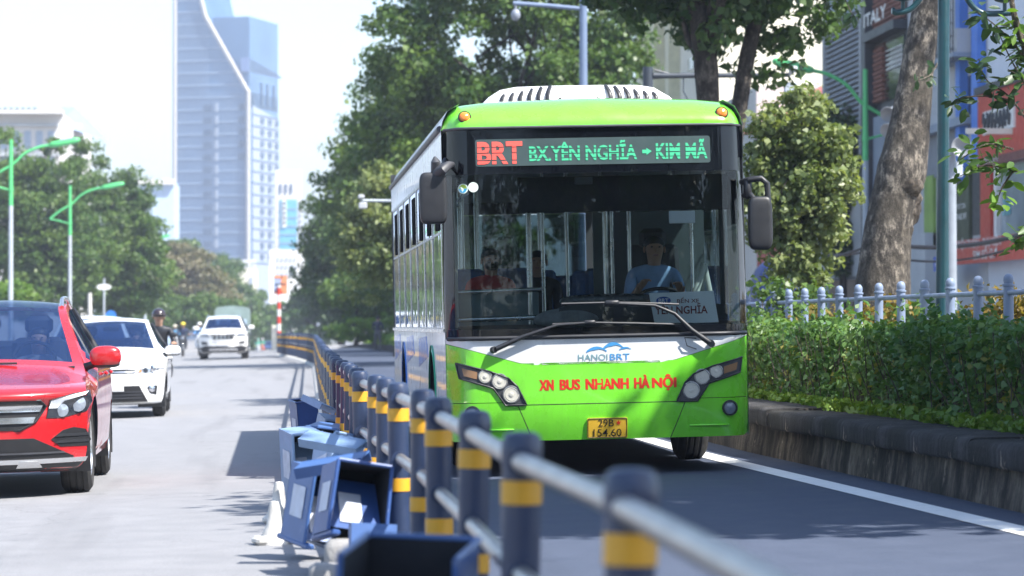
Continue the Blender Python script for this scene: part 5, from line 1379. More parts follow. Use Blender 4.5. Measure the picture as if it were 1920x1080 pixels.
# ================================================================ PEOPLE AND MOTORBIKES
SKIN = plain('skin', (.42, .25, .17), .55, var=.08, scale=14)
def cloth(name, c, rough=.8): return plain(name, c, rough, var=.22, scale=9, bump=.4, bscale=26)
HAIR = plain('dark_hair', (.012, .010, .009), .5, var=.3, scale=30)
def human(label, loc, rz, J, top, legs, shoes, sleeves='long', group=None, hair=True, helmet=None, scale=1.0, mask=None, fingers=True, tilt=0.0, cat='person'):
    """one continuous skinned body; J: joint positions facing -Y"""
    root = empty('person', loc, (0, 0, rz), label=label, cat=cat, group=group)
    root.scale = (scale,) * 3
    V, E, RAD, CLS = [], [], [], []
    def add(p, r, c, par=None):
        V.append(Vector(p)); RAD.append(r); CLS.append(c)
        if par is not None: E.append((par, len(V) - 1))
        return len(V) - 1
    pel = add(J['pelvis'], .135, 'legs')
    sp = add(Vector(J['pelvis']).lerp(Vector(J['chest']), .5), .125, 'top', pel)
    ch = add(J['chest'], .150, 'top', sp)
    uc = add(Vector(J['chest']).lerp(Vector(J['neck']), .55), .115, 'top', ch)
    nk = add(J['neck'], .056, 'skin', uc)
    hd = Vector(J['head']); nkv = Vector(J['neck'])
    h1 = add(nkv.lerp(hd, .42) + Vector((0, -.012, 0)), .066, 'skin', nk)
    h2 = add(hd + Vector((0, -.008, 0)), .088, 'skin', h1)
    h3 = add(hd + Vector((0, .006, .062)), .080, 'skin', h2)
    for s in ('l', 'r'):
        sg = 1 if s == 'l' else -1
        sh = add(J['sho_' + s], .066, 'top', uc)
        e0 = add(Vector(J['sho_' + s]).lerp(Vector(J['elb_' + s]), .5), .052, 'top', sh)
        el = add(J['elb_' + s], .043, 'top' if sleeves == 'long' else 'skin', e0)
        m = add(Vector(J['elb_' + s]).lerp(Vector(J['wri_' + s]), .5), .038, 'top' if sleeves == 'long' else 'skin', el)
        wr = add(J['wri_' + s], .028, 'skin', m)
        d = (Vector(J['wri_' + s]) - Vector(J['elb_' + s])).normalized()
        side_ = d.cross(Vector((0, 0, 1)));
        if side_.length < .2: side_ = d.cross(Vector((0, 1, 0)))
        side_.normalize()
        pm = add(Vector(J['wri_' + s]) + d * .07, .034, 'skin', wr)
        if fingers:
            nn = side_.cross(d).normalized()
            if nn.z > 0: nn = -nn
            for k, (o, l) in enumerate(((-.028, .060), (-.010, .070), (.010, .066), (.028, .050))):
                a = add(V[pm] + side_ * o + d * .030, .0105, 'skin', pm)
                b_ = add(V[pm] + side_ * o * 1.1 + d * (.030 + l * .55) + nn * .012, .0095, 'skin', a)
                add(V[pm] + side_ * o * 1.1 + d * (.030 + l * .8) + nn * .038, .008, 'skin', b_)
            a = add(Vector(J['wri_' + s]) + d * .03 - side_ * .036 * sg, .012, 'skin', wr)
            add(V[a] + d * .045 - side_ * .012 * sg + nn * .012, .010, 'skin', a)
        hp = add(J['hip_' + s], .098, 'legs', pel)
        k0 = add(Vector(J['hip_' + s]).lerp(Vector(J['kne_' + s]), .5), .084, 'legs', hp)
        kn = add(J['kne_' + s], .060, 'legs', k0)
        c0 = add(Vector(J['kne_' + s]).lerp(Vector(J['ank_' + s]), .4), .056, 'legs', kn)
        an = add(J['ank_' + s], .040, 'legs', c0)
        add(J['toe_' + s], .036, 'shoes', an)
    me = bpy.data.meshes.new('body'); me.from_pydata([tuple(v) for v in V], E, [])
    ob = bpy.data.objects.new('body', me); COL.objects.link(ob)
    sk = ob.modifiers.new('skin', 'SKIN'); sk.use_smooth_shade = True
    for i, r in enumerate(RAD):
        sv = me.skin_vertices[0].data[i]
        f_ = 1.0
        sv.radius = (r * (1.18 if CLS[i] == 'top' and i in (sp, ch) else 1), r * (.82 if i in (sp, ch) else 1)); sv.use_root = (i == pel)
    sb = ob.modifiers.new('sub', 'SUBSURF'); sb.levels = 2; sb.render_levels = 2
    dg = bpy.context.evaluated_depsgraph_get()
    m2 = bpy.data.meshes.new_from_object(ob.evaluated_get(dg))
    bpy.data.objects.remove(ob); bpy.data.meshes.remove(me)
    names = ['top', 'legs', 'skin', 'shoes']
    mats = [top, legs, SKIN, shoes]
    for m in mats: m2.materials.append(m)
    VV = np.array([tuple(v) for v in V]); seg = [(a, b) for a, b in E]
    A = VV[[a for a, b in seg]]; B = VV[[b for a, b in seg]]
    for p in m2.polygons:
        c = np.array(p.center); AB = B - A; t = np.clip(((c - A) * AB).sum(1) / np.maximum((AB * AB).sum(1), 1e-9), 0, 1)
        d = np.linalg.norm(A + AB * t[:, None] - c, axis=1) - np.array([RAD[a] * (1 - tt) + RAD[b] * tt for (a, b), tt in zip(seg, t)])
        k = int(d.argmin()); a, b = seg[k]; cl = CLS[b] if t[k] > .45 else CLS[a]
        p.material_index = names.index(cl); p.use_smooth = True
    o = bpy.data.objects.new('body', m2); COL.objects.link(o); o.parent = root
    # face
    mb = MB(); mb.blob(hd + Vector((0, -.100, -.008)), (.015, .020, .024)); mb.build('nose', SKIN, root, smooth=60)
    for s in (-1, 1):
        mb = MB(); mb.blob(hd + Vector((s * .034, -.083, .018)), (.010, .008, .006)); mb.build('eye', HAIR, root, smooth=60)
        mb = MB(); mb.blob(hd + Vector((s * .088, .01, -.004)), (.012, .02, .03)); mb.build('ear', SKIN, root, smooth=60)
    mb = MB(); mb.blob(hd + Vector((0, -.082, -.052)), (.026, .010, .008)); mb.build('mouth', plain('lips', (.30, .12, .10), .5), root, smooth=60)
    if hair:
        mb = MB(); mb.blob(hd + Vector((0, .026, .038)), (.094, .096, .080), fn=lambda v: v + Vector((0, .03 * max(0, -v.z / .08), 0)) + Vector((0, .022 * max(0, .03 - v.z) / .1, 0))); mb.build('hair', HAIR, root, smooth=60)
    if helmet:
        hm = MB(); hm.blob(hd + Vector((0, .012, .045)), (.118, .135, .110), fn=lambda v: Vector((v.x, v.y, max(v.z, -.035)))); hm.build('helmet', helmet, root, smooth=50)
        hm = MB(); hm.prism([hd + Vector((math.sin(a) * .115, .005 - math.cos(a) * .185, .045)) for a in np.linspace(-1, 1, 9)] + [hd + Vector((math.sin(a) * .112, .012 - math.cos(a) * .11, .055)) for a in np.linspace(1, -1, 9)], (0, 0, .012)); hm.build('helmet_peak', helmet, root)
    if mask:
        mb = MB(); mb.blob(hd + Vector((0, -.048, -.045)), (.066, .056, .045), .8); mb.build('face_mask', mask, root, smooth=60)
    return root
def sit_pose(lean=0.0, hands=None, seat=0.0, knee=(.13, -.42, -.02), ank=(.13, -.46, -.44)):
    J = dict(pelvis=(0, 0, seat + .10), chest=(0, -.02 - lean * .6, seat + .40), neck=(0, -.02 - lean, seat + .58), head=(0, -.05 - lean * 1.1, seat + .725))
    for s, g in (('l', 1), ('r', -1)):
        J['sho_' + s] = (g * .185, -.01 - lean * .85, seat + .51)
        h = hands[s] if hands else (g * .13, -.30, seat + .16)
        J['wri_' + s] = h
        sh = Vector(J['sho_' + s]); w = Vector(h); mid = sh.lerp(w, .5); L = .56; d = (w - sh).length
        drop = math.sqrt(max(0.0, (L / 2) ** 2 - (d / 2) ** 2))
        J['elb_' + s] = tuple(mid + Vector((g * .35, .15, -1)).normalized() * max(.02, drop))
        J['hip_' + s] = (g * .095, -.02, seat + .06)
        J['kne_' + s] = (g * knee[0], knee[1], seat + knee[2] + .06)
        J['ank_' + s] = (g * ank[0], ank[1], seat + ank[2] + .06)
        J['toe_' + s] = (g * (ank[0] + .01), ank[1] - .15, seat + ank[2] + .02)
    return J
BM = Matrix.LocRotScale(bus.location, bus.rotation_euler, (1, 1, 1))
def inbus(x, y, z): return tuple(BM @ Vector((x, y, z)))
# driver (right of the picture), passengers behind the windscreen
human('bus driver in a pale blue short sleeved shirt behind the steering wheel', inbus(.60, 1.32, 1.17), 0, sit_pose(.06, {'l': (.20, -.34, .36), 'r': (-.16, -.34, .38)}), cloth('pale_blue_shirt', (.24, .38, .60)), cloth('dark_trousers', (.02, .02, .03)), M_BLACKP, 'short', scale=1.0)
human('seated bus passenger in a dark red jacket wearing a black face mask', inbus(-.72, 2.9, 1.13), R(4), sit_pose(.03), cloth('dark_red_jacket', (.50, .03, .035)), cloth('dark_trousers', (.02, .02, .03)), M_BLACKP, mask=cloth('black_mask', (.012, .012, .014)))
human('seated bus passenger in a black jacket in the middle of the bus', inbus(-.16, 4.3, 1.13), R(-6), sit_pose(.05), cloth('black_jacket', (.02, .021, .026)), cloth('dark_trousers', (.02, .02, .03)), M_BLACKP)

# ---- standing person by the far kerb, seen from behind
st = dict(pelvis=(0, 0, .93), chest=(0, -.02, 1.26), neck=(0, -.03, 1.45), head=(0, -.06, 1.58),
          sho_l=(.19, -.02, 1.38), elb_l=(.27, -.02, 1.12), wri_l=(.16, -.20, 1.02), sho_r=(-.19, -.02, 1.38), elb_r=(-.27, .0, 1.12), wri_r=(-.13, -.22, 1.04),
          hip_l=(.09, 0, .88), kne_l=(.12, -.03, .49), ank_l=(.15, .03, .09), toe_l=(.18, -.10, .04), hip_r=(-.09, 0, .88), kne_r=(-.11, -.02, .49), ank_r=(-.13, .03, .09), toe_r=(-.16, -.10, .04))
p = Vector((PX(708, 149), 149.0, 0)); p.z = zg(p.x, p.y)
human('person in a dark navy jacket and grey trousers standing at the far kerb', p, R(160), st, cloth('navy_jacket', (.025, .03, .06)), cloth('grey_trousers', (.10, .10, .11)), plain('pale_shoes', (.45, .42, .38), .6))

# ---- drivers seen dimly through the car windscreens
for car_, Wd, yh_, bz, lab, cl in ((suv, .945, 2.02, 1.03, 'driver of the red car in a grey shirt behind the windscreen', cloth('grey_shirt', (.22, .22, .24))), (hat, .85, 1.85, .95, 'driver of the white hatchback in a dark shirt behind the windscreen', cloth('dark_shirt', (.05, .06, .09)))):
    cm = Matrix.LocRotScale(car_.location, car_.rotation_euler, (1, 1, 1))
    human(lab, tuple(cm @ Vector((Wd * .42, yh_ + .22, bz - .46))), 0, sit_pose(.0, {'l': (.14, -.42, .38), 'r': (-.14, -.42, .38)}, knee=(.12, -.38, .06), ank=(.12, -.60, -.24)), cl, cloth('dark_trousers', (.02, .02, .03)), M_BLACKP, scale=.92)
# ---- motorbikes
def motorbike(label, loc, rz, paint, group='motorbikes riding towards the camera', scale=1.0):
    r = empty('motorbike', loc, (0, 0, rz), label=label, cat='motorbike', group=group); r.scale = (scale,) * 3
    for y, nm in ((-.62, 'front_wheel'), (.62, 'rear_wheel')):
        w = empty(nm, (0, y, .29)); w.parent = r
        mb = MB(); mb.lathe([(.215, -.03), (.27, -.045), (.29, 0), (.27, .045), (.215, .03)], (0, 0, 0), 24, rotm(0, R(90), 0), cap=False); mb.build('tyre', M_RUBBER, w, smooth=60)
        mb = MB(); mb.lathe([(.22, -.02), (.20, 0), (.22, .02)], (0, 0, 0), 24, rotm(0, R(90), 0), cap=False)
        for k in range(6): mb.tube([(0, 0, 0), (0, .21 * math.cos(k * 1.047), .21 * math.sin(k * 1.047))], .012, 5)
        mb.build('rim', M_SILVER, w)
    mb = MB(); mb.tube([(.055, -.62, .29), (.055, -.42, .85)], .018, 8); mb.tube([(-.055, -.62, .29), (-.055, -.42, .85)], .018, 8); mb.box((0, -.64, .60), (.09, .34, .03), bev=.01); mb.build('fork', M_SILVER, r, smooth=50)
    mb = MB(); mb.blob((0, -.46, .80), (.14, .13, .22), .8); mb.prism([(-.2, -.44, .42), (.2, -.44, .42), (.22, -.38, .78), (-.22, -.38, .78)], (0, .05, 0)); mb.build('front_cowl', paint, r, smooth=45)
    mb = MB(); mb.blob((0, -.575, .86), (.085, .04, .065), .8); mb.build('headlight', M_LENS, r, smooth=50)
    mb = MB(); mb.blob((0, .38, .60), (.15, .46, .17), .7); mb.box((0, -.08, .36), (.26, .5, .08), bev=.03); mb.build('body', paint, r, smooth=45)
    mb = MB(); mb.blob((0, .34, .77), (.14, .42, .07), .7); mb.build('seat', M_BLACKP, r, smooth=50)
    mb = MB(); mb.tube([(-.34, -.30, 1.0), (-.15, -.38, .98), (0, -.40, .97), (.15, -.38, .98), (.34, -.30, 1.0)], .018, 8)
    for s in (-1, 1):
        mb.tube([(s * .22, -.36, .99), (s * .27, -.38, 1.16)], .008, 6); mb.blob((s * .29, -.38, 1.20), (.06, .015, .04))
    mb.build('handlebar', M_BLACKP, r, smooth=50)
    mb = MB(); mb.box((0, -.655, .70), (.17, .012, .12)); mb.build('plate_holder', M_DGREY, r)
    return r
def rider(px, Y, blabel, plabel, paint, top, legs, helmet, rz=0.0, group=None, mask=None):
    X = PX(px, Y); z = zg(X, Y)
    motorbike(blabel, (X, Y, z), rz, paint)
    J = sit_pose(.08, {'l': (.31, -.50, .30), 'r': (-.31, -.50, .30)}, knee=(.17, -.36, -.10), ank=(.15, -.28, -.40))
    human(plabel, (X, Y + .22, z + .76), rz, J, top, legs, M_BLACKP, helmet=helmet, hair=False, mask=mask, group=group)
M_HELB = plain('helmet_black', (.03, .02, .024), .25, coat=.6)
rider(299, 51.6, 'motorbike mostly hidden behind the white hatchback', 'motorbike rider in a black leather jacket and dark helmet beside the white hatchback', plain('bike_dark', (.03, .03, .035), .3), plain('leather_jacket', (.022, .023, .028), .38, var=.3, scale=9, bump=.5, bscale=22), cloth('beige_trousers', (.33, .26, .19)), M_HELB, R(-6))
rider(343, 148, 'dark motorbike ridden by the person in a yellow helmet', 'motorbike rider in a yellow helmet and dark jacket left of the big white car', plain('bike_dark', (.03, .03, .035), .3), cloth('navy_coat', (.03, .045, .10)), cloth('dark_trousers', (.02, .02, .03)), plain('helmet_yellow', (.75, .60, .04), .3))
rider(374, 152, 'white scooter right beside the big white car', 'scooter rider in a blue jacket and white helmet beside the big white car', M_CWHITE, cloth('blue_jacket', (.06, .25, .55)), cloth('pale_trousers', (.4, .4, .4)), plain('helmet_white', (.75, .75, .74), .3))
rider(328, 170, 'scooter with a pale front behind the dark motorbike', 'scooter rider in a blue shirt and pale helmet left of the yellow helmeted rider', plain('bike_pale', (.5, .5, .52), .3), cloth('blue_shirt', (.10, .35, .62)), cloth('dark_trousers', (.02, .02, .03)), plain('helmet_cream', (.6, .55, .45), .3))
rider(484, 330, 'scooter ridden by the person in the green jacket', 'far rider in a green jacket left of the dark blue car', M_CWHITE, cloth('mint_jacket', (.12, .50, .36)), cloth('pale_trousers', (.4, .4, .4)), plain('helmet_mint', (.3, .6, .5), .3))
rider(492, 326, 'orange fronted scooter just left of the dark blue car', 'far rider in a pale green jacket on the orange fronted scooter', plain('bike_orange', (.70, .16, .04), .3), cloth('green_jacket', (.08, .42, .28)), cloth('orange_trousers', (.6, .18, .06)), plain('helmet_white', (.75, .75, .74), .3))
# ================================================================ RAILING BETWEEN THE CARRIAGEWAYS
M_POST = worn('post_paint', (.022, .038, .088), .36, (.10, .10, .11), .16, .5, .2, 2.2)
M_BAND = worn('yellow_reflector', (.78, .39, .025), .38, (.25, .16, .05), .35, .25, .0, 3)
M_STEEL = plain('galvanised_pipe', (.44, .40, .36), .38, metal=.85, var=.04, scale=2)
M_CONC = plain('white_concrete', (.62, .60, .56), .85, var=.25, scale=6, bump=.5, bscale=14)
PH = .995
fence = empty('safety_railing', (0, 0, 0), label='long railing of dark blue grey posts with yellow bands and steel pipes between the lanes', cat='railing')
post_ys = [3.45, 6.44, 8.7, 10.9, 12.9, 14.5, 16.3, 17.8, 18.9, 20.5]
while post_ys[-1] < 140: post_ys.append(post_ys[-1] + (1.65 if post_ys[-1] < 60 else 1.75))
def make_post():
    r = .055
    mb = MB(); mb.lathe([(r, .0), (r, PH - .10), (r * 1.04, PH - .098), (r * 1.08, PH - .06), (r * 1.06, PH - .03), (r * .9, PH - .008), (r * .6, PH), (0, PH + .002)], n=24)
    for z in (.595, .912): mb.tube([(0, -.075, z), (0, .075, z)], .040, 12)
    p = mb.build('post', M_POST, fence, smooth=40)
    for z0, z1 in ((.792, .858), (.424, .490)):
        mb = MB(); mb.lathe([(r + .0005, z0 - .001), (r + .0035, z0), (r + .0035, z1), (r + .0005, z1 + .001)], n=24, cap=False); mb.build('reflective_band', M_BAND, p, smooth=40)
    mb = MB(); mb.lathe([(r * 1.9, 0), (r * 1.8, .05), (r * 1.25, .09), (r, .10)], n=16); mb.build('foot', M_CONC, p, smooth=40)
    return p
proto = make_post(); rng = np.random.default_rng(2)
for k, Y in enumerate(post_ys):
    o = proto if k == 0 else copy_tree(proto, fence)
    x = xr(Y); o.location = (x, Y, zg(x, Y)); o.rotation_euler = (rng.normal() * .012, rng.normal() * .012, rng.uniform(-.1, .1) + math.atan2(xr(Y - .5) - xr(Y + .5), 1))
for z in (.595, .912):
    mb = MB(); mb.tube([(xr(Y), Y, zg(xr(Y), Y) + z) for Y in [1.6] + post_ys], .0285, 14); mb.build('rail', M_STEEL, fence, smooth=60)

# ---- blue sheet metal barrier boxes piled along the railing
def sheetblue(name, c):
    t = NT(name); n = t.noise(5, 5, .6)
    cc = t.ramp(n, [(.3, tuple(x * .75 for x in c)), (.7, c)])
    sc = t.ramp(t.noise(16, 6, .7), [(.62, 0.0), (.70, .7)])
    cc = t.mix(sc, cc, (.30, .32, .36))
    return t.finish(t.bsdf(cc, .42, Specular_IOR_Level=.5))
M_BB = [sheetblue('barrier_blue', (.055, .13, .34)), sheetblue('barrier_faded_blue', (.24, .36, .55)), sheetblue('barrier_deep_blue', (.035, .09, .28))]
M_LBL = plain('barrier_label', (.52, .56, .66), .5, var=.2, scale=9)
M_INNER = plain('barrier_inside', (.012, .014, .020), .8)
GBAR = 'blue sheet metal barriers piled along the railing'
def barrier(label, x, y, w, d, h, mt, rot, base=0.0, kind='front'):
    """a folded sheet metal box: 'front' is open towards the viewer with a slanted inner plate, 'top' is open above"""
    root = empty('traffic_barrier', (x, y, zg(x, y) + base), rot, label=label, cat='barrier', group=GBAR)
    t = .008; a, b = w / 2, d / 2; k = .93
    mb = MB()
    def wall(q, inward=True):
        q = [Vector(p) for p in q]; n = (q[1] - q[0]).cross(q[3] - q[0]).normalized() * t
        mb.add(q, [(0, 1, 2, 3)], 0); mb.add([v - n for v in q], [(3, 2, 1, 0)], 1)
        for i in range(4): j = (i + 1) % 4; mb.add([q[i], q[j], q[j] - n, q[i] - n], [(0, 1, 2, 3)], 0)
    A0, A1 = a, a * k
    wall([(-A0, b, 0), (-A0, -b, 0), (-A1, -b, h), (-A1, b, h)]); wall([(A0, -b, 0), (A0, b, 0), (A1, b, h), (A1, -b, h)])
    wall([(A0, b, 0), (-A0, b, 0), (-A1, b, h), (A1, b, h)])
    if kind == 'front': wall([(-A1, -b, h), (A1, -b, h), (A1, b, h), (-A1, b, h)])
    elif kind == 'top': wall([(-A0, -b, 0), (A0, -b, 0), (A1, -b, h), (-A1, -b, h)])
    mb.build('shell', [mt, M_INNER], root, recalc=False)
    if kind == 'front':
        z1 = h * .80
        mb = MB(); mb.prism([(-A0 + .02, -b * .9, .02), (A0 - .02, -b * .9, .02), (A1 - .02, b * .35, z1), (-A1 + .02, b * .35, z1)], (0, .008, .002)); mb.build('inner_plate', mt, root)
        u = lambda s, v: Vector((A0 * .9 * s, -b * .9 + (b * 1.25) * v, .02 + (z1 - .02) * v)) + Vector((0, -.006, .004))
        mb = MB(); mb.add([u(-.62, .12), u(.25, .12), u(.25, .72), u(-.62, .72)], [(0, 1, 2, 3)]); mb.build('reflector_plate', M_LBL, root, recalc=False)
    fx = lambda z: -(A0 + (A1 - A0) * z / h) - .004
    mb = MB(); z0, z1 = h * .3, h * .72; mb.add([(fx(z0), b * .5, z0), (fx(z0), -b * .5, z0), (fx(z1), -b * .5, z1), (fx(z1), b * .5, z1)], [(0, 1, 2, 3)]); mb.build('side_label', M_LBL, root, recalc=False)
    mb = MB(); r = .011
    if kind == 'front': L = [(-A0, -b, 0), (-A1, -b, h), (A1, -b, h), (A0, -b, 0)]
    elif kind == 'hollow': L = [(-A0, -b, 0), (-A1, -b, h), (-A1, b, h), (A1, b, h), (A1, -b, h), (A0, -b, 0)]
    else: L = [(-A1, -b, h), (A1, -b, h), (A1, b, h), (-A1, b, h), (-A1, -b, h)]
    for p, q in zip(L, L[1:]): mb.tube([p, q], r, 6)
    mb.build('rim', mt, root, smooth=50)
    mb = MB()
    for s in (-1, 1): mb.box((s * a * .8, 0, -.012), (.05, d + .10, .03), bev=.008)
    mb.build('runner', mt, root, smooth=40)
    return root
barrier('blue box barrier nearest the camera, dark inside, at the bottom edge', .345, 9.3, .37, .44, .62, M_BB[0], (R(4), R(2), R(-12)), .02, 'hollow')
barrier('deep blue barrier with a pale reflector plate, second nearest along the railing', .30, 16.2, .31, .36, .37, M_BB[2], (R(-8), R(9), R(12)), .20)
barrier('blue barrier with a white side label, leftmost of the pile', .10, 17.4, .20, .40, .42, M_BB[0], (R(4), R(7), R(20)), .10)
barrier('faded light blue barrier leaning in the middle of the pile', .31, 20.6, .32, .40, .44, M_BB[1], (R(-14), R(12), R(18)), .10)
barrier('faded light blue barrier at the left side of the pile behind the white cones', .10, 22.2, .24, .40, .48, M_BB[1], (R(5), R(-5), R(14)), .08)
barrier('blue barrier farther back in the pile, half hidden', .26, 25.6, .28, .40, .48, M_BB[0], (R(4), R(6), R(-14)), 0)
barrier('farthest blue barrier of the pile, dark upright one', .17, 30.0, .22, .40, .58, M_BB[2], (R(2), R(-6), R(10)), 0, 'top')
barrier('farthest faded barrier of the pile right beside the railing', .31, 28.6, .24, .34, .46, M_BB[1], (R(10), R(8), R(14)), 0)
def loose_sheet(label, x, y, z, w, l, rot, mt):
    mb = MB(); mb.box((0, 0, 0), (w, l, .008)); mb.box((-w / 2, 0, -.025), (.008, l, .06)); mb.box((w / 2, 0, -.025), (.008, l, .06))
    o = mb.build('barrier_panel', mt); o.location = (x, y, z); o.rotation_euler = rot
    tag(o, label, 'barrier panel', GBAR)
loose_sheet('pale blue sheet metal panel lying slanted on the faded barriers', .27, 20.2, .50, .13, .46, (R(8), R(-24), R(52)), M_BB[1])
loose_sheet('pale blue sheet metal panel standing slanted against the faded barrier', .30, 20.1, .36, .12, .42, (R(48), R(18), R(-38)), M_BB[1])
loose_sheet('faded blue sheet metal panel tilted on top of the deep blue barrier', .22, 16.9, .51, .14, .40, (R(-10), R(-14), R(70)), M_BB[0])
loose_sheet('bent faded blue panel on top of the farthest barriers', .26, 28.4, .54, .16, .4, (R(12), R(20), R(30)), M_BB[1])
loose_sheet('small blue panel leaning on the railing posts behind the nearest barrier', .40, 15.0, .12, .22, .34, (R(76), R(4), R(12)), M_BB[0])
def foot(label, x, y, s, rz):
    mb = MB(); mb.lathe([(.11, 0), (.10, .05), (.055, .14), (.04, .26), (.03, .30), (0, .305)], n=14); mb.box((0, 0, .03), (.3, .16, .06), bev=.02)
    o = mb.build('ballast_cone', M_CONC, smooth=40); o.location = (x, y, zg(x, y)); o.rotation_euler = (0, 0, rz); o.scale = (s,) * 3
    tag(o, label, 'ballast cone', 'white concrete cones beside the blue barriers')
foot('white concrete cone standing at the left of the blue barrier pile', -.10, 18.6, .85, .3)
foot('white concrete cone just behind the leftmost one', -.08, 20.6, .9, 1.2)
foot('white concrete cone at the railing between two posts', .46, 15.6, .8, .8)
mb = MB(); mb.box((0, 0, .09), (.26, .3, .18), bev=.03); o = mb.build('concrete_block', plain('grey_concrete', (.33, .32, .31), .9, var=.3, bump=.6), smooth=50); o.location = (.30, 15.9, zg(.1, 15.9)); o.scale = (1, 1, 1.15); tag(o, 'grey concrete block under the deep blue barrier', 'block')
mb = MB(); mb.box((0, 0, .08), (.17, .28, .16), bev=.025); o = mb.build('concrete_block', _mc['grey_concrete'], smooth=50); o.location = (.17, 14.9, zg(.1, 14.9)); tag(o, 'grey concrete block between the two nearest blue barriers', 'block')

# ================================================================ POSTS, LAMPS, SIGNS
M_LGREEN = plain('lamp_green_paint', (.10, .52, .18), .4, var=.1)
M_GALV = plain('grey_lamp_post', (.42, .46, .50), .5, var=.12)
M_TEAL = plain('teal_paint', (.005, .040, .050), .35, var=.2, scale=6)
M_GLOBE = plain('lamp_globe', (.62, .62, .58), .35)
GLAMP = 'tall grey and green street lamps'
def street_lamp(label, px, Y, sign, zt, tip_py, arm_px, arm_py):
    X = PX(px, Y); z0 = zg(X, Y) + .14
    r = empty('street_lamp', (X, Y, z0), label=label, cat='street lamp', group=GLAMP)
    H = zt - z0
    mb = MB(); mb.lathe([(.16, 0), (.16, .5), (.10, .55), (.085, H - 2.6)], n=14); mb.build('pole', M_GALV, r, smooth=40)
    mb = MB(); mb.lathe([(.088, H - 2.6), (.07, H)], n=14); mb.lathe([(.10, H - 2.05), (.10, H - 1.9)], n=12); mb.build('pole_top', M_LGREEN, r, smooth=40)
    e = P(arm_px, arm_py, Y) - Vector((X, Y, z0))
    b0 = Vector((-sign * 1.05, 0, H - 1.75)); mid = Vector((sign * .1, 0, H - .95))
    mb = MB(); pts = [b0, Vector((-sign * .5, 0, H - 1.32)), mid, Vector((e.x * .35, 0, mid.z + (e.z - mid.z) * .55)), Vector((e.x * .7, 0, mid.z + (e.z - mid.z) * .88)), e]
    d, _ = catmull([tuple(p) for p in pts], 5); mb.tube([tuple(q) for q in d], .055, 8)
    mb.tube([b0, Vector((-sign * .55, 0, H - 1.85)), Vector((0, 0, H - 2.0))], .035, 8); mb.build('arm', M_LGREEN, r, smooth=60)
    mb = MB(); dv = (e - pts[-2]).normalized(); mb.blob(e + dv * .55, (.62, .20, .13), .6, rot=rotm(0, -math.atan2(dv.z, abs(dv.x)) * (1 if dv.x > 0 else -1), 0)); mb.build('lamp_head', M_LGREEN, r, smooth=50)
street_lamp('street lamp at the far left edge with a green arm, before the pale building', 20, 123, 1, P(20, 262, 123).z, 0, 95, 272)
street_lamp('street lamp with a green curved arm in front of the large left tree', 131, 163, 1, P(131, 348, 163).z, 0, 192, 352)
street_lamp('farthest left street lamp, its green head above the flowering tree', 272, 254, 1, P(272, 438, 254).z, 0, 294, 447)
street_lamp('street lamp on the right with a green arm before the louvred facade', 1623, 87, -1, P(1623, 130, 87).z, 0, 1522, 132)
# teal double-arm lamp post, near right
Y = 32.3; X = PX(1766, Y); z0 = CAP_T - .03
lp = empty('lamp_post', (X, Y, z0), (0, R(.35), 0), label='dark teal lamp post with two curved arms in front of the leaning trunk', cat='lamp post')
mb = MB(); mb.lathe([(.11, 0), (.11, .5), (.075, .6), (.064, 2.0), (.060, 6.2), (.02, 6.3)], n=20); mb.build('pole', M_TEAL, lp, smooth=40)
for s in (-1, 1):
    zb = P(1766, 22, Y).z - z0; ex = abs(PX(1672, Y) - X) if s < 0 else abs(PX(1908, Y) - X) * .93
    mb = MB(); pts = [(s * .03, 0, zb + .75), (s * .12, 0, zb + .45), (s * .24, 0, zb + .16), (s * .36, 0, zb + .02), (s * .5, 0, zb - .015), (s * ex, 0, zb)]
    d, _ = catmull(pts, 5); mb.tube([tuple(q) for q in d], .032, 10); mb.tube([(s * (ex - .01), 0, zb), (s * (ex + .02), 0, zb)], .036, 10); mb.build('arm', M_TEAL, lp, smooth=60)
    mb = MB(); xs_ = s * (ex - .10); mb.lathe([(.022, zb), (.022, zb + .10), (.10, zb + .12), (.125, zb + .15), (.12, zb + .17)], (xs_, 0, 0), 18); mb.build('lamp_holder', M_TEAL, lp, smooth=40)
    mb = MB(); mb.blob((xs_, 0, zb + .33), (.17, .17, .18)); mb.build('lamp_globe', M_GLOBE, lp, smooth=60)
# tall blue grey camera mast behind the bus roof
M_MAST = plain('mast_blue_grey', (.15, .20, .30), .45, var=.1)
Y = 70; X = PX(1094, Y); b0 = Vector((X, Y, zg(4.6, Y) + .28))
ms = empty('camera_mast', b0, label='blue grey mast with a horizontal arm and dome camera rising behind the bus roof', cat='mast')
mb = MB(); ztop = P(1094, -10, Y).z - b0.z; mb.lathe([(.12, 0), (.085, ztop)], n=14); mb.build('pole', M_MAST, ms, smooth=40)
e = P(962, 6, Y) - b0; mb = MB(); mb.tube([(0, 0, e.z - .12), e * .5 + Vector((0, 0, e.z * .5 - .05)), e], .05, 8); mb.build('arm', M_MAST, ms, smooth=60)
mb = MB(); c = P(967, 28, Y) - b0; mb.blob(c, (.11, .11, .14)); mb.tube([c, (c.x, 0, e.z)], .03, 8); mb.build('dome_camera', plain('camera_grey', (.22, .24, .28), .3), ms, smooth=60)
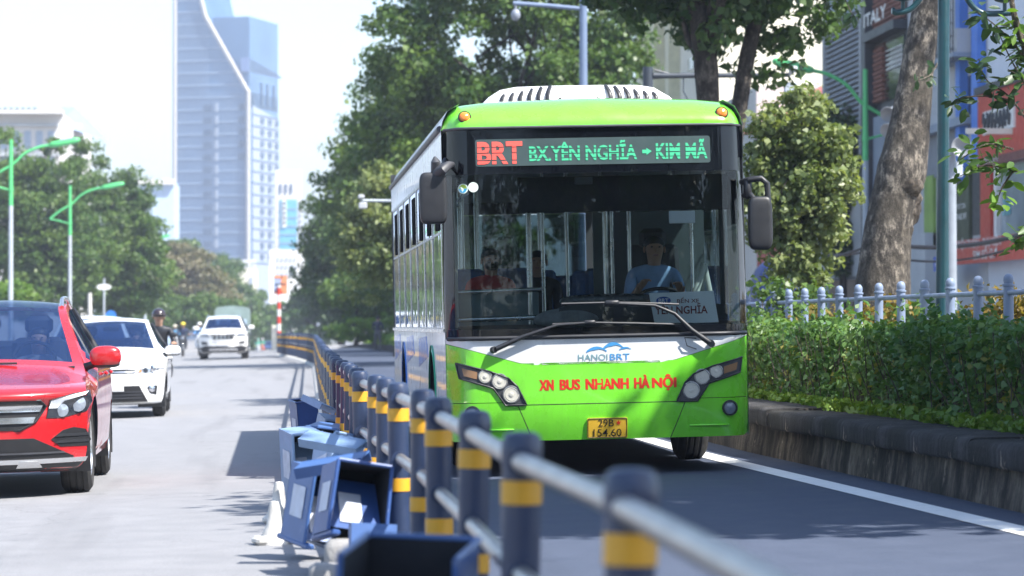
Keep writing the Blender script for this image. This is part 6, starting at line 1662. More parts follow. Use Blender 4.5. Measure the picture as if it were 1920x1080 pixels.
# dark traffic mast with the long arm
M_DMAST = plain('dark_mast', (.035, .045, .06), .45)
Y = 60; X = PX(1215, Y); b0 = Vector((X, Y, zg(4.6, Y) + .28))
ms = empty('traffic_mast', b0, label='dark mast whose long horizontal arm carries a traffic camera behind the forked tree', cat='mast')
zt = P(1215, 126, Y).z - b0.z
mb = MB(); mb.lathe([(.11, 0), (.10, zt), (0, zt + .01)], n=14); mb.build('pole', M_DMAST, ms, smooth=40)
za = P(1215, 142, Y).z - b0.z; xe = PX(1480, Y) - X
mb = MB(); mb.tube([(.1, 0, za), (.35, 0, za), (xe, 0, za + .03)], [.07, .055, .045], 10); mb.tube([(.1, 0, za + .12), (.5, 0, za + .02)], .02, 6); mb.tube([(.7, 0, za), (.7, 0, za - .3), (.8, 0, za - .5)], .014, 5); mb.build('arm', M_DMAST, ms, smooth=50)
mb = MB(); mb.box((xe + .06, -.1, za + .13), (.14, .28, .12), bev=.02); mb.tube([(xe, 0, za), (xe + .03, -.05, za + .1)], .03, 6); mb.build('traffic_camera', plain('camera_pale', (.45, .46, .48), .4), ms, smooth=40)
mb = MB(); mb.box((xe + .02, -.06, za - .22), (.26, .12, .2), bev=.02); mb.build('flash_unit', plain('flash_grey', (.42, .46, .52), .3), ms, smooth=40)
# white camera arm left of the bus
Y = 80; b0 = Vector((4.85, Y, zg(4.6, Y) + .28))
ms = empty('camera_arm_post', b0, label='pale post with a long thin arm and camera reaching out left of the bus', cat='mast')
e = P(676, 376, Y) - b0
mb = MB(); mb.lathe([(.09, 0), (.07, e.z + .3)], n=12); mb.build('pole', M_GALV, ms, smooth=40)
mb = MB(); mb.tube([(0, 0, e.z - .02), (e.x, 0, e.z)], .035, 8); mb.build('arm', M_GALV, ms, smooth=50)
mb = MB(); mb.box((e.x + .02, 0, e.z + .10), (.16, .3, .10), bev=.02); mb.box((e.x + .06, 0, e.z - .13), (.22, .2, .16), bev=.02); mb.build('camera', plain('camera_pale', (.45, .46, .48), .4), ms, smooth=40)
# red and white striped pole with a board
Y = 142; X = PX(523, Y); b0 = Vector((X, Y, zg(X, Y)))
ps = empty('striped_pole', b0, label='red and white striped pole with a square board at the end of the railing', cat='sign post')
zt = P(523, 535, Y).z - b0.z
M_SW, M_SR = plain('stripe_white', (.72, .72, .70), .5), plain('stripe_red', (.62, .06, .04), .5)
seg = [0, .25, .5, .75, .95]; k = 0; z = 0
while z < zt:
    z1 = min(zt, z + (.33 if z > .9 else .22)); mb = MB(); mb.lathe([(.085 if z > .9 else .10, z), (.085 if z > .9 else .10, z1)], n=14); mb.build('stripe', M_SW if k % 2 else M_SR, ps, smooth=40); z = z1; k += 1
c = P(526, 534, Y) - b0; mb = MB(); mb.box((c.x, .12, c.z), (.60, .02, .84)); bd = mb.build('board', plain('board_blue_grey', (.35, .42, .60), .5), ps)
mb = MB(); mb.box((c.x + .16, .104, c.z), (.28, .012, .84)); mb.box((c.x - .1, .104, c.z + .36), (.38, .012, .12)); mb.box((c.x - .1, .104, c.z - .36), (.38, .012, .12)); mb.build('orange_panel', plain('board_orange', (.75, .28, .14), .5), bd)
mb = MB(); mb.tube([(c.x - .25, .08, c.z + .05), (c.x + .25, .08, c.z + .05)], .02, 6); mb.build('bracket', M_DGREY, ps)
# small things on the left pavement
Y = 160; b0 = P(195, 609, Y); b0.z = zg(-10.5, Y) + .15
sg = empty('street_sign', b0, label='small white shaped sign on a thin pole under the left trees', cat='sign')
zt = P(195, 540, Y).z - b0.z
mb = MB(); mb.tube([(0, 0, 0), (0, 0, zt + .5)], .05, 8); mb.build('pole', M_GALV, sg, smooth=50)
mb = MB(); mb.prism([(.38 * math.cos(t) * (1 + .12 * math.cos(8 * t)), -.06, zt + .16 * math.sin(t) + .05) for t in np.linspace(0, 6.283, 33)[:-1]], (0, .03, 0)); mb.build('sign_board', plain('sign_white', (.70, .70, .68), .5), sg)
Y = 150; b0 = P(208, 609, Y); b0.z = zg(-10.5, Y) + .15
sg = empty('round_sign', b0, label='round blue road sign seen above the white hatchback roof', cat='sign')
mb = MB(); zt = P(208, 592, Y).z - b0.z; mb.tube([(0, 0, 0), (0, 0, zt)], .04, 8); mb.build('pole', M_GALV, sg)
mb = MB(); mb.lathe([(0, 0), (.26, 0), (.26, .02), (0, .02)], (0, -.05, zt), 24, rotm(R(90), 0, 0)); mb.build('sign_board', plain('sign_blue', (.03, .18, .60), .4), sg)
for px, Y, lab in ((168, 176, 'pale slim trunk or pole standing left of the small white sign'), ):
    b0 = P(px, 609, Y); b0.z = zg(-10.5, Y) + .15; o = MB().tube([(0, 0, 0), (.03, 0, 2), (0, 0, 3.4)], [.13, .12, .10], 10).build('concrete_pole', M_CONC, smooth=50); o.location = b0; tag(o, lab, 'pole')
Y = 300; b0 = Vector((PX(517, Y), Y, 0)); b0.z = zg(b0.x, Y)
o = MB().box((0, 0, 1.3), (.8, .3, 2.6), bev=.05).build('kiosk_sign', plain('pale_sign', (.70, .66, .55), .6)); o.location = b0; tag(o, 'pale upright sign board far behind the striped pole', 'sign')
Y = 180; b0 = Vector((PX(646, Y), Y, zg(4.6, Y) + .28)); o = MB().tube([(0, 0, 0), (0, 0, 2.0)], .07, 8).build('bollard', M_GALV, smooth=50); o.location = b0; tag(o, 'grey bollard at the edge of the verge beyond the railing', 'bollard')

# ================================================================ BUILDINGS
M_BGREY = plain('facade_blue_grey', (.24, .29, .36), .7, var=.15, scale=.8)
M_BWHITE = plain('facade_white', (.42, .44, .46), .7, var=.14, scale=.8)
M_BCREAM = plain('facade_cream', (.66, .62, .50), .8, var=.12, scale=.5)
M_BPALE = plain('facade_pale', (.62, .60, .58), .8, var=.10, scale=.2)
M_BDARK = plain('facade_dark', (.030, .034, .045), .5)
M_BBLUE = plain('facade_blue', (.07, .20, .62), .5)
M_BRED = plain('facade_red', (.48, .036, .018), .45)
M_SHOPG = plain('shop_glass', (.30, .36, .40), .08, var=.4, scale=.6)
M_DGLASS = plain('dark_window', (.02, .028, .04), .06, var=.3)
M_LOUV = plain('louvre_grey', (.30, .33, .38), .5)
FX = 17.0
def fY(px): # distance at which the facade plane x=FX shows at px
    lo, hi = 30.0, 400.0
    for _ in range(50):
        m = (lo + hi) / 2
        if PX(px, m) < FX: lo = m
        else: hi = m
    return lo
def zpy(py, px): return P(px, py, fY(px)).z
def fbox(mb, ya, yb, z0, z1, d0, d1, m=None): mb.box((FX + (d0 + d1) / 2, (ya + yb) / 2, (z0 + z1) / 2), (abs(d1 - d0), abs(yb - ya), z1 - z0), m=m)
def house(label, ya, yb, top, mat, name='shop_house', depth=9):
    r = empty(name, (0, 0, 0), label=label, cat='building', group='shop houses on the far side of the right hand road')
    mb = MB(); fbox(mb, ya, yb, -.4, top, 0, depth); mb.build('wall', mat, r); return r
def part(r, name, mat, ya, yb, z0, z1, out=.06, into=.0, **k):
    mb = MB(); fbox(mb, ya, yb, z0, z1, -out, into if into else -.002); return mb.build(name, mat, r)
# louvred house
ya, yb = fY(1637), fY(1545)
h = house('blue grey house whose upper front is a tall screen of horizontal louvres', ya, yb, 13.5, M_BGREY)
la, lb = fY(1626), fY(1556); lz0, lz1 = zpy(285, 1600), zpy(22, 1600)
part(h, 'recess', M_BDARK, la, lb, lz0, lz1, .03)
n = 26; sl = None
for k in range(n):
    z = lz0 + (lz1 - lz0) * (k + .5) / n
    if sl is None:
        mb = MB(); mb.box((0, 0, 0), (.10, lb - la, .055), rot=rotm(0, R(25), 0)); sl = mb.build('louvre_slat', M_LOUV, h); o = sl
    else: o = sl.copy(); COL.objects.link(o); o.parent = h
    o.location = (FX - .11, (la + lb) / 2, z)
for yy in (la, lb): part(h, 'screen_frame', M_BWHITE, yy - .12, yy + .12, lz0 - .2, lz1 + .2, .22)
part(h, 'fascia', M_BWHITE, ya, yb, zpy(520, 1600), zpy(382, 1600), .25)
part(h, 'shop_front', plain('shutter_brown', (.16, .10, .07), .6), la + .5, lb - .2, .1, zpy(524, 1600), .05)
# brick lattice house
ya2, yb2 = fY(1702), fY(1641)
M_BRK = plain('lattice_brick', (.24, .10, .07), .85, var=.3, scale=6)
h = house('dark house with a brown brick lattice front and white letters', ya2, yb2, 14, M_BDARK)
part(h, 'column', M_BDARK, yb2 - .25, yb2 + .35, 0, 14, .35)
zA, zB = zpy(190, 1660), zpy(80, 1660)
part(h, 'brick_panel', plain('lattice_back', (.09, .045, .035), .9), fY(1664), yb2 - .3, zA, zB, .05)
bm0 = None; cnt = 0
for (y0_, y1_, z0_, z1_) in ((fY(1664), yb2 - .3, zA, zB), (ya2 + .2, yb2 - .3, zpy(48, 1670), zpy(-30, 1670))):
    r_ = 0; z = z0_ + .08
    while z < z1_ - .05:
        y = y0_ + .1 + (.13 if r_ % 2 else 0)
        while y < y1_ - .08 and cnt < 300:
            if bm0 is None:
                mb = MB(); mb.box((0, 0, 0), (.10, .20, .085)); bm0 = mb.build('brick', M_BRK, h); o = bm0
            else: o = bm0.copy(); COL.objects.link(o); o.parent = h
            o.location = (FX - .09, y, z); cnt += 1; y += .26
        z += .13; r_ += 1
part(h, 'upper_panel', plain('lattice_back', (.09, .045, .035), .9), ya2 + .1, yb2 - .28, zpy(54, 1670), zpy(-40, 1670), .045)
part(h, 'beam', M_BDARK, ya2, yb2, zpy(68, 1670), zpy(52, 1670), .4)
w = part(h, 'window', M_DGLASS, ya2 + .3, fY(1665), zpy(185, 1680), zpy(72, 1680), .04)
mb = MB(); 
for k in range(5): fbox(mb, ya2 + .35, fY(1668), zpy(128 - k * 9, 1680), zpy(128 - k * 9, 1680) + .03, -.10, -.07)
for k in range(5): 
    y = ya2 + .4 + k * .35; fbox(mb, y, y + .03, zpy(128, 1680), zpy(90, 1680), -.10, -.075)
mb.build('balcony_rail', M_SW, w)
wall_text('letters', 'ITALY', (FX - .45, fY(1649), zpy(48, 1660)), (0, -1, 0), (0, 0, 1), fY(1649) - fY(1692), .38, M_SW, h, .02)
part(h, 'lower_front', M_BGREY, ya2, yb2, zpy(470, 1660), zpy(215, 1660), .1)
# white and blue balcony house
ya3, yb3 = fY(1852), fY(1703)
h = house('white house with caged balconies and blue columns behind the teal lamp post', ya3, yb3, 13, M_BWHITE)
for (pa, pb) in ((1838, 1850), (1808, 1816)): part(h, 'blue_column', M_BBLUE, fY(pb), fY(pa), zpy(300, pa) if pa > 1820 else zpy(340, pa), zpy(-20, pa), .22)
part(h, 'balcony', M_BWHITE, fY(1836), fY(1782), zpy(108, 1810), zpy(64, 1810), .55)
part(h, 'balcony_edge', M_BGREY, fY(1836), fY(1782), zpy(116, 1810), zpy(108, 1810), .65)
mb = MB()
for k in range(9):
    y = fY(1834) + (fY(1784) - fY(1834)) * k / 8; mb.box((FX - .62, y, zpy(30, 1810)), (.03, .03, 2.6))
for k in range(8): mb.box((FX - .62, (fY(1834) + fY(1784)) / 2, zpy(100, 1810) + k * .32), (.025, fY(1784) - fY(1834), .025))
mb.build('balcony_cage', M_DGREY, h)
part(h, 'window', M_DGLASS, fY(1834), fY(1818), zpy(240, 1826), zpy(140, 1826), .03)
part(h, 'lintel', M_BGREY, fY(1836), fY(1712), zpy(250, 1770), zpy(235, 1770), .35)
part(h, 'shade_panel', plain('grey_shutter', (.20, .22, .25), .7), fY(1806), fY(1712), zpy(330, 1770), zpy(252, 1770), .06)
pg = part(h, 'green_poster', plain('poster_green', (.20, .32, .06), .6, var=.35, scale=1.2), fY(1756), fY(1739), zpy(462, 1748), zpy(330, 1748), .09)
ps_ = part(h, 'poster', plain('poster_olive', (.05, .065, .03), .6, var=.5, scale=1.5), fY(1824), fY(1789), zpy(476, 1806), zpy(322, 1806), .09)
ww = fY(1791) - fY(1822)
wall_text('poster_text', 'GET PUT ON', (FX - .10, fY(1793), zpy(392, 1806)), (0, -1, 0), (0, 0, 1), ww * .80, .13, M_SW, ps_, .01)
wall_text('poster_text', 'YOU TAKE OFF', (FX - .10, fY(1791), zpy(412, 1806)), (0, -1, 0), (0, 0, 1), ww * .92, .15, M_SW, ps_, .02)
part(h, 'dark_doorway', M_BDARK, fY(1850), fY(1826), zpy(440, 1838), zpy(315, 1838), .03)
part(h, 'white_panel', M_BWHITE, fY(1756), fY(1706), .1, zpy(440, 1730), .3)
# red telephone shop
ya4, yb4 = fY(1985), fY(1853)
h = house('shop with red frame, glass front and a red telephone accessories sign', ya4, yb4, 12.5, plain('shop_white', (.58, .62, .68), .7, var=.08, scale=.7))
part(h, 'red_panel', M_BRED, ya4, yb4, zpy(300, 1890), zpy(168, 1890), .25)
part(h, 'panel_cap', M_BDARK, ya4, yb4, zpy(168, 1890), zpy(154, 1890), .35)
sg = part(h, 'script_sign', M_SW, fY(1925), fY(1866), zpy(248, 1890), zpy(204, 1890), .30)
mb = MB(); rng = np.random.default_rng(4)
for k in range(7):
    y = fY(1868) - k * .42; mb.tube([(FX - .32, y - .3 * t, zpy(226, 1890) + .25 * math.sin(t * 7 + k) * (1 - t * .3)) for t in np.linspace(0, 1, 9)], .035, 5)
mb.build('script_stroke', M_BDARK, sg, smooth=60)
mb = MB(); mb.box(((PX(1812, 71) + PX(1935, 71)) / 2, 71, P(1866, 246, 71).z), (PX(1935, 71) - PX(1812, 71), .12, .13)); mb.build('awning_bar', plain('awning_cream', (.72, .70, .62), .5), h)
part(h, 'name_board', plain('maroon_board', (.14, .03, .03), .5), ya4, yb4, zpy(308, 1890), zpy(292, 1890), .28)
wall_text('board_text', 'Số 88 - 205 Giảng Võ', (FX - .30, fY(1853), zpy(306, 1890)), (0, -1, 0), (0, 0, 1), fY(1853) - fY(1895), .22, M_SW, h, .0)
part(h, 'red_post', M_BRED, fY(1874), fY(1855), zpy(445, 1864), zpy(305, 1864), .22)
gf = part(h, 'glass_front', M_SHOPG, ya4, fY(1876), zpy(445, 1900), zpy(308, 1900), .05)
wall_text('glass_text', '388', (FX - .07, fY(1886), zpy(404, 1896)), (0, -1, 0), (0, 0, 1), .8, .4, plain('teal_print', (.10, .40, .45), .5), gf, .02)
part(h, 'white_frame', M_SW, fY(1881), fY(1876), zpy(445, 1878), zpy(308, 1878), .16)
sb = part(h, 'sign_board', M_BRED, ya4, fY(1838), zpy(493, 1880), zpy(447, 1880), .6, -.5)
wall_text('sign_text', 'ĐIỆN THOẠI - PHỤ KIỆN', (FX - .62, fY(1842), zpy(469, 1880)), (0, -1, 0), (0, 0, 1), fY(1842) - fY(1926), .34, M_SW, sb, .012)
wall_text('sign_text', 'SIM SỐ Ơ.Đ', (FX - .62, fY(1872), zpy(487, 1880)), (0, -1, 0), (0, 0, 1), fY(1872) - fY(1920), .34, M_SW, sb, .012)
s2 = part(h, 'blue_sign', M_NAVY, fY(1837), fY(1801), zpy(508, 1820), zpy(480, 1820), .7, -.6)
wall_text('sign_text', 'SIM THẺ', (FX - .72, fY(1806), zpy(498, 1820)), (0, -1, 0), (0, 0, 1), fY(1806) - fY(1830), .2, M_SW, s2, .01)
part(h, 'red_sign', M_BRED, fY(1836), fY(1803), zpy(520, 1820), zpy(510, 1820), .65, -.6)
# houses farther along the row
h = house('low house with a faded red roof seen over the small sunlit tree', fY(1544), fY(1420), 8.6, plain('faded_red_wall', (.46, .10, .075), .7))
mb = MB(); a_, b_ = fY(1544), fY(1418); mb.prism([(FX - .6, a_, 8.2), (FX + 3, a_, 10.4), (FX + 7, a_, 8.2)], (0, b_ - a_, 0)); mb.build('roof', plain('red_roof_sheet', (.52, .11, .08), .5, var=.1), h)
part(h, 'shop_shutter', plain('shutter_brown', (.16, .10, .07), .6), fY(1540), fY(1470), .2, zpy(410, 1500), .08)
part(h, 'fascia', M_BGREY, fY(1540), fY(1425), zpy(408, 1500), zpy(380, 1500), .3)
h = house('tall cream house front seen behind the forked tree', fY(1310), fY(1192), 26, M_BCREAM)
for k, px in enumerate((1218, 1240, 1268)): part(h, 'pilaster', plain('facade_straw', (.60, .56, .38), .8), fY(px + 7), fY(px), 0, 26, .5)
for px in (1200, 1292):
    for py in (60, 112): part(h, 'window', M_DGLASS, fY(px + 10), fY(px), zpy(py + 22, px), zpy(py, px), .04)
h = house('pale house between the red roof and the cream front', fY(1419), fY(1311), 10, M_BPALE)
# loudspeakers and their concrete pole
def horn(mb, c, r, rot=None):
    mb.lathe([(r * .25, .30), (r * .35, .18), (r * .55, .08), (r, 0), (r * .96, -.01), (r * .5, .07), (0, .10)], c, 20, rot)
Y = 60; X = PX(1783, Y); z0 = .1
po = empty('concrete_pole', (X, Y, z0), label='pale concrete pole with a grey horn loudspeaker just right of the teal lamp post', cat='pole')
mb = MB(); zt = P(1783, 285, Y).z; mb.lathe([(.13, 0), (.105, zt - z0), (0, zt - z0 + .01)], n=14); mb.build('pole', plain('shade_grey_pole', (.25, .28, .32), .8, var=.2), po, smooth=40)  # pole grey darkened so that the colour carries its shade
mb = MB(); c = P(1796, 277, Y) - Vector((X, Y, z0)); horn(mb, c + Vector((0, -.3, 0)), .20, rotm(R(-90), 0, 0)); mb.tube([c, (0, 0, zt - z0 - .1)], .03, 6); mb.build('loudspeaker', plain('horn_grey', (.22, .23, .25), .4), po, smooth=40)
mb = MB(); mb.box((.14, -.04, P(1795, 318, Y).z - z0), (.16, .14, .3), bev=.02); mb.build('junction_box', M_GALV, po, smooth=40)
Y = 58; X = PX(1700, Y)
po = empty('horn_post', (X, Y, .1), label='post with two grey horn loudspeakers pointing left behind the leaning trunk', cat='pole')
mb = MB(); mb.lathe([(.07, 0), (.06, P(1700, 205, Y).z - .1)], n=12); mb.build('pole', M_GALV, po, smooth=40)
for py in (215, 246):
    mb = MB(); c = P(1666, py, Y) - Vector((X, Y, .1)); horn(mb, c, .17, rotm(R(-60), 0, R(-35))); mb.tube([c + Vector((.1, .1, 0)), (0, 0, c.z)], .025, 6); mb.build('loudspeaker', _mc['horn_grey'], po, smooth=40)
# blue tarpaulin and parked scooter-like clutter by the shops
o = MB().blob((0, 0, .9), (.75, .9, .9), .6).build('tarpaulin', plain('blue_tarp', (.012, .03, .16), .5, var=.3, scale=3, bump=.8, bscale=4), smooth=60); o.location = (PX(1470, 68), 68, .1); o.scale = (1, 1, 1.45); tag(o, 'dark blue tarpaulin heaped behind the railing under the small sunlit tree', 'tarpaulin')

# ---- black cables sagging before the shops
M_CABLE = plain('cable_black', (.015, .015, .018), .6)
def cable(label, a, b, sag, r=.035):
    pts = [a.lerp(b, t) + Vector((0, 0, -sag * 4 * t * (1 - t))) for t in np.linspace(0, 1, 17)]
    o = MB().tube([p - a for p in pts], r, 6).build('power_cable', M_CABLE, smooth=60); o.location = a; tag(o, label, 'cable', 'black cables before the shops')
cable('thick black cable sagging from the big trunk to the right over the red telephone sign', P(1700, 462, 62), P(1990, 415, 58), .18, .05)
cable('thin black cable under the thick one, before the olive poster', P(1690, 486, 62), P(1960, 440, 59), .22, .025)
cable('black cable sagging left of the big trunk behind the railing', P(1440, 508, 64), P(1660, 448, 60), .10, .03)
cable('upper black cable crossing before the pale shutter left of the trunk', P(1540, 478, 64), P(1665, 462, 61), .06, .03)
# ---- tower and far left buildings
def tower_mat():
    t = NT('tower_glass'); n = t.noise(.06, 4); c = t.ramp(n, [(.3, (.035, .10, .22)), (.7, (.08, .17, .32))])
    return t.finish(t.bsdf(c, .12, .0, Specular_IOR_Level=.6))
M_TOW = tower_mat(); M_TOWD = plain('tower_window', (.04, .08, .16), .1, var=.2); M_TOWB = plain('tower_band', (.22, .30, .42), .5); M_FIN = plain('tower_fin', (.46, .43, .41), .6, var=.05); M_TOWS = plain('tower_stone', (.32, .36, .43), .6, var=.06)
tw = empty('tower', (0, 0, 0), label='tall pale blue glass office tower with a kinked white fin', cat='building')
Yc = 880
A = P(328, 495, Yc + 9); B = P(466, 495, Yc); Cc = P(521, 495, Yc + 24); Dd = A + (Cc - B)
def zat(py, Y): return P(460, py, Y).z
ztl = zat(-60, Yc); ztr = zat(34, Yc + 6); zmid = zat(172, Yc)
def at_(a, b, t, z): q = a.lerp(b, t); return Vector((q.x, q.y, z))
mb = MB()
# main front slab with its slanted right shoulder
fr_ = [at_(A, B, 0, -3), at_(A, B, 1, -3), at_(A, B, 1, zmid), at_(A, B, .42, zat(28, Yc)), at_(A, B, .26, ztl), at_(A, B, 0, ztl)]
dv = (Cc - B); mb.prism(fr_, (dv.x * .999, dv.y * .999, 0)); mb.build('front_block', M_TOW, tw)
mb = MB(); s_ = dv.normalized() * .6
rb = [at_(A, B, .5, -3) + dv * .02, at_(B, Cc, .02, -3), Cc + Vector((0, 0, -3 - Cc.z)), at_(A, B, .5, -3) + dv]
zc_ = zat(112, Yc)
q = [Vector((v.x, v.y, zc_ - 40)) for v in rb]
mb.prism([Vector((v.x, v.y, zat(200, Yc))) for v in rb], (0, 0, ztr - zat(200, Yc))); mb.build('upper_block', M_TOW, tw)
mb = MB(); mb.prism([at_(B, Cc, .0, zat(134, Yc)), at_(B, Cc, 1.12, zat(134, Yc)), at_(B, Cc, 1.12, zat(129, Yc)), at_(B, Cc, .0, zat(108, Yc))], tuple((A - B).normalized() * 2.5 + Vector((0, -.5, 0)))); mb.build('canopy_blade', plain('blade_blue', (.12, .18, .34), .4), tw)
nf = Vector((dv.x, dv.y, 0)).normalized() * -.5
mb = MB(); path = [at_(A, B, .26, ztl), at_(A, B, .42, zat(28, Yc)), at_(A, B, 1, zmid), at_(A, B, 1, -3)]
mb.tube([p + nf for p in path], .62, 4); mb.build('fin', M_FIN, tw)
mb = MB(); mb.tube([at_(A, B, 0, -3) + nf, at_(A, B, 0, ztl) + nf], .62, 4); mb.build('fin', M_FIN, tw)
fl = 3.5; nfl = 30
mb = MB()
for k in range(nfl):
    z = 3 + k * fl
    t1 = 1 if z < zmid else max(.3, 1 - .6 * (z - zmid) / (zat(28, Yc) - zmid))
    mb.tube([at_(A, B, .02, z) + nf * .25, at_(A, B, t1, z) + nf * .25], .16, 4)
for k in range(26):
    t = .03 + k * .0375; mb.tube([at_(A, B, t, -3) + nf * .2, at_(A, B, t, zmid if t > .45 else zat(20, Yc)) + nf * .2], .08, 4)
o = mb.build('curtain_wall_grid', M_TOWB, tw); o['kind'] = 'stuff'
m0 = {}
def win(nm, c, w, hh, dirv, mat):
    key = (nm, round(w, 2))
    if key not in m0:
        d = Vector((dirv.x, dirv.y, 0)).normalized(); mb = MB(); n_ = Vector((d.y, -d.x, 0)) * .3
        mb.prism([-d * w / 2 + Vector((0, 0, -hh / 2)), d * w / 2 + Vector((0, 0, -hh / 2)), d * w / 2 + Vector((0, 0, hh / 2)), -d * w / 2 + Vector((0, 0, hh / 2))], n_); m0[key] = mb.build(nm, mat, tw); o = m0[key]
    else: o = m0[key].copy(); COL.objects.link(o); o.parent = tw
    o.location = c; return o
for k in range(12):
    z = zat(200 + 23.3 * k, Yc)
    win('window', at_(A, B, .45, z) + nf * .1, 2.6, 1.7, B - A, M_TOWD)
    win('window_panel', at_(A, B, .57, z) + nf * .1, .9, 2.4, B - A, M_TOWS)
    if k < 5: win('window', at_(A, B, .91, z) + nf * .1, 1.9, 1.8, B - A, M_TOWD)
side_n = Vector((A.x - B.x, A.y - B.y, 0)).normalized() * -.25
mb = MB(); mb.prism([at_(B, Cc, .12, -3) + side_n * .2, at_(B, Cc, 1, -3) + side_n * .2, at_(B, Cc, 1, zat(215, Yc)) + side_n * .2, at_(B, Cc, .12, zat(196, Yc)) + side_n * .2], tuple(side_n * .6)); mb.build('side_wall', M_TOWS, tw)
for k in range(13):
    z = zat(222 + 21.5 * k, Yc)
    for t in (.42, .68, .92): win('side_window', at_(B, Cc, t, z) + side_n * 1.2, 2.6, 1.5, Cc - B, M_TOWD)
for t in (.42, .62, .84): win('high_window', at_(B, Cc, t, zat(172, Yc)) + side_n * .5, 1.0, 6.5, Cc - B, M_TOWD)
mb = MB()
for k in range(14):
    z = zat(212 + 21.5 * k, Yc); mb.tube([at_(B, Cc, .12, z) + side_n * 1.4, at_(B, Cc, 1, z) + side_n * 1.4], .22, 4)
o = mb.build('side_bands', M_TOWB, tw); o['kind'] = 'stuff'
def far_block(label, px0, px1, py, Y, mat, depth=20, cat='building', name='building'):
    a, b = PX(px0, Y), PX(px1, Y); z = P((px0 + px1) / 2, py, Y).z
    r = empty(name, ((a + b) / 2, Y, 0), label=label, cat=cat); w, hh = b - a, z + 3
    mb = MB(); mb.box((0, depth / 2, z - hh / 2), (w, depth, hh)); mb.build('wall', mat, r)
    def pt(qx, qy): v = P(qx, qy, Y); return v.x - (a + b) / 2, v.z
    def rect(nm, x0, y0, x1, y1, m, out=.2):
        (xa, za), (xb, zb) = pt(x0, y0), pt(x1, y1); mb = MB(); mb.box(((xa + xb) / 2, -out / 2 - .01, (za + zb) / 2), (abs(xb - xa), out, abs(za - zb))); return mb.build(nm, m, r)
    return r, rect
r, rect = far_block('white far building with blue glass and a vertical sign right of the tower', 516, 566, 318, 760, M_BPALE)
gpn = rect('glass_panel', 524, 374, 557, 467, plain('teal_glass', (.10, .36, .52), .15, var=.1))
mb = MB(); 
for k in range(5):
    v = P(540, 392 + k * 16, 760); mb.box((0 + v.x - r.location.x, -.35, v.z), (4.3, .1, .25))
mb.build('floor_band', M_TOWB, r)
rect('vertical_sign', 529, 375, 537, 426, M_SW, .6)
for k in range(5): rect('sign_mark', 531, 379 + k * 9, 535, 384 + k * 9, M_BDARK, .75)
for k in range(9):
    for x in (561, ): rect('window', x, 380 + k * 11, x + 3, 385 + k * 11, M_TOWD, .3)
for x in (524, 534, 544): rect('window', x, 345, x + 4, 362, M_TOWD, .3)
r, rect = far_block('low white building under the vertical sign beside the dark trees', 505, 572, 468, 640, plain('bright_wall', (.72, .70, .66), .7))
for k in range(3):
    for x in range(520, 560, 8): rect('window', x, 482 + k * 14, x + 3, 489 + k * 14, M_TOWS, .3)
r, rect = far_block('cream building with a roof balustrade below the tower', 428, 480, 503, 420, M_BCREAM)
mb = MB(); 
for k in range(8): 
    v = P(436 + k * 6, 494, 420); mb.box((v.x - r.location.x, .2, v.z), (.12, .12, 1.2))
v = P(455, 490, 420); mb.box((0, .2, v.z), (3.6, .2, .2)); mb.build('balustrade', M_SW, r)
rect('window', 468, 520, 474, 540, M_TOWS, .15)
r, rect = far_block('pale low blue grey building left of the tower', 262, 326, 338, 420, plain('pale_blue_wall', (.42, .52, .66), .6))
rect('parapet', 258, 346, 328, 336, M_BPALE, .8)
r, rect = far_block('large pale building with stepped eaves behind the left trees', -140, 118, 212, 262, M_BPALE, 30)
rect('eave', -150, 214, 120, 208, M_BPALE, 1.6)
rect('string_course', -150, 236, 110, 233, M_BWHITE, .5)
rect('string_course', -150, 292, 112, 288, M_BWHITE, .6)
for k in range(7): rect('vent', 0 + k * 11, 206, 3 + k * 11, 204, M_BDARK, 1.7)
for k in range(6):
    for j in range(3): rect('window', -20 + k * 22, 246 + j * 46, -8 + k * 22, 280 + j * 46, plain('pale_window', (.30, .36, .44), .3), .12)
r, rect = far_block('pale house with a slate blue roof beside the stepped building', 108, 152, 232, 275, M_BPALE, 14)
mb = MB(); a, b = P(106, 232, 274) - r.location, P(152, 232, 274) - r.location; t_ = P(120, 206, 280) - r.location
mb.prism([(a.x, -1, a.z), (b.x + 2.2, -1, a.z - 1.5), (t_.x + 1, 4, t_.z), (a.x, 4, t_.z)], (0, .4, .2)); mb.build('roof', plain('slate_blue_roof', (.22, .28, .40), .6), r)

# ---- near leafy branches at the right edge: single leaves
def leaf_geo():
    me = bpy.data.meshes.new('leaf'); L, W = 1.0, .22
    vs = [(0, 0, 0), (W * .8, .25 * L, .04), (W, .5 * L, .05), (W * .7, .8 * L, .02), (0, L, -.05), (-W * .7, .8 * L, .02), (-W, .5 * L, .05), (-W * .8, .25 * L, .04), (0, .25, -.01), (0, .5, -.015), (0, .8, -.03)]
    fs = [(0, 1, 8), (1, 2, 9, 8), (2, 3, 10, 9), (3, 4, 10), (0, 8, 7), (8, 9, 6, 7), (9, 10, 5, 6), (10, 4, 5)]
    me.from_pydata(vs, [], fs); me.materials.append(L_BIG)
    me.polygons.foreach_set('use_smooth', [True] * len(me.polygons)); return me
LM = leaf_geo(); LM2 = LM.copy(); LM2.materials.clear(); LM2.materials.append(L_MID)
LM3 = LM.copy(); LM3.materials.clear(); LM3.materials.append(L_GRASS)
rng = np.random.default_rng(8)
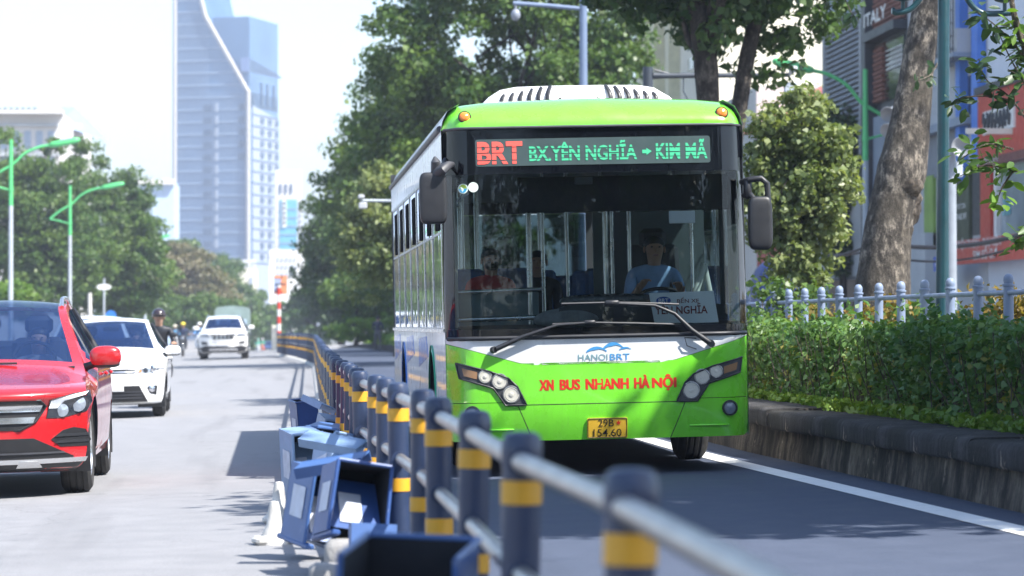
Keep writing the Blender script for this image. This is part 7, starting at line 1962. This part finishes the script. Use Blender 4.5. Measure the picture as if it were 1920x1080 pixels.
def leafy(label, base, stem, twigs, seed, Y):
    rr = np.random.default_rng(seed)
    root = empty('young_tree', base, label=label, cat='tree')
    mb = MB(); mb.tube([p - base for p in stem], [.05 - .03 * k / (len(stem) - 1) for k in range(len(stem))], 8)
    for tw_, n, mesh_, L in twigs:
        pts = [Vector(p) - base for p in tw_]
        d, _ = catmull([tuple(p) for p in pts], 6); mb.tube([tuple(q) for q in d], [.012 - .008 * k / (len(d) - 1) for k in range(len(d))], 5)
        for k in range(n):
            q = Vector(d[min(len(d) - 1, int((.25 + .75 * rr.random()) * len(d)))])
            o = bpy.data.objects.new('leaf', mesh_); COL.objects.link(o); o.parent = root
            o.location = q + Vector((rr.normal() * .05, rr.normal() * .06, rr.normal() * .05))
            o.rotation_euler = (R(-20) + rr.normal() * .5, rr.normal() * .6, rr.uniform(0, 6.28)); s = L * rr.uniform(.8, 1.6); o.scale = (s, s, s)
    mb.build('trunk', B_STEM, root, smooth=60)
    return root
Yb = 28.5
q = lambda px, py, dy=0: P(px, py, Yb + dy)
b0 = q(1990, 609); b0.z = .46
leafy('young broad leafed tree at the right edge, its twigs hanging before the shops', b0, [b0, q(1985, 400), q(1965, 240), q(1930, 120), q(1900, 20), q(1880, -90)],
      [([q(1930, 120), q(1880, 60), q(1830, 20)], 22, LM, .13), ([q(1960, 220), q(1900, 120), q(1872, 60)], 34, LM, .13), ([q(1970, 300), q(1900, 190), q(1850, 150), q(1835, 110)], 44, LM, .12), ([q(1965, 240), q(1930, 160), q(1890, 130)], 30, LM2, .12),
       ([q(1900, 190), q(1850, 180), q(1800, 185), q(1790, 200)], 24, LM, .12), ([q(1975, 330), q(1900, 320), q(1850, 310), q(1800, 330)], 50, LM2, .11), ([q(1900, 320), q(1880, 350), q(1868, 380)], 22, LM3, .11), ([q(1900, 280), q(1850, 270), q(1800, 300)], 36, LM2, .11),
       ([q(1980, 470), q(1930, 440), q(1900, 450)], 26, LM2, .12), ([q(1930, 120), q(1905, 60), q(1895, 20)], 24, LM3, .13)], 12, Yb)
b1 = q(1750, 609, 4); b1.z = .46
# hanging leaves of the leaning tree near its trunk
for k, (tw_, n) in enumerate((([P(1762, 110, 37.5), P(1745, 140, 37), P(1722, 150, 36.8)], 14), ([P(1560, -60, 40), P(1590, 10, 39), P(1600, 30, 38.8)], 18))):
    mb = MB(); d, _ = catmull([tuple(Vector(p) - base_big) for p in tw_] if False else [tuple(p - big.location) for p in tw_], 6); mb.tube([tuple(x) for x in d], .008, 5); mb.build('twig', B_STEM, big)
    for j in range(n):
        o = bpy.data.objects.new('leaf', LM); COL.objects.link(o); o.parent = big
        qq = Vector(d[rng.integers(3, len(d))]); o.location = qq + Vector((rng.normal() * .05, rng.normal() * .05, rng.normal() * .05)); o.rotation_euler = (R(-50) + rng.normal() * .4, rng.normal() * .5, rng.uniform(0, 6.28)); s = .14 * rng.uniform(.8, 1.2); o.scale = (s, s, s)

# ---- the air of the street: far things fade
mb = MB(); mb.box((0, 0, 0), (1, 1, 1))
hz_ = bpy.data.materials.new('haze_air'); hz_.use_nodes = True
nn = hz_.node_tree.nodes; nn.clear(); ho = nn.new('ShaderNodeOutputMaterial'); hv = nn.new('ShaderNodeVolumePrincipled')
hv.inputs['Color'].default_value = (.80, .87, 1.0, 1); hv.inputs['Density'].default_value = .00052; hv.inputs['Anisotropy'].default_value = 0.2
hz_.node_tree.links.new(hv.outputs[0], ho.inputs['Volume'])
hx0, hx1, hy0, hy1, hz0, hz1 = -2450, 2450, -350, 3950, -4.5, 118
o = mb.build('haze', hz_); o.location = ((hx0 + hx1) / 2, (hy0 + hy1) / 2, (hz0 + hz1) / 2); o.scale = (hx1 - hx0, hy1 - hy0, hz1 - hz0); tag(o, kind='stuff')
